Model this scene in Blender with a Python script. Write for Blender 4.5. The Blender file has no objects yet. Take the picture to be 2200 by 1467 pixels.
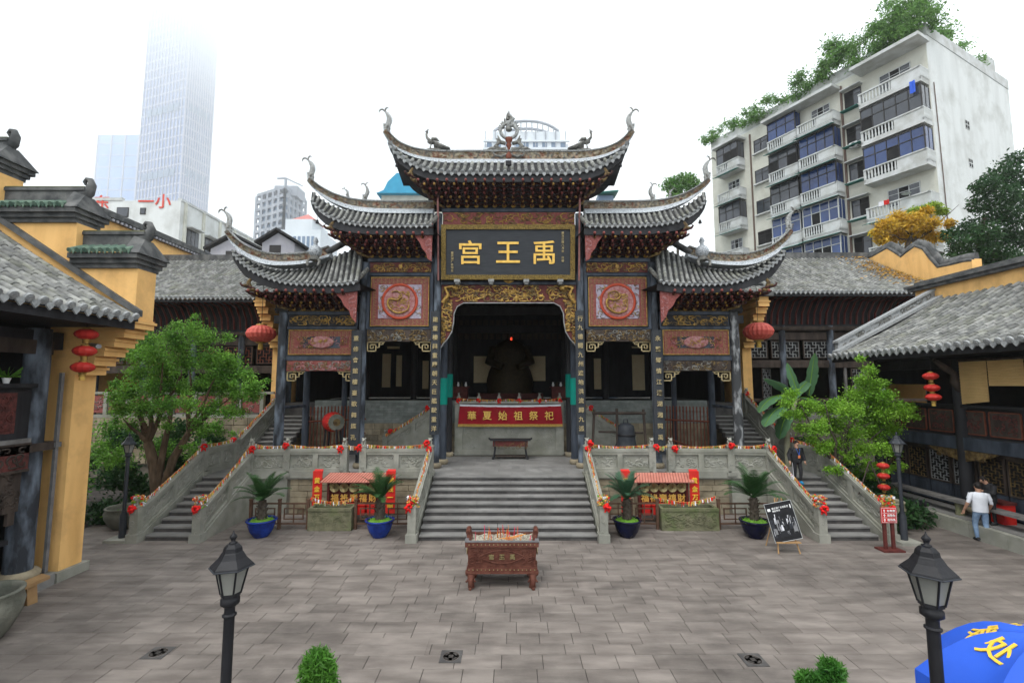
import bpy, math, random
import numpy as np
from mathutils import Matrix, Vector
R = math.radians
SC = bpy.context.scene
COL = SC.collection
# ---------------------------------------------------------------- camera, sky, sun, exposure
PITCH = math.atan(92/1000.0); CAMH = 5.0; FPX = 1000.0
cam_d = bpy.data.cameras.new('camera'); cam = bpy.data.objects.new('camera', cam_d); COL.objects.link(cam)
cam.location = (0, 0, CAMH); cam.rotation_euler = (math.pi/2 + PITCH, 0, 0)
cam_d.sensor_width = 36; cam_d.lens = 36*FPX/2200.0; cam_d.clip_end = 6000; cam_d.clip_start = 0.1
SC.camera = cam
SUN_EL, SUN_AZ = R(58), R(-35)
wd = bpy.data.worlds.new('World'); SC.world = wd; wd.use_nodes = True
nt = wd.node_tree; nt.nodes.clear()
sky = nt.nodes.new('ShaderNodeTexSky'); sky.sky_type = 'NISHITA'; sky.sun_disc = False
sky.sun_elevation = SUN_EL; sky.sun_rotation = math.pi + SUN_AZ
sky.air_density = 1.0; sky.dust_density = 6.0; sky.ozone_density = 1.0
hsv = nt.nodes.new('ShaderNodeHueSaturation'); hsv.inputs['Saturation'].default_value = 0.15
bg1 = nt.nodes.new('ShaderNodeBackground'); bg1.inputs[1].default_value = 0.10
bg2 = nt.nodes.new('ShaderNodeBackground'); bg2.inputs[0].default_value = (0.90, 0.965, 1.0, 1); bg2.inputs[1].default_value = 1.0
mix = nt.nodes.new('ShaderNodeMixShader'); mix.inputs[0].default_value = 0.85
wo = nt.nodes.new('ShaderNodeOutputWorld')
nt.links.new(sky.outputs[0], hsv.inputs['Color']); nt.links.new(hsv.outputs[0], bg1.inputs[0])
nt.links.new(bg1.outputs[0], mix.inputs[1]); nt.links.new(bg2.outputs[0], mix.inputs[2]); nt.links.new(mix.outputs[0], wo.inputs[0])
sl = bpy.data.lights.new('sun', 'SUN'); sl.energy = 1.1; sl.angle = R(25); sl.color = (1.0, 0.97, 0.92)
so = bpy.data.objects.new('sun', sl); COL.objects.link(so)
so.rotation_euler = Vector((math.sin(SUN_AZ)*math.cos(SUN_EL), -math.cos(SUN_AZ)*math.cos(SUN_EL), math.sin(SUN_EL))).to_track_quat('Z', 'Y').to_euler()
so.location = (0, 0, 60)
SC.view_settings.view_transform = 'Standard'; SC.view_settings.look = 'None'; SC.view_settings.gamma = 1.0
SC.view_settings.exposure = 0.85
SC.render.engine = 'CYCLES'
SC.cycles.use_denoising = True
SC.cycles.max_bounces = 9; SC.cycles.diffuse_bounces = 3; SC.cycles.glossy_bounces = 2; SC.cycles.transmission_bounces = 4
SC.cycles.transparent_max_bounces = 8; SC.cycles.volume_bounces = 8
SC.cycles.caustics_reflective = False; SC.cycles.caustics_refractive = False
# ---------------------------------------------------------------- picture helpers (a pixel of the photo is a direction)
_c, _s = math.cos(PITCH), math.sin(PITCH)
def ray(px, py):
    a = (px-1100)/FPX; b = (733.5-py)/FPX
    return a, _c-b*_s, _s+b*_c
def onY(px, py, Y):
    a, y, z = ray(px, py); t = Y/y
    return Vector((a*t, Y, CAMH+z*t))
def onZ(px, py, z=0.0):
    a, y, zz = ray(px, py); t = (z-CAMH)/zz
    return Vector((a*t, y*t, z))
def onX(px, py, X):
    a, y, z = ray(px, py); t = X/a
    return Vector((X, y*t, CAMH+z*t))
# ---------------------------------------------------------------- things, parts
def tag(o, label=None, cat=None, group=None, kind=None):
    if label: o['label'] = label
    if cat: o['category'] = cat
    if group: o['group'] = group
    if kind: o['kind'] = kind
    return o
def thing(name, loc, label, cat, group=None):
    o = bpy.data.objects.new(name, None); COL.objects.link(o); o.location = loc; o.empty_display_size = 0.2
    return tag(o, label, cat, group)
def wmat(o):
    m = o.matrix_basis.copy()
    while o.parent:
        o = o.parent; m = o.matrix_basis @ m
    return m
def link_mesh(name, me, parent=None, matrix=None, local=False):
    """matrix is in world space unless local"""
    o = bpy.data.objects.new(name, me); COL.objects.link(o)
    M = matrix if matrix is not None else Matrix()
    if parent is not None:
        o.parent = parent
        if not local: M = wmat(parent).inverted() @ M
    o.matrix_basis = M
    return o
def copy_tree(o, parent=None):
    c = o.copy(); COL.objects.link(c); c.parent = parent
    for ch in list(o.children): copy_tree(ch, c)
    return c
class MB:
    def __init__(s): s.v = []; s.f = []; s.m = []; s.sm = []
    def add(s, vs, fs, mi=0, smooth=False):
        b = len(s.v); s.v.extend([tuple(p) for p in vs])
        for f in fs: s.f.append([b+i for i in f]); s.m.append(mi); s.sm.append(smooth)
    BF = [(0,3,2,1),(4,5,6,7),(0,1,5,4),(1,2,6,5),(2,3,7,6),(3,0,4,7)]
    def box(s, x0, x1, y0, y1, z0, z1, mi=0, f=None):
        vs = [(x0,y0,z0),(x1,y0,z0),(x1,y1,z0),(x0,y1,z0),(x0,y0,z1),(x1,y0,z1),(x1,y1,z1),(x0,y1,z1)]
        if f: vs = [f(*p) for p in vs]
        s.add(vs, s.BF, mi); return s
    def cbox(s, c, sz, M=None, mi=0):
        x, y, z = sz[0]/2, sz[1]/2, sz[2]/2
        vs = [Vector(p) for p in [(-x,-y,-z),(x,-y,-z),(x,y,-z),(-x,y,-z),(-x,-y,z),(x,-y,z),(x,y,z),(-x,y,z)]]
        if M is not None: vs = [M @ p for p in vs]
        c = Vector(c); s.add([p+c for p in vs], s.BF, mi); return s
    def hexa(s, pts, mi=0): s.add(pts, s.BF, mi); return s
    def tube(s, path, rad, n=8, mi=0, caps=True, flat=1.0, up=None, smooth=True):
        path = [Vector(p) for p in path]; k = len(path)
        if not hasattr(rad, '__len__'): rad = [rad]*k
        vs = []; T0 = None; U = None
        for i, p in enumerate(path):
            T = (path[min(i+1,k-1)]-path[max(i-1,0)])
            if T.length < 1e-9: T = Vector((0,0,1))
            T.normalize()
            if U is None:
                ref = Vector(up) if up else (Vector((0,0,1)) if abs(T.z) < .9 else Vector((1,0,0)))
                U = (ref - T*ref.dot(T)).normalized()
            else:
                U = (U - T*U.dot(T))
                U = U.normalized() if U.length > 1e-6 else T.orthogonal().normalized()
            V = T.cross(U)
            for j in range(n):
                a = 2*math.pi*(j+.5)/n
                vs.append(p + U*(math.cos(a)*rad[i]) + V*(math.sin(a)*rad[i]*flat))
        fs = [(i*n+j, i*n+(j+1)%n, (i+1)*n+(j+1)%n, (i+1)*n+j) for i in range(k-1) for j in range(n)]
        s.add(vs, fs, mi, smooth)
        if caps: s.add([vs[j] for j in range(n)][::-1], [tuple(range(n))], mi); s.add([vs[(k-1)*n+j] for j in range(n)], [tuple(range(n))], mi)
        return s
    def cyl(s, p0, p1, r0, r1=None, n=12, mi=0, caps=True): return s.tube([p0, p1], [r0, r0 if r1 is None else r1], n, mi, caps)
    def lathe(s, prof, c=(0,0,0), n=16, mi=0, smooth=True, sq=(1,1), cap=True, rot=0.0):
        c = Vector(c); vs = []
        for r, z in prof:
            for j in range(n):
                a = 2*math.pi*j/n + rot; vs.append(c+Vector((r*math.cos(a)*sq[0], r*math.sin(a)*sq[1], z)))
        k = len(prof)
        s.add(vs, [(i*n+j, i*n+(j+1)%n, (i+1)*n+(j+1)%n, (i+1)*n+j) for i in range(k-1) for j in range(n)], mi, smooth)
        if cap:
            s.add(vs[:n][::-1], [tuple(range(n))], mi); s.add(vs[-n:], [tuple(range(n))], mi)
        return s
    def ball(s, c, r, n=10, m=6, mi=0):
        if not hasattr(r, '__len__'): r = (r, r, r)
        c = Vector(c); vs = [c+Vector((0,0,-r[2]))]
        for i in range(1, m):
            t = -math.pi/2+math.pi*i/m
            for j in range(n):
                a = 2*math.pi*j/n; vs.append(c+Vector((r[0]*math.cos(t)*math.cos(a), r[1]*math.cos(t)*math.sin(a), r[2]*math.sin(t))))
        vs.append(c+Vector((0,0,r[2]))); L = len(vs)-1
        fs = [(0, 1+(j+1)%n, 1+j) for j in range(n)]
        for i in range(m-2):
            for j in range(n): a = 1+i*n; fs.append((a+j, a+(j+1)%n, a+n+(j+1)%n, a+n+j))
        a = 1+(m-2)*n; fs += [(a+j, a+(j+1)%n, L) for j in range(n)]
        s.add(vs, fs, mi, True); return s
    def prism(s, poly, d0, d1, f, mi=0):
        """polygon (u,v) extruded from depth d0 to d1, mapped by f(u,v,d)"""
        n = len(poly); vs = [f(u, v, d0) for u, v in poly]+[f(u, v, d1) for u, v in poly]
        fs = [tuple(range(n))[::-1], tuple(range(n, 2*n))]+[(i, (i+1)%n, n+(i+1)%n, n+i) for i in range(n)]
        s.add(vs, fs, mi); return s
    def grid(s, fn, nu, nv, mi=0, smooth=True):
        vs = [fn(i/nu, j/nv) for i in range(nu+1) for j in range(nv+1)]
        s.add(vs, [(i*(nv+1)+j, (i+1)*(nv+1)+j, (i+1)*(nv+1)+j+1, i*(nv+1)+j+1) for i in range(nu) for j in range(nv)], mi, smooth); return s
    def mesh(s, name, mats):
        me = bpy.data.meshes.new(name); me.from_pydata(s.v, [], s.f)
        if not isinstance(mats, (list, tuple)): mats = [mats]
        for m in mats: me.materials.append(M[m])
        me.polygons.foreach_set('material_index', s.m); me.polygons.foreach_set('use_smooth', s.sm); me.update()
        return me
    def build(s, name, mats, parent=None, local=False, kind=None):
        """vertices are world coordinates (or the parent's, if local)"""
        me = s.mesh(name, mats)
        o = bpy.data.objects.new(name, me); COL.objects.link(o)
        if parent is not None:
            o.parent = parent
            if not local: me.transform(wmat(parent).inverted())
        else:
            if not local and s.v:
                a = np.array(s.v); b = Vector(((a[:,0].min()+a[:,0].max())/2, (a[:,1].min()+a[:,1].max())/2, a[:,2].min()))
                me.transform(Matrix.Translation(-b)); o.location = b
        if kind: o['kind'] = kind
        return o
def part(name, mats, parent, fn, local=False, kind=None):
    mb = MB(); fn(mb); return mb.build(name, mats, parent, local, kind)
def boxpart(name, mat, parent, x0, x1, y0, y1, z0, z1, local=False):
    return MB().box(x0, x1, y0, y1, z0, z1).build(name, mat, parent, local)
def cr(pts, t):
    """Catmull-Rom through pts, t in 0..1 by parameter"""
    n = len(pts)-1; x = min(max(t*n, 0), n-1e-6); i = int(x); u = x-i
    p = [Vector(pts[min(max(k, 0), n)]) for k in (i-1, i, i+1, i+2)]
    return 0.5*((2*p[1])+(-p[0]+p[2])*u+(2*p[0]-5*p[1]+4*p[2]-p[3])*u*u+(-p[0]+3*p[1]-3*p[2]+p[3])*u**3)
def resample(pts, n):
    """n+1 points evenly spaced along the spline"""
    q = [cr(pts, i/200) for i in range(201)]; L = [0]
    for a, b in zip(q, q[1:]): L.append(L[-1]+(b-a).length)
    out = []; k = 0
    for i in range(n+1):
        d = L[-1]*i/n
        while k < 199 and L[k+1] < d: k += 1
        u = (d-L[k])/max(L[k+1]-L[k], 1e-9); out.append(q[k].lerp(q[k+1], min(u, 1)))
    return out
def frame_matrix(o, x, y, z):
    m = Matrix((x, y, z)).transposed().to_4x4(); m.translation = o; return m
# ---------------------------------------------------------------- materials (all procedural)
M = {}
def mat(name, col, col2=None, scale=3.0, rough=.75, bump=0.0, bscale=None, metal=0.0, rnd=0.0, stretch=(1,1,1), lo=.35, hi=.65, detail=5, spec=.22, island=False, stain=None, stain_scale=.6, stain_amt=.5, emit=None, trans=0.0):
    m = bpy.data.materials.new(name); m.use_nodes = True; M[name] = m
    t = m.node_tree; N = t.nodes; L = t.links; b = N['Principled BSDF']
    b.inputs['Roughness'].default_value = rough; b.inputs['Metallic'].default_value = metal
    b.inputs['Specular IOR Level'].default_value = spec
    geo = N.new('ShaderNodeNewGeometry'); mp = N.new('ShaderNodeMapping'); mp.inputs['Scale'].default_value = stretch
    L.new(geo.outputs['Position'], mp.inputs['Vector'])
    out = None
    def rgb(c): n = N.new('ShaderNodeRGB'); n.outputs[0].default_value = (*c, 1); return n.outputs[0]
    out = rgb(col)
    if col2 is not None:
        no = N.new('ShaderNodeTexNoise'); no.inputs['Scale'].default_value = scale; no.inputs['Detail'].default_value = detail
        L.new(mp.outputs[0], no.inputs['Vector'])
        mr = N.new('ShaderNodeMapRange'); mr.inputs[1].default_value = lo; mr.inputs[2].default_value = hi
        L.new(no.outputs['Fac'], mr.inputs[0])
        mx = N.new('ShaderNodeMix'); mx.data_type = 'RGBA'
        L.new(mr.outputs[0], mx.inputs['Factor']); L.new(out, mx.inputs['A']); L.new(rgb(col2), mx.inputs['B']); out = mx.outputs['Result']
    if stain is not None:
        n2 = N.new('ShaderNodeTexNoise'); n2.inputs['Scale'].default_value = stain_scale; n2.inputs['Detail'].default_value = 7; n2.inputs['Roughness'].default_value = .65
        L.new(geo.outputs['Position'], n2.inputs['Vector'])
        m2 = N.new('ShaderNodeMapRange'); m2.inputs[1].default_value = .48; m2.inputs[2].default_value = .72; m2.inputs[4].default_value = stain_amt
        L.new(n2.outputs['Fac'], m2.inputs[0])
        mx = N.new('ShaderNodeMix'); mx.data_type = 'RGBA'
        L.new(m2.outputs[0], mx.inputs['Factor']); L.new(out, mx.inputs['A']); L.new(rgb(stain), mx.inputs['B']); out = mx.outputs['Result']
    if rnd > 0:
        if island: src = geo.outputs['Random Per Island']
        else: oi = N.new('ShaderNodeObjectInfo'); src = oi.outputs['Random']
        mr = N.new('ShaderNodeMapRange'); mr.inputs[3].default_value = 1-rnd; mr.inputs[4].default_value = 1+rnd
        L.new(src, mr.inputs[0])
        h = N.new('ShaderNodeHueSaturation'); L.new(mr.outputs[0], h.inputs['Value']); L.new(out, h.inputs['Color']); out = h.outputs[0]
    L.new(out, b.inputs['Base Color'])
    if bump > 0:
        nb = N.new('ShaderNodeTexNoise'); nb.inputs['Scale'].default_value = bscale or scale*4; nb.inputs['Detail'].default_value = 4
        L.new(mp.outputs[0], nb.inputs['Vector'])
        bp = N.new('ShaderNodeBump'); bp.inputs['Strength'].default_value = bump; bp.inputs['Distance'].default_value = .03
        L.new(nb.outputs['Fac'], bp.inputs['Height']); L.new(bp.outputs[0], b.inputs['Normal'])
    if trans > 0:
        tr = N.new('ShaderNodeBsdfTranslucent'); L.new(out, tr.inputs['Color'])
        ms = N.new('ShaderNodeMixShader'); ms.inputs[0].default_value = trans
        o = N['Material Output']; L.new(b.outputs[0], ms.inputs[1]); L.new(tr.outputs[0], ms.inputs[2]); L.new(ms.outputs[0], o.inputs['Surface'])
    if emit: b.inputs['Emission Color'].default_value = (*emit[0], 1); b.inputs['Emission Strength'].default_value = emit[1]
    return m
mat('paving', (.140,.120,.108), (.222,.194,.174), 2.2, .75, .35, 14, rnd=.13, stretch=(.45,1.7,1), stain=(.062,.054,.050), stain_scale=.36, stain_amt=.75)
mat('paving_far', (.140,.120,.108), (.222,.194,.174), 2.2, .75, .35, 14, rnd=.13, stretch=(.45,1.7,1), stain=(.062,.054,.050), stain_scale=.36, stain_amt=.75, island=True)
mat('joint', (.035,.031,.029), (.06,.054,.05), 3, .95)
mat('step_stone', (.175,.17,.165), (.26,.255,.245), 2.2, .8, .2, 20, rnd=.08, stain=(.10,.095,.09), stain_scale=1.1, stain_amt=.7)
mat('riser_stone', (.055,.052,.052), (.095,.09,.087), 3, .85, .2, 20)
mat('grey_stone', (.235,.235,.205), (.325,.32,.28), 2.0, .8, .3, 25, rnd=.05, stain=(.15,.155,.10), stain_scale=.7, stain_amt=.6)
mat('carved_stone', (.27,.27,.235), (.35,.345,.305), 6.0, .8, .5, 30, stain=(.17,.17,.12), stain_scale=.8, stain_amt=.5)
mat('rubble', (.225,.185,.125), (.34,.29,.205), 2.5, .9, .6, 12, rnd=.22, stain=(.12,.11,.09), stain_scale=1.2, stain_amt=.7)
mat('rubble_joint', (.12,.11,.09), (.17,.15,.12), 5, .95)
mat('blue_brick', (.17,.19,.18), (.24,.26,.245), 4, .85, .2, 20, rnd=.14)
mat('tile', (.125,.127,.126), (.25,.25,.235), 5, .8, .3, 30, rnd=.36, stain=(.12,.125,.07), stain_scale=1.4, stain_amt=.6)
mat('tile_rest', (.125,.127,.126), (.25,.25,.235), 5, .8, .3, 30, rnd=.36, stain=(.12,.125,.07), stain_scale=1.4, stain_amt=.6, island=True)
mat('pan_tile', (.022,.022,.024), (.05,.05,.05), 6, .9, .3, 25)
mat('tile_end', (.24,.25,.255), (.36,.37,.375), 14, .8, .4, 60, rnd=.15)
mat('green_tile', (.06,.11,.085), (.13,.19,.14), 6, .6, .3, 25, rnd=.15)
mat('ridge_dark', (.055,.058,.06), (.12,.12,.12), 3, .85, .4, 20, stain=(.20,.20,.19), stain_scale=1.5, stain_amt=.5)
mat('ridge_moss', (.09,.10,.05), (.15,.15,.09), 4, .9, .5, 20)
mat('mosaic', (.47,.50,.53), (.13,.145,.165), 24, .45, .3, 40, lo=.5, hi=.6, detail=2)
mat('mosaic_bead', (.36,.37,.365), (.14,.14,.135), 22, .6, .3, 40, lo=.45, hi=.6)
mat('ridge_carve', (.33,.29,.21), (.12,.10,.08), 9, .85, .6, 30, stain=(.35,.12,.06), stain_scale=3.5, stain_amt=.6)
mat('ornament', (.24,.235,.215), (.08,.08,.075), 9, .85, .5, 30)
mat('black_wood', (.014,.014,.016), (.03,.03,.034), 3, .6, .25, 20, stretch=(1,1,.25))
mat('blue_wood', (.025,.031,.043), (.058,.07,.092), 3.5, .6, .3, 14, stretch=(1,1,.3))
mat('worn_column', (.03,.034,.042), (.21,.25,.31), 3.2, .7, .35, 16, stretch=(1,1,.35), lo=.42, hi=.75)
mat('bare_column', (.05,.052,.056), (.36,.37,.38), 4.5, .8, .4, 16, stretch=(1,1,.4), lo=.5, hi=.66)
mat('dark_red', (.075,.018,.016), (.12,.03,.026), 5, .6, .3, 20)
mat('bracket_red', (.070,.022,.020), (.035,.014,.013), 6, .6, .3, 20)
mat('carve_red', (.27,.085,.075), (.19,.05,.045), 14, .65, .5, 45)
mat('carve_pink', (.40,.22,.22), (.27,.09,.085), 10, .7, .5, 45)
mat('panel_blue', (.36,.35,.42), (.30,.24,.30), 8, .7)
mat('gold', (.46,.29,.075), (.20,.11,.03), 9, .42, .4, 40, metal=.35)
mat('old_gold', (.22,.15,.06), (.07,.045,.025), 7, .55, .4, 30, metal=.25)
mat('gold_pattern', (.24,.165,.045), (.09,.06,.02), 28, .5, .6, 60, metal=.35, lo=.45, hi=.55)
mat('gold_dull', (.34,.235,.11), (.22,.13,.07), 9, .6, .4, 40, metal=.15)
mat('vermilion', (.42,.065,.03), (.34,.05,.025), 6, .55)
mat('text_gold', (.86,.56,.14), (.70,.42,.09), 6, .4, 0, metal=.3)
mat('text_pale', (.52,.43,.25), (.36,.28,.14), 14, .5, 0, metal=.2)
mat('plaque_black', (.030,.034,.040), (.042,.046,.053), 2, .6, .2, 40, stretch=(1,1,12))
mat('pipe_pink', (.32,.15,.14), (.22,.10,.09), 6, .6)
mat('ochre', (.83,.50,.19), (.66,.375,.13), 2.2, .9, .25, 12, stretch=(1,1,.16), lo=.48, hi=.8, stain=(.50,.29,.115), stain_scale=.9, stain_amt=.75)
mat('white_plaster', (.62,.64,.64), (.50,.515,.51), 1.1, .9, .2, 6, stretch=(1,1,.14), lo=.45, hi=.8, stain=(.34,.345,.32), stain_scale=.4, stain_amt=.65)
mat('cream_plaster', (.52,.52,.46), (.60,.60,.54), .9, .9, .15, 6, stain=(.36,.35,.29), stain_scale=.6, stain_amt=.6)
mat('pale_concrete', (.55,.57,.58), (.44,.45,.44), 1.5, .9, .2, 10, stain=(.26,.26,.23), stain_scale=.8, stain_amt=.6)
mat('red_carved_panel', (.15,.045,.04), (.06,.022,.02), 9, .6, .6, 40)
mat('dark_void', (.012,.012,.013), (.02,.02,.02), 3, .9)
mat('timber', (.036,.027,.023), (.075,.057,.047), 4, .75, .4, 16, stretch=(1,1,.3))
mat('grey_timber', (.13,.125,.12), (.21,.20,.195), 4, .8, .4, 16, stretch=(.4,1,1))
mat('lattice_grey', (.30,.31,.31), (.19,.19,.19), 6, .8)
mat('bamboo_blind', (.66,.45,.20), (.55,.37,.16), 5, .8, .4, 40, stretch=(.3,.3,8))
mat('red_fabric', (.56,.022,.018), (.42,.015,.013), 4, .7, .3, 12)
mat('lantern_red', (.60,.05,.04), (.48,.03,.025), 4, .42, .2, 10, trans=.15)
mat('lantern_faded', (.78,.17,.13), (.66,.11,.09), 2, .45, .2, 10, trans=.2, stretch=(6,6,1))
mat('banner_red', (.33,.012,.022), (.25,.010,.016), 2, .8, .2, 8)
mat('bow_red', (.80,.016,.014), (.52,.012,.012), 9, .6, .5, 20)
mat('fringe', (.58,.38,.09), (.45,.27,.06), 14, .8)
mat('cloth_white', (.72,.72,.76), (.62,.62,.68), 5, .8, .3, 8)
mat('ribbon_mix', (.55,.36,.10), (.50,.09,.05), 16, .7, .4, 30, lo=.42, hi=.56, rnd=.4, island=True)
mat('teal', (.0,.22,.17), (.0,.19,.15), 4, .7)
mat('stall_red', (.10,.02,.016), (.075,.015,.013), 6, .5)
mat('stall_roof', (.50,.20,.155), (.44,.16,.12), 4, .6)
mat('brass', (.36,.30,.15), (.24,.19,.09), 14, .45, .3, 30, metal=.5)
mat('red_board', (.62,.03,.022), (.54,.022,.018), 3, .55)
mat('moss_stone', (.115,.115,.07), (.19,.18,.115), 4, .9, .7, 18, stain=(.10,.14,.045), stain_scale=1.6, stain_amt=.8)
mat('old_jar', (.13,.135,.11), (.21,.205,.17), 3, .85, .5, 14, stain=(.07,.075,.06), stain_scale=1.2, stain_amt=.7)
mat('jar_pale', (.29,.27,.19), (.36,.34,.25), 3, .85, .4, 14, stain=(.17,.18,.10), stain_scale=1.2, stain_amt=.6)
mat('fence_wood', (.085,.045,.03), (.13,.075,.05), 6, .7, .3, 20)
mat('glaze_blue', (.012,.05,.32), (.01,.03,.20), 3, .16, 0, stain=(.01,.012,.04), stain_scale=1.5, stain_amt=.6)
mat('glaze_dark', (.006,.007,.020), (.008,.011,.045), 3, .16)
mat('iron_red', (.105,.036,.026), (.165,.065,.045), 9, .5, .6, 40, metal=.25)
mat('ash', (.42,.39,.31), (.15,.13,.11), 26, .95, .6, 30)
mat('incense', (.70,.30,.05), (.62,.20,.04), 8, .7)
mat('incense_pink', (.68,.06,.18), (.60,.04,.12), 8, .7)
mat('lamp_black', (.011,.011,.013), (.018,.018,.021), 5, .5, .1, 30)
mat('lamp_grey', (.028,.032,.040), (.04,.044,.052), 5, .55)
mat('lamp_glass', (.36,.36,.33), (.28,.28,.26), 3, .25, trans=.35)
mat('skin', (.47,.27,.19), (.42,.235,.16), 8, .6)
mat('hair', (.012,.010,.010), (.02,.017,.015), 20, .6)
mat('white_shirt', (.72,.74,.80), (.64,.66,.72), 5, .8, .3, 8)
mat('black_cloth', (.016,.016,.018), (.03,.03,.033), 8, .75, .3, 14)
mat('denim', (.13,.20,.32), (.22,.31,.44), 7, .85, .3, 18)
mat('blue_shoe', (.02,.30,.62), (.02,.25,.5), 5, .5)
mat('badge', (.70,.22,.08), (.6,.18,.07), 9, .6)
mat('lanyard', (.04,.12,.5), None)
mat('paper_white', (.78,.78,.78), None)
mat('grey_plastic', (.50,.51,.52), (.44,.45,.46), 3, .5)
mat('bark', (.065,.044,.028), (.135,.095,.062), 8, .9, .7, 24, stretch=(1,1,.3))
mat('dark_bark', (.05,.04,.03), (.09,.075,.06), 8, .9, .6, 20)
def leafmat(n, a, b, rnd=.35, tr=.35): return mat(n, a, b, 1.2, .55, 0, rnd=rnd, island=True, trans=tr, lo=.3, hi=.7, spec=.3)
leafmat('leaf_green', (.065,.19,.022), (.18,.37,.05), .5, .4)
leafmat('leaf_lime', (.15,.33,.03), (.25,.45,.045))
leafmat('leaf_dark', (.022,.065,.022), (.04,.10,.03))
leafmat('leaf_roof', (.09,.21,.05), (.17,.31,.08), .4, .45)
leafmat('leaf_yellow', (.55,.33,.03), (.62,.42,.05))
leafmat('leaf_yellowgreen', (.26,.38,.05), (.33,.45,.06))
leafmat('leaf_topiary', (.04,.15,.02), (.13,.32,.04))
leafmat('frond', (.024,.075,.022), (.042,.11,.03), .25, .2)
leafmat('frond_blue', (.03,.085,.05), (.05,.12,.06), .25, .2)
leafmat('banana', (.075,.17,.085), (.11,.23,.11), .12, .3)
leafmat('litter', (.50,.30,.05), (.42,.22,.05))
mat('soil_green', (.12,.30,.03), (.18,.38,.05), 20, .9, .8, 40)
mat('glass_dark', (.03,.035,.045), (.055,.06,.075), .6, .12, spec=.6)
mat('glass_blue', (.012,.03,.11), (.025,.06,.19), .5, .12, spec=.6)
mat('frame_dark', (.03,.028,.028), None, rough=.6)
mat('frame_pale', (.50,.52,.52), None, rough=.6)
mat('awning_green', (.01,.10,.085), (.015,.14,.11), 4, .6)
mat('wood_red', (.19,.06,.035), (.13,.04,.025), 5, .7)
mat('shutter_wood', (.40,.25,.12), (.32,.19,.09), 4, .8)
mat('rust_pipe', (.13,.09,.075), None)
mat('sign_red', (.62,.09,.06), (.54,.07,.05), 3, .6)
mat('tower_glass', (.15,.235,.46), (.21,.30,.54), .05, .2, metal=.6)
mat('tower_rib', (.40,.40,.45), None, rough=.7)
mat('tower_blue', (.15,.28,.56), (.19,.33,.60), .03, .3, metal=.5)
mat('concrete_far', (.36,.38,.42), (.28,.30,.34), .1, .9)
mat('far_white', (.62,.66,.70), (.54,.58,.62), .1, .9)
mat('far_window', (.13,.19,.28), None, rough=.4)
mat('far_red', (.46,.15,.13), None)
mat('blue_roof', (.03,.26,.43), (.04,.30,.48), 1, .5)
mat('house_grey', (.30,.30,.34), (.36,.36,.39), 1.5, .9)
mat('parasol_blue', (.035,.13,.72), (.03,.11,.62), 1.5, .6, .2, 5, trans=.15)
mat('parasol_text', (.80,.52,.06), None)
mat('cold_metal', (.30,.30,.31), (.22,.22,.23), 5, .45, metal=.6)
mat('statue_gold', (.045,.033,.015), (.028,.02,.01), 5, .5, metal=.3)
mat('lit_red', (.8,.05,.02), None, emit=((1,.08,.03), .6))
mat('wall_cream', (.72,.58,.36), (.76,.63,.41), 3, .9)
mat('hill', (.05,.08,.035), (.08,.11,.05), .1, .95)
mat('ground_far', (.26,.25,.23), (.32,.31,.285), .3, .95)
# ---------------------------------------------------------------- lettering: one mesh for each character
def make_glyphs(chars):
    os_ = []
    for ch in chars:
        cu = bpy.data.curves.new('character', 'FONT'); cu.body = ch; cu.size = 1.0; cu.extrude = .03; cu.offset = .010
        cu.align_x = 'CENTER'; cu.align_y = 'CENTER'; cu.resolution_u = 2
        o = bpy.data.objects.new('character', cu); COL.objects.link(o); os_.append((ch, o))
    dg = bpy.context.evaluated_depsgraph_get(); dg.update(); res = {}
    for ch, o in os_:
        me = bpy.data.meshes.new_from_object(o.evaluated_get(dg), depsgraph=dg)
        me.materials.clear()
        if len(me.vertices):
            a = np.empty(len(me.vertices)*3); me.vertices.foreach_get('co', a); a = a.reshape(-1, 3)
            c = (a.max(0)+a.min(0))/2; me.transform(Matrix.Translation((-c[0], -c[1], 0)))
        res[ch] = me
        cu = o.data; bpy.data.objects.remove(o); bpy.data.curves.remove(cu)
    return res
GL = make_glyphs(sorted(set('禹王宫建重樓興重慶朝天巨艦駛重洋行九德開九州遍地洪流歸九派重修會館樓臺歌舞燦孔時永繫鄉情江漢湖湘同禹甸華夏始祖祭祀黄金万两铜钱一响福祿壽禧財东一小文发处重庆湖广会馆立歲次己酉八月吉日書北堂戏楼广东出口影展览摄三W')))
_glm = {}
def glyph(ch, matname, matrix, parent, name='character'):
    k = (ch, matname)
    if k not in _glm:
        me = GL[ch].copy(); me.materials.append(M[matname]); _glm[k] = me
    return link_mesh(name, _glm[k], parent, matrix)
def face_cam(x, y, z, sx, sz=None, rz=0.0, tilt=0.0):
    """glyph matrix: stands upright facing -Y, width sx, height sz"""
    return Matrix.Translation((x, y, z)) @ Matrix.Rotation(rz, 4, 'Z') @ Matrix.Rotation(math.pi/2+tilt, 4, 'X') @ Matrix.Diagonal((sx, sz or sx, 1, 1))
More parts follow.
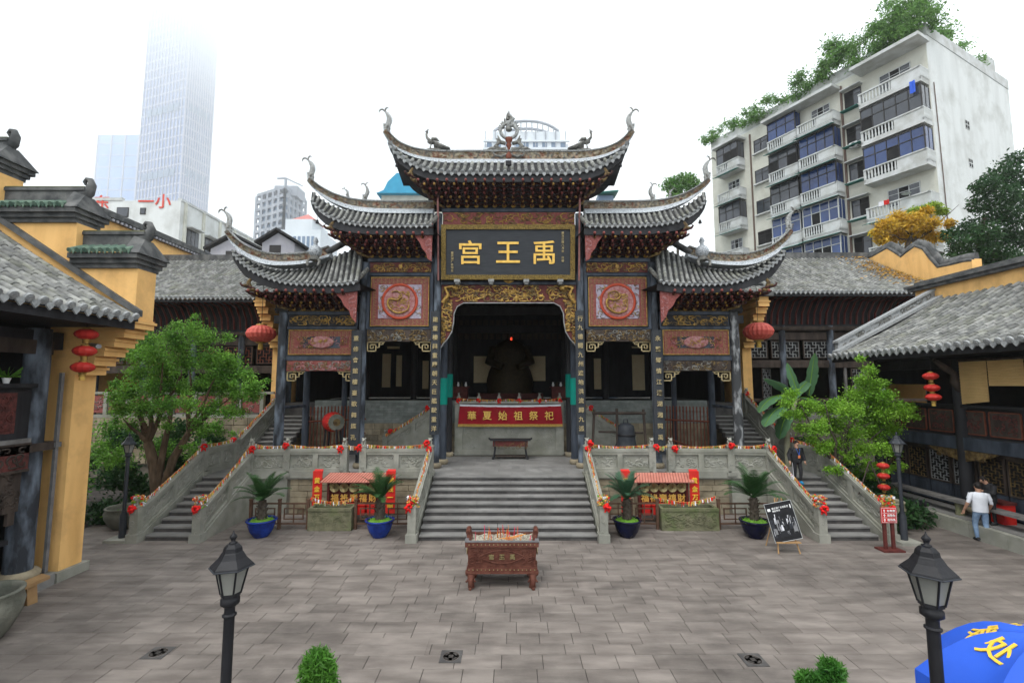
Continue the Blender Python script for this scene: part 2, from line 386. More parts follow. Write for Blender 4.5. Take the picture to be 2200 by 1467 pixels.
def curls(mb, f, s0, s1, h0, h1, t, n, seed, r=.02, size=.16, mi=0):
    """carved scrollwork: n spiral strands laid on a face; f(s,t,h) maps to space, t = depth of the face (towards viewer negative)"""
    rg = random.Random(seed)
    for i in range(n):
        cs, ch = rg.uniform(s0, s1), rg.uniform(h0, h1); a0 = rg.uniform(0, 6.28); sg = rg.choice((-1, 1)); R0 = size*rg.uniform(.6, 1.2)
        path = []; rad = []
        for k in range(8):
            u = k/7; a = a0+sg*u*4.4; rr = R0*(1-u*.8)
            path.append(f(min(max(cs+rr*math.cos(a), s0), s1), t-r*.3, min(max(ch+rr*math.sin(a)*.8, h0), h1))); rad.append(r*(1.0-.5*u) if k else r*.4)
        mb.tube(path, rad, 4, mi, caps=False)
XC = -0.14
# ================================================================ ground, courtyard paving
g = MB(); g.add([(-3000,-300,-.06),(3000,-300,-.06),(3000,4000,-.06),(-3000,4000,-.06)], [(0,1,2,3)])
tag(g.build('ground', 'ground_far'), kind='structure')
cy = MB().box(-26, 26, -3, 30, -.05, -.012).build('courtyard', 'joint'); tag(cy, kind='structure')
rg = random.Random(4)
slab_me = {}
def slab_mesh(w, d):
    k = (round(w, 2), round(d, 2))
    if k not in slab_me:
        b = .006; x, y = w/2, d/2
        mb = MB(); vs = [(-x,-y,-.012),(x,-y,-.012),(x,y,-.012),(-x,y,-.012),(-x,-y,-b),(x,-y,-b),(x,y,-b),(-x,y,-b),(-x+b,-y+b,0),(x-b,-y+b,0),(x-b,y-b,0),(-x+b,y-b,0)]
        mb.add(vs, [(8,9,10,11),(4,5,9,8),(5,6,10,9),(6,7,11,10),(7,4,8,11),(0,1,5,4),(1,2,6,5),(2,3,7,6),(3,0,4,7)])
        slab_me[k] = mb
    return slab_me[k]
slabs = []
y = 3.2; row = 0
while y < 18.4:
    d = rg.choice((.36, .40, .40, .44)); x = -14.5 + rg.uniform(-.6, 0)
    while x < 15.3:
        w = rg.choice((.55, .65, .7, .75, .85))
        cx, cyy = x+w/2, y+d/2
        slabs.append((cx, cyy, w, d, rg.uniform(-.0018, .0018)))
        x += w
    y += d; row += 1
slabs.append((-2.28, 9.42, 1.32, .62, .006))
def showing(s):
    zc = s[1]*_c; return abs(s[0]/s[1]) < 1.12 and s[1] > 7.0
vis = sorted([s for s in slabs if showing(s)], key=lambda s: s[1]**3/(s[2]*s[3]))
near = vis[:300]; nearset = set(map(id, near)); dm = {}
for s in near:
    k = (s[2], s[3])
    if k not in dm: dm[k] = slab_mesh(s[2]-.010, s[3]-.010).mesh('paving_slab', 'paving')
    link_mesh('paving_slab', dm[k], cy, Matrix.Translation((s[0], s[1], s[4])) @ Matrix.Rotation(rg.choice((0, math.pi)), 4, 'Z'))
rest = MB()
for s in slabs:
    if id(s) in nearset: continue
    b = slab_mesh(s[2]-.010, s[3]-.010); rest.add([(p[0]+s[0], p[1]+s[1], p[2]+s[4]) for p in b.v], b.f)
rest.build('paving_slabs', 'paving_far', cy, kind='stuff')
# drain covers: square plate with coin-shaped slots
def drain(px, py, label):
    p = onZ(px, py); t = thing('drain_cover', (p.x, p.y, .004), label, 'drain cover')
    part('plate', 'riser_stone', t, lambda m: m.box(p.x-.2, p.x+.2, p.y-.2, p.y+.2, -.004, .009))
    for k in range(4):
        a0 = k*math.pi/2+.3
        pts = [(.13*math.cos(a0+i*.16), .13*math.sin(a0+i*.16)) for i in range(7)]+[(.085*math.cos(a0+i*.16), .085*math.sin(a0+i*.16)) for i in range(6, -1, -1)]
        part('slot', 'joint', t, lambda m: m.prism(pts, .010, .0125, lambda u, v, d: (p.x+u, p.y+v, d)))
    part('slot', 'joint', t, lambda m: m.box(p.x-.045, p.x+.045, p.y-.045, p.y+.045, .010, .0125))
    part('rim', 'paving', t, lambda m: m.lathe([(.145,.009),(.145,.013),(.15,.013),(.15,.009)], (p.x, p.y, 0), 24))
drain(969, 1410, 'square stone drain cover on the axis of the incense burner')
drain(340, 1402, 'square stone drain cover near the round stone jar')
drain(1618, 1417, 'square stone drain cover between the lamp post and the clipped pine')
# ================================================================ terrace, stairs
ZT = 1.5; YT = 18.5; YB = 15.5
tr = thing('stone_terrace', (XC, 20, 0), 'raised stone terrace carrying the temple gate', 'terrace')
part('core', 'rubble_joint', tr, lambda m: (m.box(-8.6, -3.3, YT+.06, 24.4, 0, ZT-.03), m.box(3.05, 8.4, YT+.06, 24.4, 0, ZT-.03), m.box(-3.3, 3.05, YT+.02, 24.4, 0, ZT-.03), m.box(-12.2, -8.6, YT+.02, 20.6, 0, ZT-.03), m.box(8.4, 12.2, YT+.02, 20.6, 0, ZT-.03)))
part('side_facing', 'grey_stone', tr, lambda m: m.box(-10.2, -8.72, YT-.03, YT+.018, 0, ZT-.035)); part('side_facing', 'grey_stone', tr, lambda m: m.box(8.52, 10.1, YT-.03, YT+.018, 0, ZT-.035))
part('coping', 'grey_stone', tr, lambda m: (m.box(-8.7, -3.32, YT-.06, YT+.3, ZT-.16, ZT-.02), m.box(3.07, 8.5, YT-.06, YT+.3, ZT-.16, ZT-.02)))
k = 0
for x0, x1 in ((-8.6, -3.32), (3.07, 8.4)):
    z = .0
    for r_ in range(6):
        h = (ZT-.16)/6; x = x0
        while x < x1-.02:
            w = min(rg.uniform(.3, .75), x1-x); w = x1-x if x1-x-w < .2 else w
            part('stone_block', 'rubble', tr, lambda m: m.box(x+.008, x+w-.008, YT-rg.uniform(.01, .05), YT+.058, z+.008, z+h-.008))
            x += w
        z += h
def floor_slabs(x0, x1, y0, y1, z, parent, w=1.1, d=.62, mt='step_stone'):
    y = y0; r_ = 0
    while y < y1-.05:
        dd = min(d, y1-y); x = x0-(r_%2)*w*.5; r_ += 1
        while x < x1-.02:
            a, b = max(x, x0), min(x+w, x1)
            if b-a > .05: part('floor_slab', mt, parent, lambda m: m.box(a+.003, b-.003, y+.003, y+dd-.003, z-.03, z+rg.uniform(-.0015, .0015)))
            x += w
        y += d
floor_slabs(-3.3, 3.05, YT+.02, 23.2, ZT, tr)
floor_slabs(-8.6, -3.31, YT+.32, 24.4, ZT, tr, 1.3, .95); floor_slabs(3.06, 8.4, YT+.32, 24.4, ZT, tr, 1.3, .95)
floor_slabs(-12.2, -8.61, YT+.02, 20.6, ZT, tr, 1.2, .7); floor_slabs(8.41, 12.2, YT+.02, 20.6, ZT, tr, 1.2, .7)
def flight(name, label, x0, x1, ya, yb, za, zb, n, blocks=1):
    t = thing(name, ((x0+x1)/2, ya, za), label, 'stairs')
    d = (yb-ya)/n; h = (zb-za)/n
    for i in range(n):
        cuts = sorted([x0, x1]+[x0+(x1-x0)*(k+rg.uniform(-.25, .25))/blocks for k in range(1, blocks)])
        for a, b in zip(cuts, cuts[1:]):
            mb = MB(); y0 = ya+i*d; z0, z1 = za+i*h, za+(i+1)*h; e = .02
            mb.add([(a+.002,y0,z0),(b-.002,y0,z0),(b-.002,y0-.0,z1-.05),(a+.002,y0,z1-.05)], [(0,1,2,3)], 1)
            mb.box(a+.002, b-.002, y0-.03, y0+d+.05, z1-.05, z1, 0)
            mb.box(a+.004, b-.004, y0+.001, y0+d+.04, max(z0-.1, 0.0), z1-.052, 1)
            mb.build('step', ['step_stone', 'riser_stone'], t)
    return t
flight('central_staircase', 'wide grey stone stairs rising to the temple gate behind the incense burner', -3.0, 2.75, YB, YT, 0, ZT, 9, 4)
for sx, w in ((-1, 'drum'), (1, 'bell')):
    a, b = (-11.8, -10.3) if sx < 0 else (10.2, 11.8)
    flight('side_staircase', 'lower flight of side stairs by the %s' % ('broad spreading tree' if sx < 0 else 'poster easel'), a, b, YB, YT, 0, ZT, 9)
    flight('side_staircase', 'upper flight of side stairs beside the yellow corbelled wall and the %s' % ('spreading tree' if sx < 0 else 'banana plant'), a-.1*sx*0, b, 20.6, 24.2, ZT, 3.4, 11)
# ================================================================ balustrades with lion posts, garlands, bows
def lion(mb, c, s=1.0):
    x, y, z = c
    mb.box(x-.10*s, x+.10*s, y-.09*s, y+.09*s, z, z+.05*s); mb.ball((x, y+.02*s, z+.13*s), (.085*s, .09*s, .10*s), 8, 5)
    mb.ball((x, y-.05*s, z+.22*s), (.075*s, .075*s, .075*s), 8, 5); mb.ball((x, y-.115*s, z+.205*s), (.045*s, .04*s, .04*s), 6, 4)
    for k in (-1, 1): mb.ball((x+.065*k*s, y-.01*s, z+.28*s), .03*s, 6, 4); mb.cyl((x+.05*k*s, y-.08*s, z+.04*s), (x+.05*k*s, y-.05*s, z+.15*s), .028*s, n=6)
def stone_post(parent, x, y, z0, h, w=.26, lion_on=True, seed=0):
    def f(m):
        m.box(x-w/2, x+w/2, y-w/2, y+w/2, z0, z0+h); m.box(x-w/2-.05, x+w/2+.05, y-w/2-.05, y+w/2+.05, z0-.02, z0+(.26 if z0 < .1 else .12)); m.box(x-w/2-.02, x+w/2+.02, y-w/2-.02, y+w/2+.02, z0+h, z0+h+.04)
    p = part('post', 'grey_stone', parent, f)
    part('carving', 'carved_stone', p, lambda m: (curls(m, lambda s, t, q: Vector((x+s, y-w/2+t, z0+q)), -w*.34, w*.34, h*.12, h*.92, 0, 7, seed, .012, .09),
         curls(m, lambda s, t, q: Vector((x+w/2-t, y+s, z0+q)), -w*.34, w*.34, h*.12, h*.92, 0, 5, seed+1, .012, .09),
         curls(m, lambda s, t, q: Vector((x-w/2+t, y+s, z0+q)), -w*.34, w*.34, h*.12, h*.92, 0, 5, seed+2, .012, .09)), kind='stuff')
    if lion_on: part('lion_figure', 'carved_stone', p, lambda m: lion(m, (x, y, z0+h+.04), 1.0))
    return Vector((x, y, z0+h))
_seed = [10]
def balustrade(p0, p1, npan, label, posts=(1, 1), H=.98, base=.16, newel0=None):
    """stone parapet between two floor points (may slope); posts at its ends and carved panels between"""
    p0, p1 = Vector(p0), Vector(p1); d = p1-p0; L = math.hypot(d.x, d.y); ux, uy = d.x/L, d.y/L; sl_ = d.z/L
    nx, ny = uy, -ux
    t = thing('stone_balustrade', p0, label, 'balustrade')
    def f(s, tt, h): return Vector((p0.x+ux*s+nx*tt, p0.y+uy*s+ny*tt, p0.z+h+sl_*s))
    part('plinth', 'grey_stone', t, lambda m: m.box(.0, L, -.13, .13, -.30 if sl_ else -.1, base, f=f))
    part('handrail', 'grey_stone', t, lambda m: (m.box(.0, L, -.12, .12, H-.10, H, f=f), m.box(.0, L, -.075, .075, H, H+.03, f=f)))
    for i in range(npan):
        _seed[0] += 7; a, b = L*i/npan, L*(i+1)/npan
        fr = part('panel', 'grey_stone', t, lambda m: (m.box(a, b, -.025, .025, base, H-.10, f=f),
            m.box(a, a+.10, -.10, .10, base, H-.10, f=f), m.box(b-.10, b, -.10, .10, base, H-.10, f=f),
            m.box(a+.10, b-.10, -.098, .098, base, base+.10, f=f), m.box(a+.10, b-.10, -.098, .098, H-.20, H-.10, f=f)))
        k = max(6, int((b-a)*16))
        part('carving', 'carved_stone', fr, lambda m: (curls(m, f, a+.17, b-.17, base+.15, H-.26, .03, k, _seed[0], .03, .15), curls(m, lambda s, q, h: f(s, -q, h), a+.17, b-.17, base+.15, H-.26, .03, k, _seed[0]+3, .03, .15)), kind='stuff')
    if sl_ > .1:
        s1 = .3/sl_; part('string_wall', 'grey_stone', t, lambda m: m.prism([(s1, 0), (L, 0), (L, sl_*L-.29), (s1+.01, .01)], -.115, .115, lambda u, v, d: Vector((p0.x+ux*u+nx*d, p0.y+uy*u+ny*d, p0.z+v))))
    ends = []
    if posts[0]: ends.append(stone_post(t, p0.x, p0.y, p0.z-(.0), H+.10, seed=_seed[0]))
    if posts[1]: ends.append(stone_post(t, p1.x, p1.y, p1.z, H+.10, seed=_seed[0]+50))
    return t
GAR = ['bow_red', 'fringe', 'cloth_white', 'ribbon_mix', 'leaf_lime']
def garland(pts, label, sag=.10, dens=34, r=.014):
    rgg = random.Random(hash(label) % 999 if False else len(label)*7+int(abs(pts[0][0])*10))
    mb = MB()
    path = []
    for a, b in zip(pts, pts[1:]):
        a, b = Vector(a), Vector(b); n = max(4, int((b-a).length*5))
        for i in range(n): u = i/n; path.append(a.lerp(b, u)+Vector((rgg.uniform(-.015,.015), rgg.uniform(-.015,.015), -sag*4*u*(1-u)+rgg.uniform(-.01,.01))))
    path.append(Vector(pts[-1])); mb.tube(path, [r*rgg.uniform(.6, 1.2) for _ in path], 5, 3)
    for a, b in zip(path, path[1:]):
        n = max(2, int((b-a).length*dens*1.8))
        for i in range(n):
            p = a.lerp(b, rgg.random()); an = rgg.uniform(0, 6.28); l = rgg.uniform(.05, .15); w = rgg.uniform(.010, .022)
            o = Vector((math.cos(an), math.sin(an), 0)); q = p+o*.03; e = q+o*rgg.uniform(0, .04)+Vector((0, 0, -l)); sdir = Vector((-o.y, o.x, 0))*w
            mb.add([q-sdir+Vector((0,0,.02)), q+sdir+Vector((0,0,.02)), e+sdir, e-sdir], [(0,1,2,3)], rgg.choice((0, 0, 1, 1, 1, 1, 2, 2, 3, 3, 4)))
    return tag(mb.build('ribbon_garland', GAR), label, 'garland')
def bow_mesh():
    rb = random.Random(3); mb = MB()
    for i in range(26):
        th = rb.uniform(0, 6.28); ph = math.acos(rb.uniform(-1, 1)); d = Vector((math.sin(ph)*math.cos(th), math.sin(ph)*math.sin(th), math.cos(ph)))
        mb.ball(d*.095, (rb.uniform(.035, .06), rb.uniform(.035, .06), rb.uniform(.03, .055)), 6, 4)
    for k in (-1, 1): mb.add([(k*.02,-.05,-.05),(k*.08,-.06,-.06),(k*.09,-.05,-.19),(k*.04,-.04,-.17)], [(0,1,2,3)])
    return mb.mesh('ribbon_bow', 'bow_red')
BOW = bow_mesh()
def bow(p, label, s=1.0, group=None):
    o = link_mesh('ribbon_bow', BOW, None, Matrix.Translation(p) @ Matrix.Rotation(p[0]*9 % 6, 4, 'Z') @ Matrix.Scale(s, 4))
    return tag(o, label, 'bow', group or 'red bows tied along the balustrades')
LH = 1.12
for sx in (-1, 1):
    near_ = 'red drum' if sx < 0 else 'bronze bell'; tree = 'spreading tree' if sx < 0 else 'banana plant'; foot = 'spreading tree' if sx < 0 else 'red direction sign'
    xs = -3.2 if sx < 0 else 2.93; xt = -8.75 if sx < 0 else 8.5; xi = -10.05 if sx < 0 else 9.9; xo = -12.05 if sx < 0 else 12.1
    # central stair parapet
    balustrade((xs, YB-.1, 0), (xs, YT, ZT), 2, 'sloping carved parapet of the central stairs on the %s side' % near_, (1, 1))
    # terrace front
    xm = -6.16 if sx < 0 else 5.82
    balustrade((xs, YT, ZT), (xm+.37*(-sx), YT, ZT), 2, 'terrace front balustrade of carved panels between central stairs and couplet board, %s side' % near_, (0, 1))
    balustrade((xm-.37*(-sx), YT, ZT), (xt, YT, ZT), 2, 'terrace front balustrade of carved panels beyond the outer couplet board, %s side' % near_, (1, 1))
    balustrade((xt, YT, ZT), (xi, YT-.2, ZT), 1, 'short angled balustrade joining terrace and side stairs, %s side' % near_, (0, 1))
    balustrade((xi, YB-.1, 0), (xi, YT-.2, ZT), 2, 'inner sloping parapet of the side stairs by the %s' % ('potted cycads and drum' if sx < 0 else 'poster easel'), (1, 0))
    balustrade((xo, YB-.1, 0), (xo, YT, ZT), 2, 'outer sloping parapet of the side stairs by the %s' % foot, (1, 1))
    balustrade((xo, YT, ZT), (xo, 20.6, ZT), 2, 'level parapet of the side stair landing next to the %s' % tree, (0, 1))
    balustrade((xo, 20.6, ZT), (xo, 24.2, 3.4), 3, 'upper sloping parapet climbing to the hall past the %s' % tree, (0, 1))
    z1 = 1.0
    garland([(xs, YB-.1, z1+.22), (xs, YB+.4, z1+.25), (xs, YT, ZT+z1+.2)], 'ribbon garland down the central stair parapet, %s side' % near_, .05)
    garland([(xs, YT-.02, ZT+z1+.18), (xm+.37*(-sx), YT, ZT+z1+.16), (xm-.37*(-sx), YT, ZT+z1+.16), (xt, YT, ZT+z1+.16), (xi, YT-.2, ZT+z1+.22)], 'ribbon garland along the terrace front, %s side' % near_, .10)
    garland([(xi, YT-.2, ZT+z1+.2), (xi, YB+.3, z1+.3), (xi, YB-.1, z1+.2)], 'ribbon garland down the inner side stair parapet, %s side' % near_, .05)
    garland([(xo, YB-.1, z1+.2), (xo, YB+.3, z1+.28), (xo, YT, ZT+z1+.16), (xo, 20.6, ZT+z1+.16), (xo, 24.2, 3.4+z1+.16)], 'ribbon garland on the outer side stair parapet by the %s' % tree, .06)
    WH = ('at the foot of the central stairs', 'on the top post of the central stairs', 'on the terrace corner above the central stairs', 'on the post inward of the outer couplet board', 'on the post outward of the outer couplet board', 'on the terrace end post', 'where the terrace meets the side stairs', 'on the inner newel at the foot of the side stairs', 'on the outer newel at the foot of the side stairs', 'at the head of the lower side flight', 'on the landing post before the upper flight', 'on the topmost post by the yellow wall')
    for iq, q in enumerate(((xs+.1*sx, YB-.3, 1.12), (xs, YT-.2, ZT+1.0), (xs+.12*sx, YT-.18, ZT+1.24), (xm+.37*(-sx)-.14*sx*-1, YT-.17, ZT+1.08), (xm-.37*(-sx)+.12*sx, YT-.17, ZT+1.02), (xt, YT-.2, ZT+1.14), (xi+.1, YT-.4, ZT+1.05), (xi+.02, YB-.3, 1.06), (xo-.02, YB-.3, 1.06), (xo+.1*-sx, YT-.15, ZT+1.1), (xo, 20.45, ZT+1.1), (xo, 24.1, 3.4+1.12))):
        bow(q, 'red ribbon bow %s, %s side' % (WH[iq], 'drum' if sx < 0 else 'bell'), .95)
    # bundles of ribbons wound round the newels
    for q, lb in (((xs, YB-.1, 1.2), 'bundle of ribbons and padlocks on the central stair newel, %s side'), ((xi, YB-.1, 1.2), 'bundle of ribbons and padlocks on the inner side stair newel, %s side'), ((xo, YB-.1, 1.2), 'bundle of ribbons and padlocks on the outer side stair newel, %s side')):
        mb = MB(); rb = random.Random(int(q[0]*10))
        for i in range(110):
            a = rb.uniform(0, 6.28); rr = rb.uniform(.10, .19); p = Vector((q[0]+rr*math.cos(a), q[1]+rr*math.sin(a), q[2]+rb.uniform(-.12, .22))); w = rb.uniform(.015, .035)
            mb.cbox(p, (w*2, w, w*2.4), Matrix.Rotation(rb.uniform(0, 3), 3, 'Z') @ Matrix.Rotation(rb.uniform(0, 3), 3, 'X'), rb.choice((0, 1, 1, 2, 3, 3, 4)))
        tag(mb.build('ribbon_bundle', GAR), lb % near_, 'ribbons')
# ================================================================ tiled roofs
def tile_mb():
    mb = MB(); n = 6; vs = []
    for yy, r in ((0, .5), (1.08, .43)):
        for k in range(n+1): a = math.pi*k/n; vs.append((r*math.cos(a), yy, r*math.sin(a)*.95))
    mb.add(vs, [(k+1, k, n+1+k, n+2+k) for k in range(n)], 0, True)
    mb.add([vs[k] for k in range(n+1)], [tuple(range(n+1))])
    return mb
TILE = tile_mb(); TILE_ME = TILE.mesh('roof_tile', 'tile')
TV = np.array(TILE.v)
def disc_mb():
    mb = MB(); mb.tube([(0,0,0),(0,-.06,0)], [.5,.5], 10); mb.tube([(0,-.06,0),(0,-.075,0)], [.32,.32], 8); return mb
DISC_ME = disc_mb().mesh('eave_disc', 'tile_end')
DRIP_ME = MB().prism([(-.5,.1),(.5,.1),(.42,-.35),(0,-.8),(-.42,-.35)], -.04, 0, lambda u, v, d: (u, d, v)).mesh('drip_tile', 'tile_end')
def tiled_roof(parent, name, E, Rr, rows, label=None, tlen=.30, sag=.06, back=None, mats=('tile', 'tile_rest'), near=300, discs=True, thick=.07, wfac=.62, rest_name='roof_tiles', part_of=True):
    """E: eave curve, Rr: upper edge curve (same parameter), rows of half-round cover tiles between; returns the roof part"""
    n = rows*2; Ep = resample(E, n); Rp = resample(Rr, n)
    def P(u, v):
        x = u*n; i = min(int(x), n-1); q = x-i
        a, b = Ep[i].lerp(Ep[i+1], q), Rp[i].lerp(Rp[i+1], q); p = a.lerp(b, v); p.z -= sag*math.sin(math.pi*v)*min(1, (b-a).length/1.2); return p
    mb = MB(); mb.grid(lambda u, v: P(u, v), n, 5); mb.grid(lambda u, v: P(1-u, v)-Vector((0, 0, thick)), n, 5)
    mb.grid(lambda u, v: P(u, 0)-Vector((0, 0, thick*v)), n, 1)
    if back is not None: Bp = resample(back, n); mb.grid(lambda u, v: Rp[min(int(u*n), n)].lerp(Bp[min(int(u*n), n)], v), n, 2)
    roof = mb.build(name, 'pan_tile', parent)
    items = []
    for r in range(rows):
        u = (r+.5)/rows; a, b = P(u, 0), P(u, 1); L = (b-a).length; k = max(1, int(round(L/tlen)))
        du = .5/rows; w = (P(min(u+du, 1), 0)-P(max(u-du, 0), 0))
        for j in range(k):
            p0, p1 = P(u, j/k), P(u, (j+1)/k); Y = (p1-p0); ln = Y.length; Y.normalize()
            lat = P(min(u+du, 1), (j+.5)/k)-P(max(u-du, 0), (j+.5)/k); wd = lat.length
            X = lat-Y*lat.dot(Y)
            if X.length < 1e-5: continue
            wd = X.length; X.normalize(); Z = X.cross(Y)
            if Z.z < 0: Z = -Z; X = -X
            jr = 1+.05*math.sin(r*7.1+j*3.3)
            m = frame_matrix(p0+Z*.012, X, Y, Z) @ Matrix.Diagonal((wd*wfac*jr, ln, wd*wfac*jr, 1)); items.append((m, (p0-cam.location).length, wd))
            if j == 0 and discs and wd > .04:
                c = p0+Z*(wd*wfac*.28); md = frame_matrix(c, X, Y, Z) @ Matrix.Diagonal((wd*wfac*1.0, 1, wd*wfac*1.0, 1)); items.append((md, -1, 'd'))
                if r < rows-1:
                    e = P(min(u+du, 1), 0); mm = frame_matrix(e-Y*.02, X, Vector((Y.x, Y.y, 0)).normalized(), Vector((0, 0, 1))) @ Matrix.Diagonal((wd*.62, 1, wd*.62, 1)); items.append((mm, -1, 'h'))
    til = sorted([i for i in items if i[1] >= 0], key=lambda i: i[1])
    for i in items:
        if i[2] == 'd': link_mesh('eave_disc', DISC_ME, roof, i[0])
        elif i[2] == 'h': link_mesh('drip_tile', DRIP_ME, roof, i[0])
    for i in til[:near]: link_mesh('roof_tile', TILE_ME, roof, i[0])
    if len(til) > near:
        rm = MB()
        for i in til[near:]:
            A = np.array(i[0]); rm.add((TV @ A[:3, :3].T+A[:3, 3]).tolist(), TILE.f, 0, True)
        rm.build(rest_name, mats[1], roof, kind='stuff')
    return roof
def sweep(mb, path, sec, mi=0, closed=True):
    """section of (y, n) swept along a path that lies in an XZ plane; n is the in-plane normal"""
    k = len(path); rows_ = []
    for i, p in enumerate(path):
        T = (path[min(i+1, k-1)]-path[max(i-1, 0)]); T.y = 0; T.normalize(); Nn = Vector((-T.z, 0, T.x))
        if Nn.z < 0 or (abs(Nn.z) < 1e-6 and Nn.x > 0): Nn = -Nn
        s_ = sec(i/(k-1)) if callable(sec) else sec
        rows_.append([p+Vector((0, y, 0))+Nn*q for y, q in s_])
    m = len(rows_[0]); vs = [v for r in rows_ for v in r]
    mb.add(vs, [(i*m+j, i*m+(j+1)%m, (i+1)*m+(j+1)%m, (i+1)*m+j) for i in range(k-1) for j in range(m)], mi)
    mb.add(vs[:m], [tuple(range(m))], mi); mb.add(vs[-m:], [tuple(range(m))], mi)
def ridge(parent, pts, hc=.34, hm=.22, taper0=1.0, taper1=.45, seed=1):
    """ridge wall whose TOP follows pts: beaded cap, carved band, white mosaic band"""
    path = resample(pts, 36)
    tp = lambda u: taper0+(taper1-taper0)*max(0, (u-.45)/.55)**1.2
    c = MB(); sweep(c, path, lambda u: [(-.13, 0), (.13, 0), (.13, -.07*tp(u)), (-.13, -.07*tp(u))])
    for i in range(0, 36):
        for q in (0, .5):
            p = path[i].lerp(path[i+1], q); c.ball(p+Vector((0, -.13, -.03)), .028, 5, 3)
    c.build('ridge_cap', 'mosaic_bead', parent)
    b = MB(); sweep(b, path, lambda u: [(-.085, -.07*tp(u)), (.085, -.07*tp(u)), (.085, -(.07+hc)*tp(u)), (-.085, -(.07+hc)*tp(u))]); bo = b.build('ridge_band', 'ridge_carve', parent)
    rr = random.Random(seed); cv = MB()
    for i in range(36):
        T = (path[i+1]-path[i]); L = T.length; T.normalize(); Nn = Vector((-T.z, 0, T.x)); Nn = -Nn if Nn.z < 0 else Nn; u = i/36; k = tp(u)
        f = lambda s, t, h: path[i]+T*s+Vector((0, t, 0))+Nn*(h-(.07+hc)*k)
        curls(cv, f, 0, L, .04, hc*k-.03, -.095, max(2, int(L*9)), seed*100+i, .018, .10, rr.choice((0, 0, 1, 2)))
    cv.build('carving', ['ornament', 'old_gold', 'wood_red'], bo, kind='stuff')
    tq = lambda u: tp(u)*(1-.92*max(0, (u-.55)/.45)**1.3)
    m_ = MB(); sweep(m_, path, lambda u: [(-.10, -(.07+hc)*tp(u)), (.10, -(.07+hc)*tp(u)), (.16*tq(u), -(.07+hc)*tp(u)-(hm+.04)*tq(u)), (-.50*tq(u)-.02, -(.07+hc)*tp(u)-(hm+.04)*tq(u)), (-.30*tq(u)-.02, -(.07+hc)*tp(u)-hm*.45*tq(u))]); m_.build('mosaic_band', 'mosaic', parent)
def finial(parent, base, sgn, s=1.0, lean=0.0):
    """fish-tail dragon: sgn = +1 when outward is +X"""
    B = Vector(base); ca, sa = math.cos(lean), math.sin(lean)
    def f(u, v, d=0): u2, v2 = u*ca-v*sa, u*sa+v*ca; return B+Vector((-sgn*u2*s, d*s, v2*s))
    mb = MB()
    mb.tube([f(.0, -.15), f(.03, .1), f(.14, .34), f(.16, .55), f(.09, .75), f(.01, .9)], [.13*s, .14*s, .125*s, .10*s, .065*s, .035*s], 8, 1, flat=.6)
    mb.tube([f(.01, .88), f(-.07, .99), f(-.17, 1.0), f(-.25, .93), f(-.26, .85)], [.035*s, .04*s, .035*s, .025*s, .008*s], 6)
    mb.tube([f(.02, .88), f(.06, 1.0), f(.14, 1.05), f(.22, 1.0)], [.03*s, .035*s, .03*s, .008*s], 6)
    for k in range(9): v = .12+k*.08; u = [.14,.19,.24,.26,.265,.25,.22,.18,.13][k]; mb.tube([f(u-.04, v), f(u+.07, v+.03)], [.03*s, .004*s], 4)
    for k in range(7): v = -.1+k*.055; mb.tube([f(-.05, v), f(-.17-.02*(k % 2), v+.08)], [.035*s, .006*s], 4)
    for a in range(6): mb.ball(f(.05+.06*math.cos(a), -.02+.07*a/3, .08*math.sin(a*2)), .065*s, 6, 4)
    mb.build('ridge_finial', ['ornament', 'mosaic_bead'], parent)
BR = MB()
BR.box(-.045, .045, -.22, .14, -.05, .05); BR.hexa([(-.04,-.34,.02),(.04,-.34,.02),(.045,-.22,-.05),(-.045,-.22,-.05),(-.03,-.36,.07),(.03,-.36,.07),(.045,-.22,.05),(-.045,-.22,.05)])
for k in (-1, 1):
    BR.hexa([(0,-.02,-.05),(k*.21,-.10,.04),(k*.21,-.02,.04),(0,.06,-.05),(0,-.02,.02),(k*.21,-.10,.10),(k*.21,-.02,.10),(0,.06,.02)])
    BR.box(k*.21-.035, k*.21+.035, -.12, 0, .07, .13)
BR.ball((0,-.34,.085), (.062,.062,.062), 6, 4, 1)
BR_GOLD = BR.mesh('bracket', ['bracket_red', 'gold']); BR_RED = BR.mesh('bracket', ['bracket_red', 'carve_red'])
CUP = MB().lathe([(.05,0),(.09,.03),(.10,.08),(.07,.10),(.085,.13)], n=8).mesh('bracket_foot', 'gold')
gate = thing('temple_gate', (XC, 20, ZT), 'three-tiered carved wooden temple gate with upturned tiled roofs', 'gate')
def brackets(x0, x1, grow0, grow1, zb, zt, nb, seed=0, rows=6):
    bk = MB()
    for r in range(rows):  # stepped dark core that carries the arms
        y = 19.9-r*.19; z = zb+(zt-zb)*r/rows; bk.box(x0-grow0*r*.8, x1+grow1*r*.8, y+.02, 20.1, z+.02, z+(zt-zb)/rows+.03)
    o = bk.build('bracket_cluster', 'black_wood', gate)
    for r in range(rows):
        y = 19.86-r*.185; z = zb+(zt-zb)*(r+.45)/rows; a, b = x0-grow0*r, x1+grow1*r; n = nb+(r % 2)+int((grow0+grow1)*r/.43)
        for k in range(n):
            x = a+(b-a)*(k+.5)/n; link_mesh('bracket', BR_GOLD if r in (1, 4, 0) else BR_RED, o, Matrix.Translation((x, y, z)))
    for k in range(nb): link_mesh('bracket_foot', CUP, o, Matrix.Translation((x0+(x1-x0)*(k+.5)/nb, 19.80, zb-.05)))
    return o
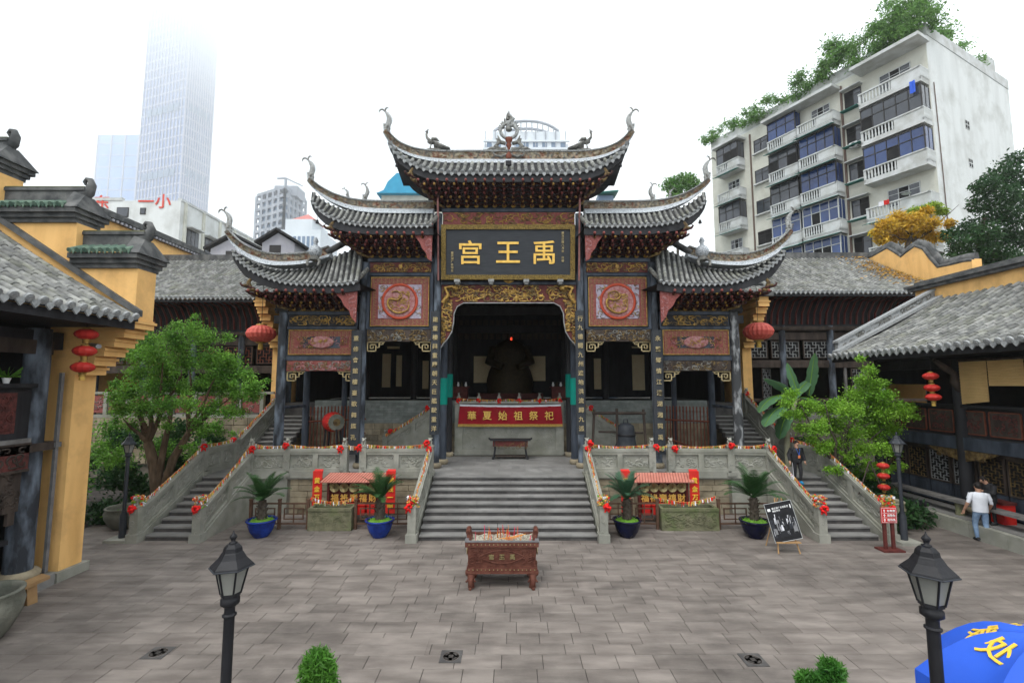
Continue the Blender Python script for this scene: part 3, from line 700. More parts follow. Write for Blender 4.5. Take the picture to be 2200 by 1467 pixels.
def corner_carving(x, zb, zt, s):
    mb = MB(); rr = random.Random(int(abs(x)*10))
    for k in range(6):
        u = k/5; X = x+s*u*1.05; z = zb+(zt-zb)*u*.95; Y = 19.75-u*.95
        mb.tube([(X-s*.12, Y+.1, z-.05), (X+s*.10, Y-.12, z), (X+s*.24, Y-.24, z+.02), (X+s*.30, Y-.28, z+.11), (X+s*.24, Y-.24, z+.17)], [.05, .06, .055, .04, .012], 6, k % 2)
        mb.ball((X+s*.14, Y-.2, z+.04), (.09, .07, .06), 6, 4)
    mb.tube([(x+s*1.1, 18.8, zt-.05), (x+s*1.15, 18.75, zt+.15), (x+s*1.05, 18.75, zt+.3)], [.09, .08, .06], 6)
    mb.build('corner_carving', ['old_gold', 'bracket_red'], gate)
def relief_panel(name, x0, x1, z0, z1, y, back, mats, n, seed, r=.03, size=.2, parent=None, border=None):
    b = MB().box(x0, x1, y, y+.06, z0, z1).build(name, back, parent or gate)
    part('carving', mats, b, lambda m: [curls(m, lambda s, t, h: Vector((x0+s, y+t, z0+h)), .03, x1-x0-.03, .03, z1-z0-.03, 0, n//len(mats) if isinstance(mats, list) else n, seed+q, r, size, q) for q in range(len(mats) if isinstance(mats, list) else 1)], kind='stuff')
    if border: part('border', border, b, lambda m: (m.box(x0-.035, x1+.035, y-.03, y+.05, z1, z1+.035), m.box(x0-.035, x1+.035, y-.03, y+.05, z0-.035, z0), m.box(x0-.035, x0, y-.03, y+.05, z0, z1), m.box(x1, x1+.035, y-.03, y+.05, z0, z1)))
    return b
def column(name, x, y, z0, z1, r, mt, parent, n=14):
    rr = random.Random(int(x*31+y)); k = 7
    path = [(x+rr.uniform(-.008, .008), y, z0+.22+(z1-z0-.22)*i/k) for i in range(k+1)]
    c = part(name, mt, parent, lambda m: m.tube(path, [r*(1.03-.08*i/k) for i in range(k+1)], n))
    part('column_base', 'rubble', c, lambda m: m.lathe([(r*1.25,0),(r*1.55,.06),(r*1.6,.14),(r*1.35,.22),(r*.9,.23)], (x, y, z0), 14))
    return c
def X_(dx): return XC+dx
# ---- columns
for s in (-1, 1):
    column('column', X_(s*3.1), 20, ZT, 12.5, .17, 'worn_column', gate); column('column', X_(s*6.3), 20, ZT, 10.3, .17, 'worn_column', gate)
    column('column', X_(s*9.75), 20, ZT, 8.12, .20, 'worn_column' if s < 0 else 'bare_column', gate)
    column('column', X_(s*2.92), 20.95, ZT, 12.3, .155, 'blue_wood', gate); column('column', X_(s*2.95), 23.1, ZT, 9.5, .15, 'black_wood', gate)
    column('column', X_(s*9.6), 22.2, ZT, 8.0, .15, 'blue_wood', gate); column('column', X_(s*8.3), 23.6, ZT, 8.0, .13, 'blue_wood', gate)
    part('tie_beam', 'blue_wood', gate, lambda m: m.cyl((X_(s*9.75), 20, 4.0), (X_(s*9.6), 22.2, 4.0), .07, n=8))
    # head caps of the outer columns
    part('column_head', 'black_wood', gate, lambda m: (m.box(X_(s*9.75)-.28, X_(s*9.75)+.28, 19.72, 20.2, 8.12, 8.24), m.box(X_(s*9.98)-.12, X_(s*9.98)+.12, 19.85, 20.1, 7.62, 7.95)))
    # ---- teal cloths round the inner columns
    for (cx, cy_, z0, z1, rr_) in ((X_(s*2.92), 20.95, 4.1, 5.28, .175), (X_(s*2.95), 23.1, 4.37, 5.5, .17)):
        tag(part('column_wrap', 'teal', None, lambda m: m.tube([(cx, cy_, z0), (cx, cy_, (z0+z1)/2), (cx, cy_, z1)], [rr_, rr_*1.01, rr_], 14)), 'green cloth wrapped round the %s column, %s side' % ('front' if cy_ < 22 else 'rear', 'drum' if s < 0 else 'bell'), 'cloth wrap')
# ---- centre bay
def bb(name, mt, x0, x1, y0, y1, z0, z1): return boxpart(name, mt, gate, X_(x0), X_(x1), y0, y1, z0, z1)
bb('beam', 'blue_wood', -2.95, 2.95, 19.86, 20.15, 12.55, 12.72); bb('beam', 'black_wood', -2.93, 2.93, 19.9, 20.12, 11.80, 11.93)
relief_panel('frieze', X_(-2.9), X_(2.9), 11.95, 12.53, 19.9, 'carve_red', ['gold', 'old_gold'], 90, 5, .034, .22)
bb('backing_board', 'black_wood', -2.93, 2.93, 20.0, 20.08, 9.36, 11.8); bb('beam', 'blue_wood', -2.93, 2.93, 19.85, 20.12, 9.30, 9.42)
arch = [(-2.92,9.30),(2.92,9.30),(2.92,6.55),(2.80,6.75),(2.62,6.95),(2.45,7.25),(2.38,7.65),(2.36,8.05),(2.22,8.35),(1.95,8.50),(-1.95,8.50),(-2.22,8.35),(-2.36,8.05),(-2.38,7.65),(-2.45,7.25),(-2.62,6.95),(-2.80,6.75),(-2.92,6.55)]
ar = MB()
halves = [[(-2.92,9.30),(0,9.30),(0,8.50),(-1.95,8.50),(-2.22,8.35)], [(0,9.30),(2.92,9.30),(2.22,8.35),(1.95,8.50),(0,8.50)]]
for h in halves: ar.prism([(X_(a), b) for a, b in h][::-1], 19.92, 20.05, lambda u, v, d: (u, d, v))
for s in (-1, 1):
    q = [(2.92,9.30),(2.92,8.05),(2.36,8.05),(2.22,8.35)]; ar.prism([(X_(s*a), b) for a, b in (q if s < 0 else q[::-1])], 19.92, 20.05, lambda u, v, d: (u, d, v))
    for (a0, z0), (a1, z1) in zip(arch[7:2:-1], arch[6:1:-1]):
        q = [(2.92,z0),(a0,z0),(a1,z1),(2.92,z1)]; ar.prism([(X_(s*a), b) for a, b in (q if s > 0 else q[::-1])], 19.92, 20.05, lambda u, v, d: (u, d, v))
arch_o = ar.build('arch_board', 'dark_red', gate)
def archcurls(m):
    for q in (0, 1):
        curls(m, lambda s, t, h: Vector((X_(s), 19.92+t, h)), -2.85, 2.85, 8.58, 9.25, 0, 85, 40+q, .045, .24, q)
        for s_ in (-1, 1):
            curls(m, lambda s, t, h: Vector((X_(s_*s), 19.92+t, h)), 2.45, 2.88, 7.3, 8.6, 0, 24, 60+q+s_, .045, .2, q)
            curls(m, lambda s, t, h: Vector((X_(s_*s), 19.92+t, h)), 2.74, 2.9, 6.75, 7.3, 0, 9, 70+q+s_, .035, .14, q)
part('carving', ['gold', 'old_gold'], arch_o, archcurls, kind='stuff')
part('arch_edge', 'lattice_grey', arch_o, lambda m: m.tube([(X_(a), 19.9, b) for a, b in arch[2:]], .028, 5))
part('carved_crest', 'gold', arch_o, lambda m: [m.tube([(X_(0), 19.86, 9.4), (X_(.22*math.cos(a)), 19.8, 9.4+.2*math.sin(a))], [.07, .02], 5) for a in (.2, .8, 1.57, 2.3, 2.9)])
for s in (-1, 1):
    part('corner_dragon', 'gold', arch_o, lambda m: (m.tube([(X_(s*2.85), 19.85, 8.5), (X_(s*2.6), 19.8, 8.85), (X_(s*2.75), 19.8, 9.15), (X_(s*2.45), 19.78, 9.2), (X_(s*2.25), 19.8, 9.05)], [.09, .08, .07, .06, .03], 7), m.ball((X_(s*2.3), 19.78, 9.12), (.13, .08, .1), 7, 5)))
# ---- side bays
for s in (-1, 1):
    sd = 1 if s > 0 else -1
    def rx(a, b): return (X_(s*b), X_(s*a)) if s < 0 else (X_(a), X_(b))
    x0, x1 = rx(3.28, 6.14)
    def B(name, mt, y0, y1, z0, z1): return boxpart(name, mt, gate, x0, x1, y0, y1, z0, z1)
    B('beam', 'blue_wood', 19.85, 20.12, 10.31, 10.48); B('beam', 'blue_wood', 19.88, 20.12, 9.70, 9.82); B('beam', 'blue_wood', 19.86, 20.12, 7.36, 7.42)
    B('backing_board', 'blue_wood', 19.96, 20.06, 7.42, 10.31)
    boxpart('stile', 'blue_wood', gate, x0, x0+.12, 19.87, 19.955, 7.42, 9.70); boxpart('stile', 'blue_wood', gate, x1-.12, x1, 19.87, 19.955, 7.42, 9.70)
    relief_panel('frieze', x0+.1, x1-.1, 9.85, 10.28, 19.9, 'dark_red', ['gold', 'old_gold'], 60, 80+s, .03, .2)
    part('sun_disc', 'gold', gate, lambda m: m.cyl(((x0+x1)/2, 19.9, 10.1), ((x0+x1)/2, 19.85, 10.1), .085, n=14))
    xa, xb = x0+.2, x1-.2; za, zb_ = 7.52, 9.6; xm_, zm_ = (xa+xb)/2, (za+zb_)/2
    pan = MB().box(xa, xb, 19.90, 19.955, za, zb_).build('carved_panel', 'carve_red', gate)
    part('border', 'gold', pan, lambda m: (m.box(xa-.03, xb+.03, 19.86, 19.95, zb_, zb_+.03), m.box(xa-.03, xb+.03, 19.86, 19.95, za-.03, za), m.box(xa-.03, xa, 19.86, 19.95, za, zb_), m.box(xb, xb+.03, 19.86, 19.95, za, zb_)))
    def fret(m):
        for (u0, u1, w0, w1) in ((xa+.02, xb-.02, zb_-.26, zb_-.02), (xa+.02, xb-.02, za+.02, za+.26), (xa+.02, xa+.26, za+.28, zb_-.28), (xb-.26, xb-.02, za+.28, zb_-.28)):
            nx_ = max(1, int(round((u1-u0)/.17))); nz_ = max(1, int(round((w1-w0)/.12)))
            for i in range(nx_):
                for j in range(nz_):
                    cx, cz = u0+(u1-u0)*(i+.5)/nx_, w0+(w1-w0)*(j+.5)/nz_; d = .045 if (i+j) % 2 else .03
                    m.box(cx-.065, cx+.065, 19.885, 19.9, cz+d-.009, cz+d+.009); m.box(cx-.065, cx+.03, 19.885, 19.9, cz-d-.009, cz-d+.009); m.box(cx-.065, cx-.047, 19.885, 19.9, cz-d+.01, cz+d-.01)
    part('fretwork', 'gold_dull', pan, fret, kind='stuff')
    field = part('panel_field', 'panel_blue', pan, lambda m: m.box(xa+.30, xb-.30, 19.88, 19.899, za+.30, zb_-.30))
    part('carving', ['gold', 'carve_pink', 'old_gold'], pan, lambda m: [curls(m, lambda a, t, h: Vector((a, 19.88+t, h)), xa+.32, xb-.32, za+.32, zb_-.32, 0, 34, 90+q+s, .022, .15, q) for q in range(3)], kind='stuff')
    part('roundel_ring', 'vermilion', pan, lambda m: (m.lathe([(.68,-.02),(.68,.03),(.79,.03),(.79,-.02)], (0,0,0), 36)), local=True).matrix_basis = wmat(pan).inverted() @ Matrix.Translation((xm_, 19.87, zm_)) @ Matrix.Rotation(math.pi/2, 4, 'X')
    disc = part('roundel', 'carve_pink', pan, lambda m: m.cyl((xm_, 19.88, zm_), (xm_, 19.835, zm_), .67, n=32))
    part('dragon_carving', 'gold', disc, lambda m: (m.tube(resample([(xm_+.42, 19.82, zm_-.1), (xm_+.32, 19.80, zm_-.4), (xm_-.1, 19.80, zm_-.5), (xm_-.46, 19.80, zm_-.25), (xm_-.45, 19.80, zm_+.1), (xm_-.1, 19.79, zm_+.05), (xm_+.1, 19.79, zm_+.25), (xm_-.1, 19.79, zm_+.45), (xm_-.35, 19.8, zm_+.4)], 30), [.02+.03*math.sin(math.pi*min(1, i/26)) for i in range(31)], 6), curls(m, lambda a, t, h: Vector((a, 19.83+t, h)), xm_-.42, xm_+.42, zm_-.42, zm_+.42, 0, 46, 33+s, .02, .13)))
    relief_panel('carved_beam', x0+.05, x1-.05, 6.83, 7.34, 19.88, 'timber', ['old_gold', 'ornament', 'old_gold'], 84, 120+s, .028, .15)
    bb_ = lambda m, c, k: None
    def fretcorner(px_, pz, k, parent=gate):
        def g(m):
            e = lambda a, b, c, d: m.box(min(px_+k*a, px_+k*b), max(px_+k*a, px_+k*b), 19.92, 19.98, pz-d, pz-c)
            for q in ((0,.75,0,.04),(0,.04,0,.42),(0,.4,.38,.42),(.36,.4,.1,.42),(.12,.4,.1,.14),(.12,.16,.1,.3),(.12,.28,.27,.3),(.5,.54,.0,.26),(.4,.54,.23,.26),(.66,.7,0,.13),(.54,.7,.10,.13),(.25,.28,.18,.3)): e(*q)
        part('corner_fretwork', 'text_pale', parent, g)
    fretcorner(x0+.05, 6.82, 1); fretcorner(x1-.05, 6.82, -1)
    # outer bay
    x0, x1 = rx(6.52, 9.53)
    B('beam', 'blue_wood', 19.85, 20.12, 7.99, 8.13); part('bead_moulding', 'old_gold', gate, lambda m: [m.ball((x0+(x1-x0)*(i+.5)/40, 19.84, 8.15), .035, 5, 3) for i in range(40)])
    B('backing_board', 'blue_wood', 19.96, 20.06, 6.05, 7.99); B('beam', 'blue_wood', 19.88, 20.12, 7.36, 7.48); B('beam', 'blue_wood', 19.86, 20.12, 6.02, 6.2)
    relief_panel('frieze', x0+.08, x1-.08, 7.51, 7.96, 19.9, 'black_wood', ['gold', 'old_gold'], 60, 140+s, .032, .2)
    xa, xb = x0+.12, x1-.12; za, zb_ = 6.29, 7.30; xm_, zm_ = (xa+xb)/2, (za+zb_)/2
    pan = MB().box(xa, xb, 19.90, 19.955, za, zb_).build('carved_panel', 'carve_red', gate)
    part('border', 'gold', pan, lambda m: (m.box(xa-.03, xb+.03, 19.86, 19.95, zb_, zb_+.03), m.box(xa-.03, xb+.03, 19.86, 19.95, za-.03, za), m.box(xa-.03, xa, 19.86, 19.95, za, zb_), m.box(xb, xb+.03, 19.86, 19.95, za, zb_)))
    part('fretwork', 'gold_dull', pan, fret, kind='stuff')
    part('panel_field', 'blue_wood', pan, lambda m: m.box(xa+.6, xb-.6, 19.88, 19.899, za+.26, zb_-.26))
    part('oval_medallion', 'carve_pink', pan, lambda m: m.lathe([(.26,-.03),(.26,.03),(.22,.045),(.0,.05)], (0,0,0), 28, sq=(2.0, 1)), local=True).matrix_basis = wmat(pan).inverted() @ Matrix.Translation((xm_, 19.87, zm_)) @ Matrix.Rotation(math.pi/2, 4, 'X')
    part('carving', ['gold', 'old_gold', 'carve_pink'], pan, lambda m: [curls(m, lambda a, t, h: Vector((a, 19.875+t, h)), xa+.3, xb-.3, za+.26, zb_-.26, 0, 22, 160+q+s, .02, .13, q) for q in range(3)]+[curls(m, lambda a, t, h: Vector((a, 19.81+t, h)), xm_-.4, xm_+.4, zm_-.16, zm_+.16, 0, 12, 171+s, .02, .1, 0)], kind='stuff')
    relief_panel('carved_beam', x0+.05, x1-.05, 5.57, 6.0, 19.88, 'carve_red' if s < 0 else 'timber', ['old_gold', 'ornament', 'carve_pink' if s < 0 else 'timber'], 84, 180+s, .028, .15)
    fretcorner(x0+.05, 5.56, 1); fretcorner(x1-.05, 5.56, -1)
    # drain pipe
    part('drain_pipe', 'pipe_pink', gate, lambda m: m.tube([(X_(s*3.06), 19.3, 13.9), (X_(s*3.06), 19.4, 13.2), (X_(s*3.03), 19.7, 9.6), (X_(s*3.03), 19.72, 9.45)], .045, 8))
# ---- upper walls behind the brackets
bb('upper_wall', 'black_wood', -3.6, 3.6, 20.12, 20.3, 12.7, 14.3)
for s in (-1, 1):
    a, b = sorted((s*3.2, s*7.0)); bb('upper_wall', 'black_wood', a, b, 20.12, 20.3, 10.4, 12.2)
    a, b = sorted((s*6.4, s*10.2)); bb('upper_wall', 'black_wood', a, b, 20.12, 20.3, 8.1, 9.9)
brackets(X_(-2.85), X_(2.85), .22, .22, 12.76, 13.42, 14)
for s in (-1, 1):
    a, b = (X_(3.35), X_(6.15)) if s > 0 else (X_(-6.15), X_(-3.35)); brackets(a, b, 0 if s > 0 else .26, .26 if s > 0 else 0, 10.52, 11.16, 7)
    a, b = (X_(6.55), X_(9.45)) if s > 0 else (X_(-9.45), X_(-6.55)); brackets(a, b, 0 if s > 0 else .26, .26 if s > 0 else 0, 8.2, 8.76, 7)
    corner_carving(X_(s*2.95), 12.78, 13.7, s); corner_carving(X_(s*6.2), 10.55, 11.4, s); corner_carving(X_(s*9.5), 8.25, 9.0, s)
# ---- the five roofs
YE = 18.7
def gate_roof(Ept, Rpt, rows, s, both=False, yr=19.55):
    """Ept/Rpt: (dx, z) lists from the inner end outward; s = side, or both mirrored"""
    def mk(pts, y0, y1):
        q = []
        n = len(pts)
        for i, (dx, z) in enumerate(pts):
            k = max(0, (i-(n-3))/2.0); q.append(Vector((X_(s*dx), y0+(y1-y0)*k, z-(.24 if y0 > 19 else 0))))
        return q
    if both:
        L = lambda pts, y0, y1: [Vector((2*XC-p.x, p.y, p.z)) for p in mk(pts, y0, y1)[:0:-1]]+mk(pts, y0, y1)
        E, Rr, Bk = L(Ept, YE, 18.75), L(Rpt, yr, 18.95), L(Ept, 21.6, 21.4)
    else:
        E, Rr, Bk = mk(Ept, YE, 18.75), mk(Rpt, yr, 18.95), mk(Ept, 21.6, 21.4)
    ro = tiled_roof(gate, 'tiled_roof', E, Rr, rows, back=Bk, tlen=.32, wfac=.60)
    # soffit and fascia
    so_ = MB(); Ep = resample(E, 30)
    so_.grid(lambda u, v: (lambda p: Vector((p.x+(XC+(p.x-XC)*.93-p.x)*v, p.y+(20.1-p.y)*v, p.z-.10+(min(p.z, E[len(E)//2 if both else 0].z+.2)-p.z-.05)*v)))(Ep[min(int(u*30), 30)]), 30, 3)
    so_.build('soffit', 'black_wood', gate)
    fa = MB(); sweep(fa, [p+Vector((0, .06, -.08)) for p in Ep], lambda u: (lambda h: [(-.04, 0), (.04, 0), (.04, -h), (-.04, -h)])(.04+.26*min(1, (1-u)/.2, u/.2 if both else 1))); fa.build('fascia', 'black_wood', gate)
    return ro
E1 = [(0,13.78),(1.3,13.78),(2.58,13.80),(3.65,14.0),(4.48,14.42),(4.86,14.82),(5.07,15.22)]
T1 = [(0,15.4),(1.6,15.4),(3.2,15.4),(4.1,15.5),(4.76,15.74),(5.16,16.04),(5.46,16.42)]
R1 = [(0,14.85),(1.5,14.85),(2.9,14.86),(3.85,14.96),(4.52,15.16),(4.9,15.38),(5.12,15.55)]
gate_roof(E1, R1, 38, 1, both=True)
E2 = [(3.12,11.52),(4.3,11.52),(5.62,11.53),(6.78,11.68),(7.5,11.98),(7.98,12.34),(8.22,12.72)]
T2 = [(3.3,13.07),(5.0,13.08),(6.6,13.14),(7.5,13.34),(8.12,13.62),(8.54,13.90),(8.82,14.16)]
R2 = [(3.2,12.52),(4.8,12.52),(6.1,12.56),(7.1,12.74),(7.7,12.95),(8.08,13.16),(8.28,13.32)]
E3 = [(6.1,9.20),(6.8,9.10),(7.9,9.08),(9.2,9.17),(10.4,9.60),(11.1,10.12),(11.42,10.52)]
R3 = [(6.4,11.1),(7.3,11.0),(8.4,10.4),(9.5,10.22),(10.5,10.28),(11.2,10.52),(11.5,10.82)]
T3 = [(7.9,11.05),(8.6,10.82),(9.4,10.72),(10.4,10.73),(11.3,10.98),(11.9,11.36),(12.34,11.8)]
for s in (-1, 1):
    gate_roof(E2, R2, 24, s); gate_roof(E3, R3, 25, s, yr=20.1)
def ridge_pt(s, d, z, y): return Vector((X_(s*d)*y/20, y, 5+(z-5)*y/20))   # heights were read off at Y = 20
def half_ridge(T, s, y, dy, x0, hc=.30, hm=.2, seed=1):
    ridge(gate, [ridge_pt(s, d, z, y-max(0, (d-x0)/(T[-1][0]-x0))*dy) for d, z in T], hc, hm, 1.0, .55, seed)
for s in (-1, 1):
    half_ridge([(0.0,15.4)]+T1[1:], s, 20, .8, 3.5, .34, .34, 3+s)
    half_ridge(T2, s, 20, .8, 6.5, .30, .32, 8+s)
    half_ridge(T3, s, 20.1, .8, 9.5, .30, .24, 12+s)
    finial(gate, ridge_pt(s, 5.49, 16.44, 19.2), s, .92, .15); finial(gate, ridge_pt(s, 8.84, 14.18, 19.2), s, .9, .2); finial(gate, ridge_pt(s, 12.37, 11.84, 19.3), s, .9, .3)
    finial(gate, (X_(s*6.4), 20, 13.2), s, .7); finial(gate, (X_(s*7.15), 20, 13.32), s, .42, .5)
    # hip rib from the third tier up to the second tier's wall, inner verge scroll and red carved gusset
    part('hip_ridge', 'ridge_dark', gate, lambda m: m.tube([(X_(s*8.0), 20.0, 10.75), (X_(s*7.5), 20.4, 11.25), (X_(s*7.0), 20.9, 11.9)], [.14, .15, .15], 8))
    for (dx, zt, w, h, yy) in ((5.92, 9.2, 1.05, 1.7, 18.8), (2.88, 11.6, .85, 1.55, 18.8)):
        poly = [(0, .05), (w, -.25), (w*.9, -.45), (w*.62, -.75), (w*.5, -1.0), (w*.3, -1.2), (w*.22, -1.45), (.02, -h)]
        gp = part('carved_gusset', 'carve_red', gate, lambda m: m.prism([(X_(s*(dx+.28+a)), zt+b) for a, b in (poly if s > 0 else poly[::-1])][::-1], yy, yy+.06, lambda u, v, d: (u, d, v)))
        part('carving', 'carve_pink', gp, lambda m: [curls(m, lambda a, t, b: Vector((X_(s*(dx+.28+a)), yy+t, zt+b)), .03, max(.06, w*(1-k/5.2)-.12), -.42-k*.26, -.18-k*.24, 0, 8, 7+k, .016, .1) for k in range(5)], kind='stuff')
        part('verge_scroll', 'ornament', gate, lambda m: m.tube([(X_(s*(dx+.15)), 19.7, zt+.75), (X_(s*(dx+.3)), 19.2, zt+.3), (X_(s*(dx+.55)), 18.85, zt+.0), (X_(s*(dx+1.1)), 18.72, zt-.12), (X_(s*(dx+1.5)), 18.7, zt-.10)], [.10, .11, .10, .08, .05], 8, flat=.6))
    # globe ornament
    vx, vz = X_(s*8.22), 10.0
    part('globe_ornament', ['mosaic', 'ornament'], gate, lambda m: (m.ball((vx, 19.35, vz+.62), (.27, .27, .27), 14, 9), m.lathe([(.1,0),(.07,.12),(.12,.2),(.05,.36)], (vx, 19.35, vz+.86), 10, 0), m.lathe([(.22,0),(.26,.06),(.16,.12),(.18,.2)], (vx, 19.35, vz+.22), 10, 1), [m.tube([(vx+.12*a, 19.3, vz+.3), (vx+.26*a, 19.2, vz+.15), (vx+.22*a, 19.15, vz-.05)], [.06, .06, .05], 6, 1) for a in (-1, 1)]))
    # phoenix
    px0 = X_(s*3.45)
    def phoenix(m):
        q = lambda a, z, y=0: (px0+s*a, 20+y, 15.42+z)
        m.ball(q(.02, .42), (.20, .10, .13), 10, 6); m.tube([q(.12, .48), q(.24, .62), q(.26, .78), q(.22, .88)], [.08, .055, .045, .05], 7); m.ball(q(.24, .90), (.06, .045, .05), 7, 5)
        m.tube([q(.28, .9), q(.36, .87)], [.02, .003], 5); m.tube([q(.2, .95), q(.12, 1.02)], [.02, .005], 4); m.tube([q(.22, .95), q(.2, 1.04)], [.02, .005], 4)
        for k in (-.05, .05): m.tube([q(.04, .34, k), q(.10+k, .02, k)], [.025, .015], 5)
        for k in range(4): m.tube([q(-.1, .40-k*.05, (k-1.5)*.05), q(-.35, .22-k*.05, (k-1.5)*.08), q(-.62-k*.05, .10, (k-1.5)*.1), q(-.82, .06, (k-1.5)*.1)], [.07, .075, .06, .02], 6)
        m.ball(q(-.1, .03), (.5, .12, .08), 8, 4)
        m.tube([q(.0, .52, -.1), q(-.2, .48, -.12), q(-.36, .36, -.12)], [.06, .07, .01], 6)
    part('phoenix', 'ornament', gate, phoenix)
    for d, z in ((5.05, 15.0), (8.3, 12.55)):
        part('wind_bell', 'lamp_black', gate, lambda m: (m.lathe([(.075,0),(.06,.08),(.04,.14),(.01,.16)], (X_(s*(d-.35)), 18.8, z-.9), 8), m.cyl((X_(s*(d-.35)), 18.8, z-.74), (X_(s*(d-.35)), 18.8, z-.5), .008, n=4)))
# centre crest
def crest(m):
    q = lambda a, z, y=-.05: (XC+a, 20+y, 15.35+z)
    m.lathe([(.12,-.35),(.16,-.2),(.05,.0),(.08,.2),(.13,.32),(.08,.4),(.15,.5),(.17,.62),(.1,.66)], (XC, 19.95, 15.35), 10, 1)
    ring = [q(.38*math.cos(a), .98+.36*math.sin(a)) for a in [i*2*math.pi/16+.6 for i in range(16)]]
    m.tube(ring, [.075]*16, 7, 2)
    m.tube([q(.30, .72), q(.4, 1.0), q(.2, 1.25), q(-.1, 1.15), q(.05, 1.4), q(.22, 1.55), q(.05, 1.7)], [.06, .09, .10, .10, .09, .07, .03], 7, 2)
    m.ball(q(0, 1.0, -.12), (.16, .1, .12), 8, 5)
    for i in range(15):
        a = math.pi*(i/14); m.tube([q(.4*math.cos(a), 1.0+.4*math.sin(a)), q(.52*math.cos(a), 1.02+.55*math.sin(a))], [.05, .008], 4)
    for a, z in ((0, 1.95), (-.08, 1.85), (.1, 1.8), (-.2, 1.6), (-.32, 1.45), (.06, 1.72)): m.tube([q(a*.8, z-.35), q(a, z)], [.09, .01], 5)
    for k in (-1, 1):
        m.tube([q(.05*k, -.1), q(.35*k, -.3, -.18), q(.65*k, -.22, -.18), q(.7*k, -.08, -.18), q(.58*k, -.1, -.18)], [.05, .06, .05, .04, .03], 6)
        m.tube([q(.1*k, .1), q(.4*k, .08), q(.6*k, .25), q(.45*k, .42), q(.55*k, .62)], [.1, .11, .1, .09, .03], 7); m.tube([q(.5*k, .1), q(.8*k, .15), q(1.0*k, .05)], [.09, .08, .04], 6)
        m.tube([q(.15*k, .38), q(.4*k, .45), q(.5*k, .75)], [.08, .09, .02], 6)
part('crest_ornament', ['ornament', 'wood_red', 'mosaic_bead'], gate, crest)
part('floodlight', 'lamp_black', gate, lambda m: (m.box(XC-.12, XC+.12, 18.62, 18.74, 14.1, 14.28), m.box(XC-.02, XC+.02, 18.7, 18.95, 14.15, 14.2)))
# ================================================================ name plaque and couplet boards
pq = thing('name_plaque', (XC, 19.75, 9.45), 'black name plaque with three large gold characters in patterned gold frame', 'plaque')
tilt = .10
def pf(u, v, d=0): return Vector((XC-.03+u, 19.72-v*tilt-d, 9.47+v))
def frm(m):
    for q in ((-2.87,2.87,0,.2),(-2.87,2.87,2.14,2.34),(-2.87,-2.67,.2,2.14),(2.67,2.87,.2,2.14)):
        m.hexa([pf(q[0],q[2],.09),pf(q[1],q[2],.09),pf(q[1],q[2],-.03),pf(q[0],q[2],-.03),pf(q[0],q[3],.09),pf(q[1],q[3],.09),pf(q[1],q[3],-.03),pf(q[0],q[3],-.03)])
part('frame', 'gold_pattern', pq, frm)
part('board', 'plaque_black', pq, lambda m: m.hexa([pf(-2.7,.15,.03),pf(2.7,.15,.03),pf(2.7,.15,-.02),pf(-2.7,.15,-.02),pf(-2.7,2.2,.03),pf(2.7,2.2,.03),pf(2.7,2.2,-.02),pf(-2.7,2.2,-.02)]))
def plaque_m(u, v, sx, sz):
    p = pf(u, v, .035); return Matrix.Translation(p) @ Matrix.Rotation(math.pi/2+math.atan(tilt), 4, 'X') @ Matrix.Diagonal((sx, sz, 1, 1))
for ch, u in (('宫', -1.62), ('王', 0.0), ('禹', 1.55)): glyph(ch, 'text_gold', plaque_m(u, 1.17, 1.12, 1.08) @ Matrix.Shear('XZ', 4, (0, 0)) , pq)
for i, ch in enumerate('歲次己酉八月吉日書'): glyph(ch, 'text_pale', plaque_m(2.35, 2.0-i*.13-(.15 if i > 6 else 0), .12, .11), pq, 'small_character')
for i, ch in enumerate('重庆湖广会馆立'): glyph(ch, 'text_pale', plaque_m(-2.4, 1.15-i*.125, .12, .11), pq, 'small_character')
for u in (-2.2, -.75, .75, 2.2): part('support_bracket', 'lattice_grey', pq, lambda m: (m.box(XC+u-.12, XC+u+.12, 19.45, 19.8, 9.33, 9.45), m.box(XC+u-.08, XC+u+.08, 19.5, 19.8, 9.25, 9.33)))
def couplet(x, z0, z1, w, chars, label, y=19.62, top=.35, bot=.25, sz=.23):
    t = thing('couplet_board', (x, y, z0), label, 'couplet board')
    part('board', 'plaque_black', t, lambda m: m.prism([(w/2*math.sin(a), w*.22*math.cos(a)) for a in (-1.57, -1.0, -.5, 0, .5, 1.0, 1.57)]+[(w/2*.96, -.02), (-w/2*.96, -.02)], z0, z1, lambda u, v, d: (x+u, y-v, d)))
    n = len(chars)
    for i, ch in enumerate(chars): glyph(ch, 'text_pale', face_cam(x, y-w*.225, z1-top-(z1-z0-top-bot)*i/(n-1), sz, sz*1.02), t)
    part('ring', 'lamp_black', t, lambda m: m.tube([(x-.03, y, z1), (x, y, z1+.08), (x+.03, y, z1)], .012, 5))
couplet(X_(-3.10), 2.93, 8.08, .40, '建重樓興重慶朝天巨艦駛重洋', 'tall black couplet board on inner column of the drum side, thirteen gold characters')
couplet(X_(3.02), 2.93, 8.12, .40, '行九德開九州遍地洪流歸九派', 'tall black couplet board on inner column of the bell side, thirteen gold characters')
couplet(X_(-6.42), 2.12, 7.28, .48, '重修會館樓臺歌舞燦孔時', 'tall black couplet board on outer column next to the red drum, eleven gold characters')
couplet(X_(6.28), 2.12, 7.28, .48, '永繫鄉情江漢湖湘同禹甸', 'tall black couplet board on outer column next to the bell frame, eleven gold characters')
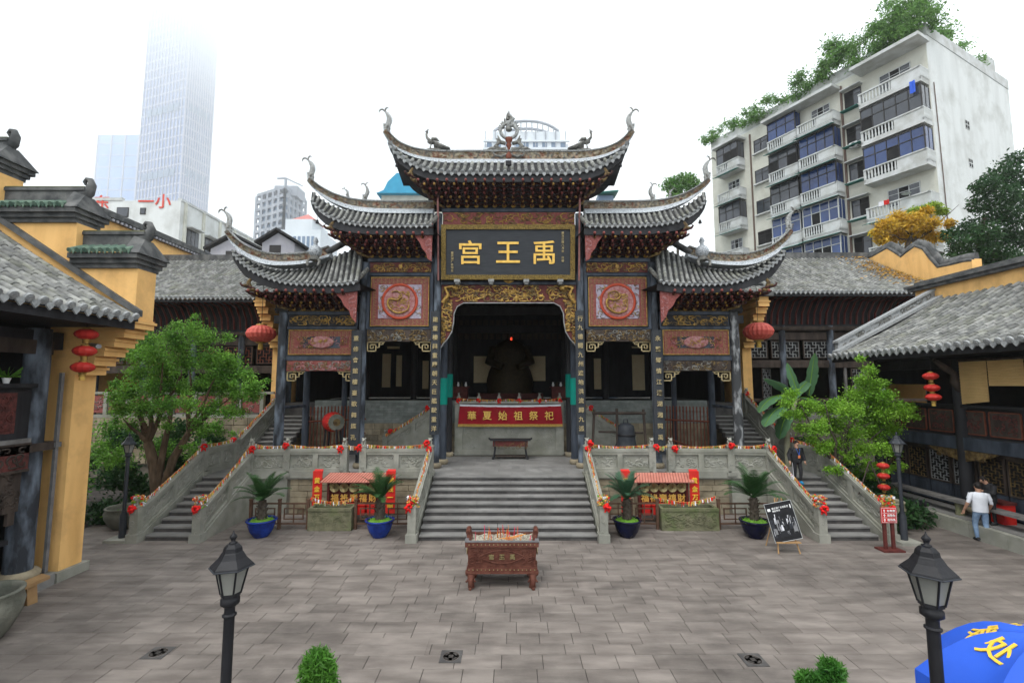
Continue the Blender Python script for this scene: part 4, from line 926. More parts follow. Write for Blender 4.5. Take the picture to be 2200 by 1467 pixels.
# ================================================================ behind the gate: screen wall, main hall
ZH = 4.05
sw = thing('screen_wall', (XC, 23.6, ZT), 'carved pale stone screen wall behind the altar table', 'wall')
part('core', 'grey_stone', sw, lambda m: m.box(X_(-2.72), X_(2.72), 23.6, 24.0, ZT, ZH))
part('frame', 'grey_stone', sw, lambda m: (m.box(X_(-2.72), X_(-2.32), 23.54, 23.6, ZT, ZH), m.box(X_(2.32), X_(2.72), 23.54, 23.6, ZT, ZH), m.box(X_(-2.32), X_(2.32), 23.54, 23.6, ZT, ZT+.28), m.box(X_(-2.72), X_(2.72), 23.45, 24.05, ZH, ZH+.1)))
part('carving', 'carved_stone', sw, lambda m: (curls(m, lambda s, t, h: Vector((X_(s), 23.6+t, h)), -2.25, 2.25, ZT+.35, 2.85, 0, 46, 3, .016, .3), m.tube([(X_(.16*math.cos(a)), 23.59, 2.62+.16*math.sin(a)) for a in [i*.4 for i in range(17)]], .02, 5)), kind='stuff')
for i in range(6):
    x = X_(-2.55+i*1.02); part('post', 'grey_stone', sw, lambda m: (m.box(x-.09, x+.09, 23.62, 23.8, ZH+.1, ZH+.34), lion(m, (x, 23.7, ZH+.34), .6)))
    bow((x, 23.48, ZH+.14), 'red ribbon bow on top of the screen wall above the banner', .9, 'bows along the screen wall')
garland([(X_(-2.55), 23.5, ZH+.28), (X_(-1.5), 23.5, ZH+.2), (X_(0), 23.5, ZH+.22), (X_(1.5), 23.5, ZH+.2), (X_(2.55), 23.5, ZH+.28)], 'ribbon garland along the top of the screen wall over the red banner', .06)
bn = thing('banner', (XC, 23.4, 3.0), 'dark red banner with six gold characters and gold fringe on the screen wall', 'banner')
bx0, bx1, bz0, bz1 = X_(-2.5), X_(2.62), 3.02, 3.98
def wav(u, v): return Vector((bx0+(bx1-bx0)*u+(v-.5)*.14*(.5-u), 23.40+.03*math.sin(u*21)+.02*math.sin(u*47+v*3)-(1-v)*.05, bz0+(bz1-bz0)*v-.05*math.sin(math.pi*u)*v))
part('cloth', 'banner_red', bn, lambda m: (m.grid(wav, 60, 4), m.grid(lambda u, v: wav(1-u, v)+Vector((0, .012, 0)), 60, 4)))
part('hem', 'cloth_white', bn, lambda m: m.grid(lambda u, v: wav(u, 1.0)+Vector((0, -.006, .09*v-.06)), 60, 1))
part('fringe', 'fringe', bn, lambda m: [m.add([wav(i/150, 0)+Vector((0, -.004, .02)), wav((i+.75)/150, 0)+Vector((0, -.004, .02)), wav((i+.75)/150, 0)+Vector((0, -.004, -.11)), wav(i/150, 0)+Vector((0, -.004, -.11))], [(0,1,2,3)]) for i in range(150)], kind='stuff')
for i, ch in enumerate('華夏始祖祭祀'): glyph(ch, 'text_gold', face_cam(X_(-1.85)+i*.765, 23.30, 3.46, .46, .46), bn)
# altar table
at = thing('altar_table', (XC+.06, 22.4, ZT), 'dark carved wooden altar table with upturned ends before the screen wall', 'table')
ax = XC+.06
part('table_top', 'black_wood', at, lambda m: (m.box(ax-.95, ax+.95, 22.15, 22.75, ZT+.86, ZT+.92), [m.tube([(ax+s*.93, 22.45, ZT+.9), (ax+s*1.0, 22.45, ZT+.93), (ax+s*1.02, 22.45, ZT+.98)], [.05, .05, .03], 6) for s in (-1, 1)]))
part('apron', 'dark_red', at, lambda m: (m.box(ax-.82, ax+.82, 22.2, 22.26, ZT+.60, ZT+.86), m.box(ax-.82, ax+.82, 22.64, 22.7, ZT+.60, ZT+.86)))
part('carving', 'old_gold', at, lambda m: curls(m, lambda s, t, h: Vector((ax+s, 22.2+t, ZT+h)), -.8, .8, .5, .84, 0, 30, 5, .016, .09), kind='stuff')
for sx_ in (-1, 1):
    for yy in (22.24, 22.66): part('leg', 'black_wood', at, lambda m: m.tube([(ax+sx_*.74, yy, ZT+.86), (ax+sx_*.72, yy, ZT+.45), (ax+sx_*.78, yy, ZT+.05), (ax+sx_*.84, yy, ZT+.0)], [.05, .045, .05, .06], 8))
part('shelf', 'timber', at, lambda m: m.box(ax-.72, ax+.72, 22.24, 22.68, ZT+.12, ZT+.16))
# hall
hall = thing('main_hall', (XC, 30, ZT), 'dark main hall behind the temple gate with seated statue inside', 'building')
part('retaining_wall', 'rubble_joint', hall, lambda m: (m.box(-10.25, X_(-2.72), 24.45, 24.9, ZT, 3.0), m.box(X_(2.72), 10.15, 24.45, 24.9, ZT, 3.0)))
part('stair_head_wall', 'rubble', hall, lambda m: m.box(-12.0, -10.26, 24.3, 24.9, 0, 3.34)); part('stair_head_wall', 'rubble', hall, lambda m: m.box(10.16, 12.0, 24.3, 24.9, 0, 3.34))
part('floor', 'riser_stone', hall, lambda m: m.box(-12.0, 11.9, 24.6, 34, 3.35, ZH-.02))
for x0, x1 in ((-10.25, X_(-2.72)), (X_(2.72), 10.15)):
    z = ZT
    for r_ in range(5):
        x = x0
        while x < x1-.01:
            w = min(rg.uniform(.35, .6), x1-x); part('stone_block', 'rubble', hall, lambda m: m.box(x+.008, x+w-.008, 24.45-rg.uniform(.02, .05), 24.449, z+.008, z+.292)); x += w
        z += .3
    for r_ in range(9):
        x = x0-(r_ % 2)*.2
        while x < x1-.01:
            a, b = max(x, x0), min(x+.42, x1); z = 3.0+r_*.13
            if b-a > .04: part('brick', 'blue_brick', hall, lambda m: m.box(a+.004, b-.004, 24.40, 24.6, z+.004, z+.126))
            x += .42
part('roof', 'pan_tile', hall, lambda m: (m.hexa([(-12,21.5,9.6),(11.8,21.5,9.6),(11.8,28,12.4),(-12,28,12.4),(-12,21.5,9.7),(11.8,21.5,9.7),(11.8,28,12.6),(-12,28,12.6)]), m.hexa([(-12,28,12.4),(11.8,28,12.4),(11.8,35,9.6),(-12,35,9.6),(-12,28,12.6),(11.8,28,12.6),(11.8,35,9.8),(-12,35,9.8)])))  # unseen roof, added to block sky light and keep the hall dark
part('ceiling_beam', 'black_wood', hall, lambda m: m.box(-12, 11.8, 24.6, 24.9, 8.7, 9.1)); part('ceiling_beam', 'black_wood', hall, lambda m: m.box(-12, 11.8, 29.9, 30.2, 8.3, 8.8))
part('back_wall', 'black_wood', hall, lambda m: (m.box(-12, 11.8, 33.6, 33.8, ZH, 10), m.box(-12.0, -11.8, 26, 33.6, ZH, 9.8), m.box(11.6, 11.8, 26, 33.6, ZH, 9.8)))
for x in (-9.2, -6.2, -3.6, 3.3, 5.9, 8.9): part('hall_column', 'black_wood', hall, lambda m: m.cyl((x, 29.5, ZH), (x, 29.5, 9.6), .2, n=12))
for (pa, pb, pc, pd) in ((822, 760, 838, 832), (852, 763, 862, 830), (908, 775, 920, 835), (1018, 765, 1060, 822), (1136, 765, 1172, 818), (1276, 770, 1292, 836), (1358, 762, 1386, 838), (832, 744, 858, 749), (1358, 744, 1378, 748)):
    a, b = onY(pa, pb, 33.5), onY(pc, pd, 33.5); part('wall_panel', 'wall_cream', hall, lambda m: m.box(a.x, b.x, 33.5, 33.59, b.z, a.z))
part('curtain', 'timber', hall, lambda m: [m.box(-3.6+i*.42, -3.3+i*.42, 31.0, 31.06, 8.0, 9.3) for i in range(17)])
for x in (-4.3, 4.0): part('door_leaf', 'dark_red', hall, lambda m: m.box(x-.5, x+.5, 30.4, 30.5, ZH, 8.2))
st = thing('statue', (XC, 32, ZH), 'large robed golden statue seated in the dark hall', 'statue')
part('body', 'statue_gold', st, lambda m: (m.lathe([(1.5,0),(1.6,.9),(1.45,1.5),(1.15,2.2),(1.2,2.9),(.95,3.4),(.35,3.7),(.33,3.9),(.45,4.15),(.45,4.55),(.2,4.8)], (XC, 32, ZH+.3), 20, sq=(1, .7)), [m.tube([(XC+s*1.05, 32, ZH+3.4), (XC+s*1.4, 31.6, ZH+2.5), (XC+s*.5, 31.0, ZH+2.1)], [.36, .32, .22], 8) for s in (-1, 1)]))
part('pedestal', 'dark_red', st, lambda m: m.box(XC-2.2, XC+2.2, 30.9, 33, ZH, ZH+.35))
lp = thing('hall_lamp', (XC+.1, 27.5, 7.5), 'small glowing red lamp hanging in the dark hall', 'lamp')
part('lamp_body', 'lit_red', lp, lambda m: m.lathe([(.03,.1),(.06,.13),(.065,.22),(.03,.28)], (XC+.1, 27.5, 7.5), 10)); part('cord', 'lamp_black', lp, lambda m: m.cyl((XC+.1, 27.5, 7.78), (XC+.1, 27.5, 10.2), .012, n=4))
for s in (-1, 1):
    nm = 'drum' if s < 0 else 'bell'
    t = thing('offering_table', (X_(s*3.3), 28, ZH), 'dark offering table crowded with small vessels, %s side of the statue' % nm, 'table')
    part('table_body', 'dark_red', t, lambda m: (m.box(X_(s*3.3)-.8, X_(s*3.3)+.8, 27.7, 28.3, ZH+.1, ZH+.75), m.box(X_(s*3.3)-.9, X_(s*3.3)+.9, 27.6, 28.4, ZH+.75, ZH+.82)))
    for i in range(7): part('vessel', 'statue_gold' if i % 2 else 'paper_white', t, lambda m: m.lathe([(.05,0),(.08,.1),(.04,.2),(.06,.26)], (X_(s*3.3)-.7+i*.23, 28, ZH+.82), 8))
    # inner stair parapet seen through the side bay
    balustrade((X_(s*6.2), 23.7, ZT), (X_(s*3.4), 23.7, 3.3), 2, 'inner sloping balustrade behind the gate rising towards the screen wall, %s side' % nm, (1, 1), H=.8)
    garland([(X_(s*6.2), 23.55, ZT+1.0), (X_(s*3.4), 23.55, 4.25)], 'ribbon garland on the inner balustrade behind the gate, %s side' % nm, .05)
    for u in (.1, .75): bow((X_(s*(6.2-2.8*u)), 23.5, ZT+1.0+1.8*u), 'red ribbon bow on the inner balustrade behind the %s' % nm, .9, 'bows behind the gate')
    # picket fence
    pf_ = thing('picket_fence', (X_(s*8.0), 22.5, ZT), 'dark red picket fence beside the %s' % ('drum' if s < 0 else 'bell frame'), 'fence')
    a, b = Vector((X_(s*9.45), 22.2, ZT)), Vector((X_(s*7.3), 23.9, ZT))
    for i in range(17):
        p = a.lerp(b, (i+.5)/17); zb_ = ZT+.15+max(0, (i-4))*.07
        part('picket', 'wood_red', pf_, lambda m: m.lathe([(.03,zb_-ZT),(.03,2.1),(.045,2.2),(.03,2.3),(.04,2.38),(.01,2.46)], (p.x, p.y, ZT), 6))
    for z in (.25, 1.75): part('rail', 'wood_red', pf_, lambda m: m.tube([a+Vector((0, 0, z)), b+Vector((0, 0, z+(.8 if z < 1 else 0)))], .05, 6))
# drum on its stand
dr = thing('drum', onY(712, 945, 21.6), 'red lacquered drum with studded skin on a dark stand inside the gate', 'drum')
dc = onY(716, 906, 21.6)
part('drum_body', 'red_fabric', dr, lambda m: m.tube([dc+Vector((-.26, .30, 0))+Vector((.52, -.6, 0))*u for u in (0, .15, .5, .85, 1)], [.36, .42, .46, .42, .36], 18))
part('drum_skin', 'old_jar', dr, lambda m: m.tube([dc+Vector((.26, -.30, 0)), dc+Vector((.28, -.323, 0))], [.37, .36], 20))
part('skin_emblem', 'old_gold', dr, lambda m: m.tube([dc+Vector((.283, -.326, 0)), dc+Vector((.288, -.332, 0))], [.17, .165], 16))
for i in range(18): a = i*math.pi/9; part('stud', 'gold', dr, lambda m: m.ball(dc+Vector((.245, -.283, 0))+(Vector((.756, .655, 0))*math.cos(a)+Vector((0, 0, 1))*math.sin(a))*.39, .022, 5, 3))
for k in (-.3, .3):
    for q in (-.22, .22): part('leg', 'black_wood', dr, lambda m: m.tube([(dc.x+k, dc.y+q-k*.5, dc.z-.3), (dc.x+k*1.3, dc.y+q*1.3-k*.5, ZT)], .045, 6))
part('crossbar', 'black_wood', dr, lambda m: m.box(dc.x-.4, dc.x+.4, dc.y-.04, dc.y+.04, ZT+.35, ZT+.43))
# bell in its frame
bl = thing('bell_frame', onZ(1340, 985, ZT), 'weathered timber frame holding the bronze bell', 'frame')
yb = 21.6; A, B_, C_ = onY(1277, 885, yb), onY(1325, 883, yb), onY(1382, 885, yb)
for p, q in ((A, 1270), (B_, 1326), (C_, 1388)):
    part('post', 'timber', bl, lambda m: m.tube([p+Vector((0, 0, .12)), Vector((onY(q, 950, yb).x, yb-.1, ZT))], .06, 7))
part('crossbeam', 'timber', bl, lambda m: m.tube([A+Vector((-.1, 0, -.05)), C_+Vector((.1, 0, -.05))], .07, 7)); part('lower_beam', 'timber', bl, lambda m: m.tube([A+Vector((.2, .1, -.9)), C_+Vector((0, .1, -.95))], .05, 7))
be = thing('bronze_bell', (B_.x+.4, yb, 2.1), 'dark bronze temple bell hanging in the timber frame', 'bell')
bc = onY(1345, 946, yb)
part('bell_body', 'lamp_grey', be, lambda m: m.lathe([(.50,0),(.46,.08),(.42,.3),(.40,.7),(.36,.92),(.22,1.02),(.05,1.04)], (bc.x, yb, bc.z-.25), 20)); part('crown_loop', 'lamp_grey', be, lambda m: m.tube([(bc.x-.1, yb, bc.z+.78), (bc.x-.08, yb, bc.z+.95), (bc.x+.08, yb, bc.z+.95), (bc.x+.1, yb, bc.z+.78)], .03, 6))
part('band', 'lamp_black', be, lambda m: m.lathe([(.415,.45),(.43,.47),(.43,.53),(.41,.55)], (bc.x, yb, bc.z-.25), 20))
# ================================================================ side halls (set back on the upper terraces)
def lattice(m, f, w, h, nx, nz, bw=.022, d=.03, style=0):
    """bars of a window lattice; f(s,t,h)"""
    for i in range(nx+1):
        s = w*i/nx
        for j in range(nz):
            if style and (i+j) % 3 == 0 and 0 < i < nx: continue
            m.box(s-bw/2, s+bw/2, -d, 0, h*j/nz, h*(j+1)/nz, f=f)
    for j in range(nz+1):
        z = h*j/nz
        for i in range(nx):
            if style and (i+2*j) % 3 == 1 and 0 < j < nz: continue
            m.box(w*i/nx, w*(i+1)/nx, -d*.9, -.002, z-bw/2, z+bw/2, f=f)
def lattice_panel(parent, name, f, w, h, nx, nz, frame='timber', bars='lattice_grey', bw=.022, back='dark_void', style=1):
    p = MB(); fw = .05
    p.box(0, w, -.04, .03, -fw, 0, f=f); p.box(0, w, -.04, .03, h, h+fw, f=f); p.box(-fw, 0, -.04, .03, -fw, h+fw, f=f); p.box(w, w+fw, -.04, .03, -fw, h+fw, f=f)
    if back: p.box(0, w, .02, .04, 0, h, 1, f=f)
    o = p.build(name, [frame, back or frame], parent)
    part('lattice', bars, o, lambda m: lattice(m, f, w, h, nx, nz, bw, style=style), kind='stuff'); return o
def side_hall(s):
    # inner x ~ 11.9, outer x ~ 23.3, front wall Y 25.3, eave Y 23.6, ridge Y 30
    nm = 'behind the spreading tree' if s < 0 else 'behind the banana plant'
    h = thing('side_hall', (s*17.5, 26, 3.4), 'grey tiled side hall with dark timber front %s' % nm, 'building')
    xi, xo = s*11.9, s*23.2
    zE, zR = (9.45, 13.1) if s < 0 else (9.75, 13.25)
    a, b = (xo+.25, xi) if s < 0 else (xi, xo+.1)
    tiled_roof(h, 'tiled_roof', [Vector((a, 23.7, zE)), Vector(((a+b)/2, 23.7, zE)), Vector((b, 23.7, zE))], [Vector((a, 30, zR)), Vector(((a+b)/2, 30, zR)), Vector((b, 30, zR))], 46, tlen=.42, sag=.16, back=[Vector((a, 36, zE)), Vector(((a+b)/2, 36, zE)), Vector((b, 36, zE))])
    def bx(name, mt, x0, x1, y0, y1, z0, z1): return boxpart(name, mt, h, min(x0, x1), max(x0, x1), y0, y1, z0, z1)
    bx('ridge', 'ridge_dark', a, b, 29.85, 30.15, zR-.05, zR+.35)
    bx('fascia', 'black_wood', a, b, 23.72, 23.78, zE-.22, zE-.08); bx('soffit', 'black_wood', a, b, 23.8, 26, zE-.1, zE-.06)
    for i in range(34):
        x = min(xi, xo)+.2+i*(abs(xo-xi)-.4)/33; part('rafter', 'dark_red', h, lambda m: m.tube([(x, 23.9, zE-.16), (x, 24.6, zE-.35), (x, 25.0, zE-.9), (x, 25.1, zE-1.5)], .055, 5))
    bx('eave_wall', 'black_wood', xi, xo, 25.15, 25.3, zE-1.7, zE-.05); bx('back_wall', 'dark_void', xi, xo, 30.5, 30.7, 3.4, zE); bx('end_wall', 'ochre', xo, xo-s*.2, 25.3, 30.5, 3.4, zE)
    part('log_beam', 'timber', h, lambda m: m.cyl((xi, 25.05, zE-1.75), (xo, 25.05, zE-1.75), .14, n=10)); bx('lintel', 'timber', xi, xo, 25.1, 25.35, zE-2.35, zE-1.95)
    bx('beam', 'timber', xi, xo, 25.05, 25.35, zE-3.85, zE-3.45)
    n = 6
    for i in range(n):
        w = 1.45; x = (xi+s*(.45+i*1.75)); x0 = x if s > 0 else x-w
        lattice_panel(h, 'transom_lattice', lambda q, t, z: Vector((x0+q, 25.2+t, zE-3.3+z)), w, .85, 9, 5, 'timber', 'lattice_grey' if s > 0 else 'wood_red', .035)
    for i in range(5): x = xi+s*(.12+i*2.6); part('column', 'worn_column', h, lambda m: m.cyl((x, 25.1, 3.4), (x, 25.1, zE-1.6), .17, n=12))
    bx('terrace_floor', 'step_stone', xi, s*24, 24.25, 30.5, 3.2, 3.4)
    if s > 0:
        bx('sill', 'timber', xi+.2, xo, 25.1, 25.3, 4.1, 4.25)
        for x0, w in ((13.4, .85), (18.2, .95)): lattice_panel(h, 'door_leaf', lambda q, t, z: Vector((x0+q*.8, 25.0+t+q*(.5 if x0 < 14 else 0), 3.7+z)), w, 2.1, 6, 13, 'timber', 'lattice_grey', .028)
        for x in (14.6, 17.9): bx('door_post', 'grey_timber', x, x+.12, 25.1, 25.2, 3.4, zE-3.85)
    else:
        bx('rail', 'grey_stone', -23, xi-.4, 24.15, 24.3, 4.5, 4.62)
        for i in range(9):
            x = -13.0-i*1.15
            p_ = relief_panel('parapet_panel', x-.9, x, 3.55, 4.42, 24.2, 'carve_red', ['carve_pink', 'old_jar'], 20, 300+i, .03, .16, h); bx('parapet_post', 'grey_stone', x+.02, x+.2, 24.14, 24.34, 3.4, 4.5)
        bx('plinth', 'grey_stone', -23, xi-.4, 24.1, 24.4, 3.3, 3.45)
        part('carved_bracket', 'old_gold', h, lambda m: (m.prism([(-13.8,6.0),(-12.3,6.0),(-12.3,4.7),(-12.55,5.0),(-12.7,5.5),(-13.1,5.8)], 25.2, 25.26, lambda u, v, d: (u, d, v)), curls(m, lambda q, t, z: Vector((q, 25.2+t, z)), -13.3, -12.35, 5.5, 5.95, 0, 22, 6, .03, .14)))
        # retaining wall of dressed stone
        for r_ in range(8):
            x = -24.0+(r_ % 2)*.3
            while x < -12.2:
                w = rg.uniform(.5, .9); z = 0.2+r_*.39
                if z > .9: part('stone_block', 'rubble', h, lambda m: m.box(x+.01, x+w-.01, 24.12-rg.uniform(0, .04), 24.24, z+.01, z+.38))
                x += w
    bx('retaining_core', 'rubble_joint', xi, s*24.2, 24.25, 24.6, 0, 3.2)
    return h
side_hall(-1); side_hall(1)
# yellow walls between gate and side halls, with stepped corbel head, and gable walls of the side halls
def corbel_wall(s):
    w = thing('corbelled_wall', (s*12.3, 24.6, 3.4), 'yellow wall with stepped corbels between gate and side hall, %s' % ('above the spreading tree' if s < 0 else 'above the banana plant'), 'wall')
    x0, x1 = sorted((s*12.15, s*12.62))
    part('wall_body', 'ochre', w, lambda m: (m.box(x0, x1, 24.5, 30, 3.4, 9.3), m.box(x0+.001, x1-.001, 22.6, 24.5, 9.0, 9.3)))
    for k in range(7):
        y = 24.5-.27*(k+1); z = 6.9+k*.32
        part('corbel', 'ochre', w, lambda m: (m.box(x0-.03, x1+.03, y, 24.499, z, z+.30), m.box(x0-.07, x1+.07, y-.05, 24.498, z+.20, z+.27)))
    part('coping', 'ridge_dark', w, lambda m: m.box(x0-.15, x1+.15, 22.4, 30, 9.3, 9.5))
corbel_wall(-1); corbel_wall(1)
gw = thing('gable_wall', (-23.6, 30, 0), 'yellow wall with dark sloping coping behind the tiled side hall roof', 'wall')
part('wall_body', 'ochre', gw, lambda m: m.box(-23.9, -23.4, 24.5, 38, 3, 14.45))
part('coping', 'ridge_dark', gw, lambda m: (m.box(-24.1, -23.2, 24.3, 38, 14.45, 14.6), m.box(-24.2, -23.1, 24.2, 38, 14.6, 14.85), m.box(-23.85, -23.45, 24.2, 38, 14.85, 15.1)))
part('dentil_row', 'house_grey', gw, lambda m: [m.box(-23.2, -23.12, 24.4+i*.3, 24.55+i*.3, 14.42, 14.56) for i in range(45)], kind='stuff')
rb_ = thing('round_gable', (-22, 40, 0), 'small round-topped yellow gable behind the side hall ridge', 'wall')
arc = [(-26.5, 10), (-26.5, 14.4)]+[(-24.7-1.8*math.cos(a), 14.4+1.5*math.sin(a)) for a in [i*.35 for i in range(1, 9)]]+[(-22.9, 14.2), (-21.5, 13.6), (-21.5, 10)]
part('wall_body', 'ochre', rb_, lambda m: m.prism(arc[::-1], 40, 40.5, lambda u, v, d: (u, d, v)))
part('coping', 'ridge_dark', rb_, lambda m: m.tube([(a, 40.1, b) for a, b in arc[1:-1]], .25, 6))
wv = thing('wave_gable', (23.6, 27, 0), 'yellow gable wall with wavy dark coping under the autumn tree', 'wall')
wp = [onX(px, py, 23.6) for px, py in ((1845, 560), (1880, 548), (1912, 530), (1930, 540), (1942, 549), (1955, 538), (1972, 526), (1990, 532), (2005, 552), (2022, 571), (2050, 565), (2078, 558), (2096, 556))]
wp = [(p.y, p.z) for p in wp]
pl = [(wp[0][0], 3.0)]+wp+[(wp[-1][0], 3.0)]
wm = MB()
for (ya, za), (yb_, zb_) in zip(wp, wp[1:]): wm.hexa([(23.4, yb_, 3), (23.9, yb_, 3), (23.9, ya, 3), (23.4, ya, 3), (23.4, yb_, zb_), (23.9, yb_, zb_), (23.9, ya, za), (23.4, ya, za)])
wm.build('wall_body', 'ochre', wv)
part('coping', 'ridge_dark', wv, lambda m: (m.tube([(23.65, a, b+.06) for a, b in wp], .30, 6, flat=.5), m.tube([(23.45, a, b-.05) for a, b in wp], .10, 6)))
# fallen yellow leaves on the right roof
lt = MB(); rr = random.Random(8)
for i in range(420):
    v = min(.95, max(.05, rr.gauss(.5, .22))); x = 23.2-abs(rr.gauss(0, 1.0))-.3; y = 23.7+6.3*v; z = 9.75+3.5*v-.16*math.sin(math.pi*v)+.2; a = rr.uniform(0, 6.28); l = .09
    lt.add([(x+l*math.cos(a), y+l*math.sin(a), z+.03), (x-l*math.sin(a)*.6, y+l*math.cos(a)*.6, z), (x-l*math.cos(a), y-l*math.sin(a), z+.04), (x+l*math.sin(a)*.6, y-l*math.cos(a)*.6, z-.02)], [(0,1,2,3)])
tag(lt.build('fallen_leaves', 'litter'), 'yellow fallen leaves lying on the side hall roof', 'leaves', kind='stuff')
# ================================================================ left wing
lw = thing('left_wing', (-13, 9, 0), 'two-storey dark timber gallery wing beside the yellow stepped wall', 'building')
YW0, YW1 = 2.0, 12.35
tiled_roof(lw, 'tiled_roof', [Vector((-10.0, YW0, 6.75)), Vector((-10.0, 7, 6.75)), Vector((-10.0, YW1, 6.75))], [Vector((-16.5, YW0, 11.0)), Vector((-16.5, 7, 11.0)), Vector((-16.5, YW1, 11.0))], 34, tlen=.36, sag=.22, thick=.09)
def lb(name, mt, *a): return boxpart(name, mt, lw, *a)
lb('fascia', 'black_wood', -10.16, -10.08, YW0, YW1, 6.45, 6.66); lb('soffit', 'black_wood', -12.6, -10.2, YW0, YW1, 6.52, 6.58)
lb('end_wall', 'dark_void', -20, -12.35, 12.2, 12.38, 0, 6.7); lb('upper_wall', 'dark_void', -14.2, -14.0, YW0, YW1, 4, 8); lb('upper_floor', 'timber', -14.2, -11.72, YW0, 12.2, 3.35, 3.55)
lb('inner_wall', 'lamp_grey', -14.4, -14.2, YW0, 12.2, 0, 3.4); lb('plinth', 'step_stone', -16, -11.5, YW0, 12.2, 0, .28)
lb('eave_beam', 'black_wood', -12.2, -11.9, YW0, 12.3, 5.9, 6.35); lb('carved_eave_band', 'timber', -11.9, -11.84, YW0, 12.0, 5.75, 6.1)
column('column', -12.0, 11.75, .28, 6.4, .27, 'worn_column', lw); column('column', -12.0, 6.6, .28, 6.4, .27, 'worn_column', lw)
part('column_plinth', 'grey_stone', lw, lambda m: m.lathe([(.48,0),(.48,.16),(.40,.2),(.40,.42),(.33,.46)], (-12.0, 11.75, .02), 20))
lb('pipe', 'cold_metal', -11.78, -11.71, 12.14, 12.22, .3, 5.3); lb('pipe_clip', 'cold_metal', -11.8, -11.66, 12.10, 12.24, 3.4, 3.52)
# balcony front: rail, carved panels, carved beam
lb('balcony_rail', 'black_wood', -11.95, -11.65, YW0, 11.5, 4.92, 5.02); lb('balcony_board', 'black_wood', -11.86, -11.80, YW0, 11.5, 3.62, 4.92); lb('balcony_sill', 'grey_timber', -11.95, -11.7, YW0, 11.5, 3.60, 3.70)
for i in range(5):
    y1 = 11.15-i*1.75; f = lambda s, t, h: Vector((-11.80-t, y1-1.2+s, 3.85+h))
    bk = part('balcony_panel', 'red_carved_panel', lw, lambda m: m.box(0, 1.2, -.03, 0, 0, .95, f=f)); part('carving', 'red_carved_panel', bk, lambda m: curls(m, f, .08, 1.12, .08, .87, -.03, 34, 400+i, .025, .17), kind='stuff')
cb = lb('carved_beam', 'red_carved_panel', -11.9, -11.72, YW0, 11.5, 2.98, 3.55)
part('carving', 'timber', cb, lambda m: curls(m, lambda s, t, h: Vector((-11.72-t, s, h)), 6.8, 11.4, 3.04, 3.5, 0, 60, 420, .03, .18), kind='stuff'); part('moulding', 'timber', cb, lambda m: (m.box(-11.93, -11.68, YW0, 11.5, 3.55, 3.6), m.box(-11.93, -11.68, YW0, 11.5, 2.92, 2.98)))
part('hanging_bracket', 'timber', lw, lambda m: (m.box(-11.88, -11.76, 10.9, 11.4, 2.45, 2.92), m.box(-11.88, -11.76, 11.05, 11.4, 2.0, 2.45), m.box(-11.86, -11.78, 11.2, 11.35, 1.7, 2.0), m.box(-11.87, -11.77, YW0, 10.9, 2.72, 2.92), curls(m, lambda s, t, h: Vector((-11.76-t, s, h)), 10.92, 11.38, 2.1, 2.9, 0, 22, 7, .025, .12)))
# ground-floor counter with carved front and side opening
lb('counter_top', 'black_wood', -12.0, -11.5, YW0, 11.0, 1.36, 1.46); ct = lb('counter_front', 'timber', -11.86, -11.72, YW0, 11.0, .28, 1.36)
for i in range(4):
    y1 = 10.8-i*1.6; f = lambda s, t, h: Vector((-11.72-t, y1-1.35+s, .45+h))
    q = part('counter_panel', 'carve_pink', lw, lambda m: m.box(0, 1.35, -.025, 0, 0, .75, f=f)); part('carving', 'red_carved_panel', q, lambda m: curls(m, f, .05, 1.3, .05, .7, -.025, 34, 440+i, .022, .15), kind='stuff')
lb('door_jamb', 'wood_red', -11.9, -11.78, 10.75, 10.9, 1.46, 2.95); lb('sliding_panel', 'lamp_grey', -12.3, -12.25, 8.0, 10.8, 1.46, 2.9)
fz = thing('ice_cream_freezer', (-12.5, 9.8, 1.46), 'pale freezer cabinet with red labels on the gallery counter', 'freezer')
part('cabinet', 'grey_plastic', fz, lambda m: m.box(-12.2, -11.9, 9.2, 10.55, 1.47, 2.15)); part('red_label', 'sign_red', fz, lambda m: (m.box(-11.899, -11.893, 9.6, 10.1, 1.85, 1.98), m.box(-11.899, -11.893, 10.25, 10.4, 1.55, 1.6)))
pp = thing('potted_plant', (-11.8, 11.0, 5.02), 'small potted plant on the gallery rail near the hanging lanterns', 'plant')
part('pot', 'paper_white', pp, lambda m: m.lathe([(.05,0),(.08,.12),(.085,.13)], (-11.8, 10.9, 5.02), 10)); part('leaf_tuft', 'leaf_green', pp, lambda m: [m.add([(-11.8, 10.9, 5.14), (-11.8+.22*math.cos(a)+.04, 10.9+.22*math.sin(a), 5.22+.1*(i % 3)), (-11.8+.25*math.cos(a), 10.9+.25*math.sin(a), 5.16+.1*(i % 3)), (-11.8+.1*math.cos(a+.4), 10.9+.1*math.sin(a+.4), 5.18)], [(0,1,2,3)]) for i, a in enumerate([k*.4 for k in range(16)])])
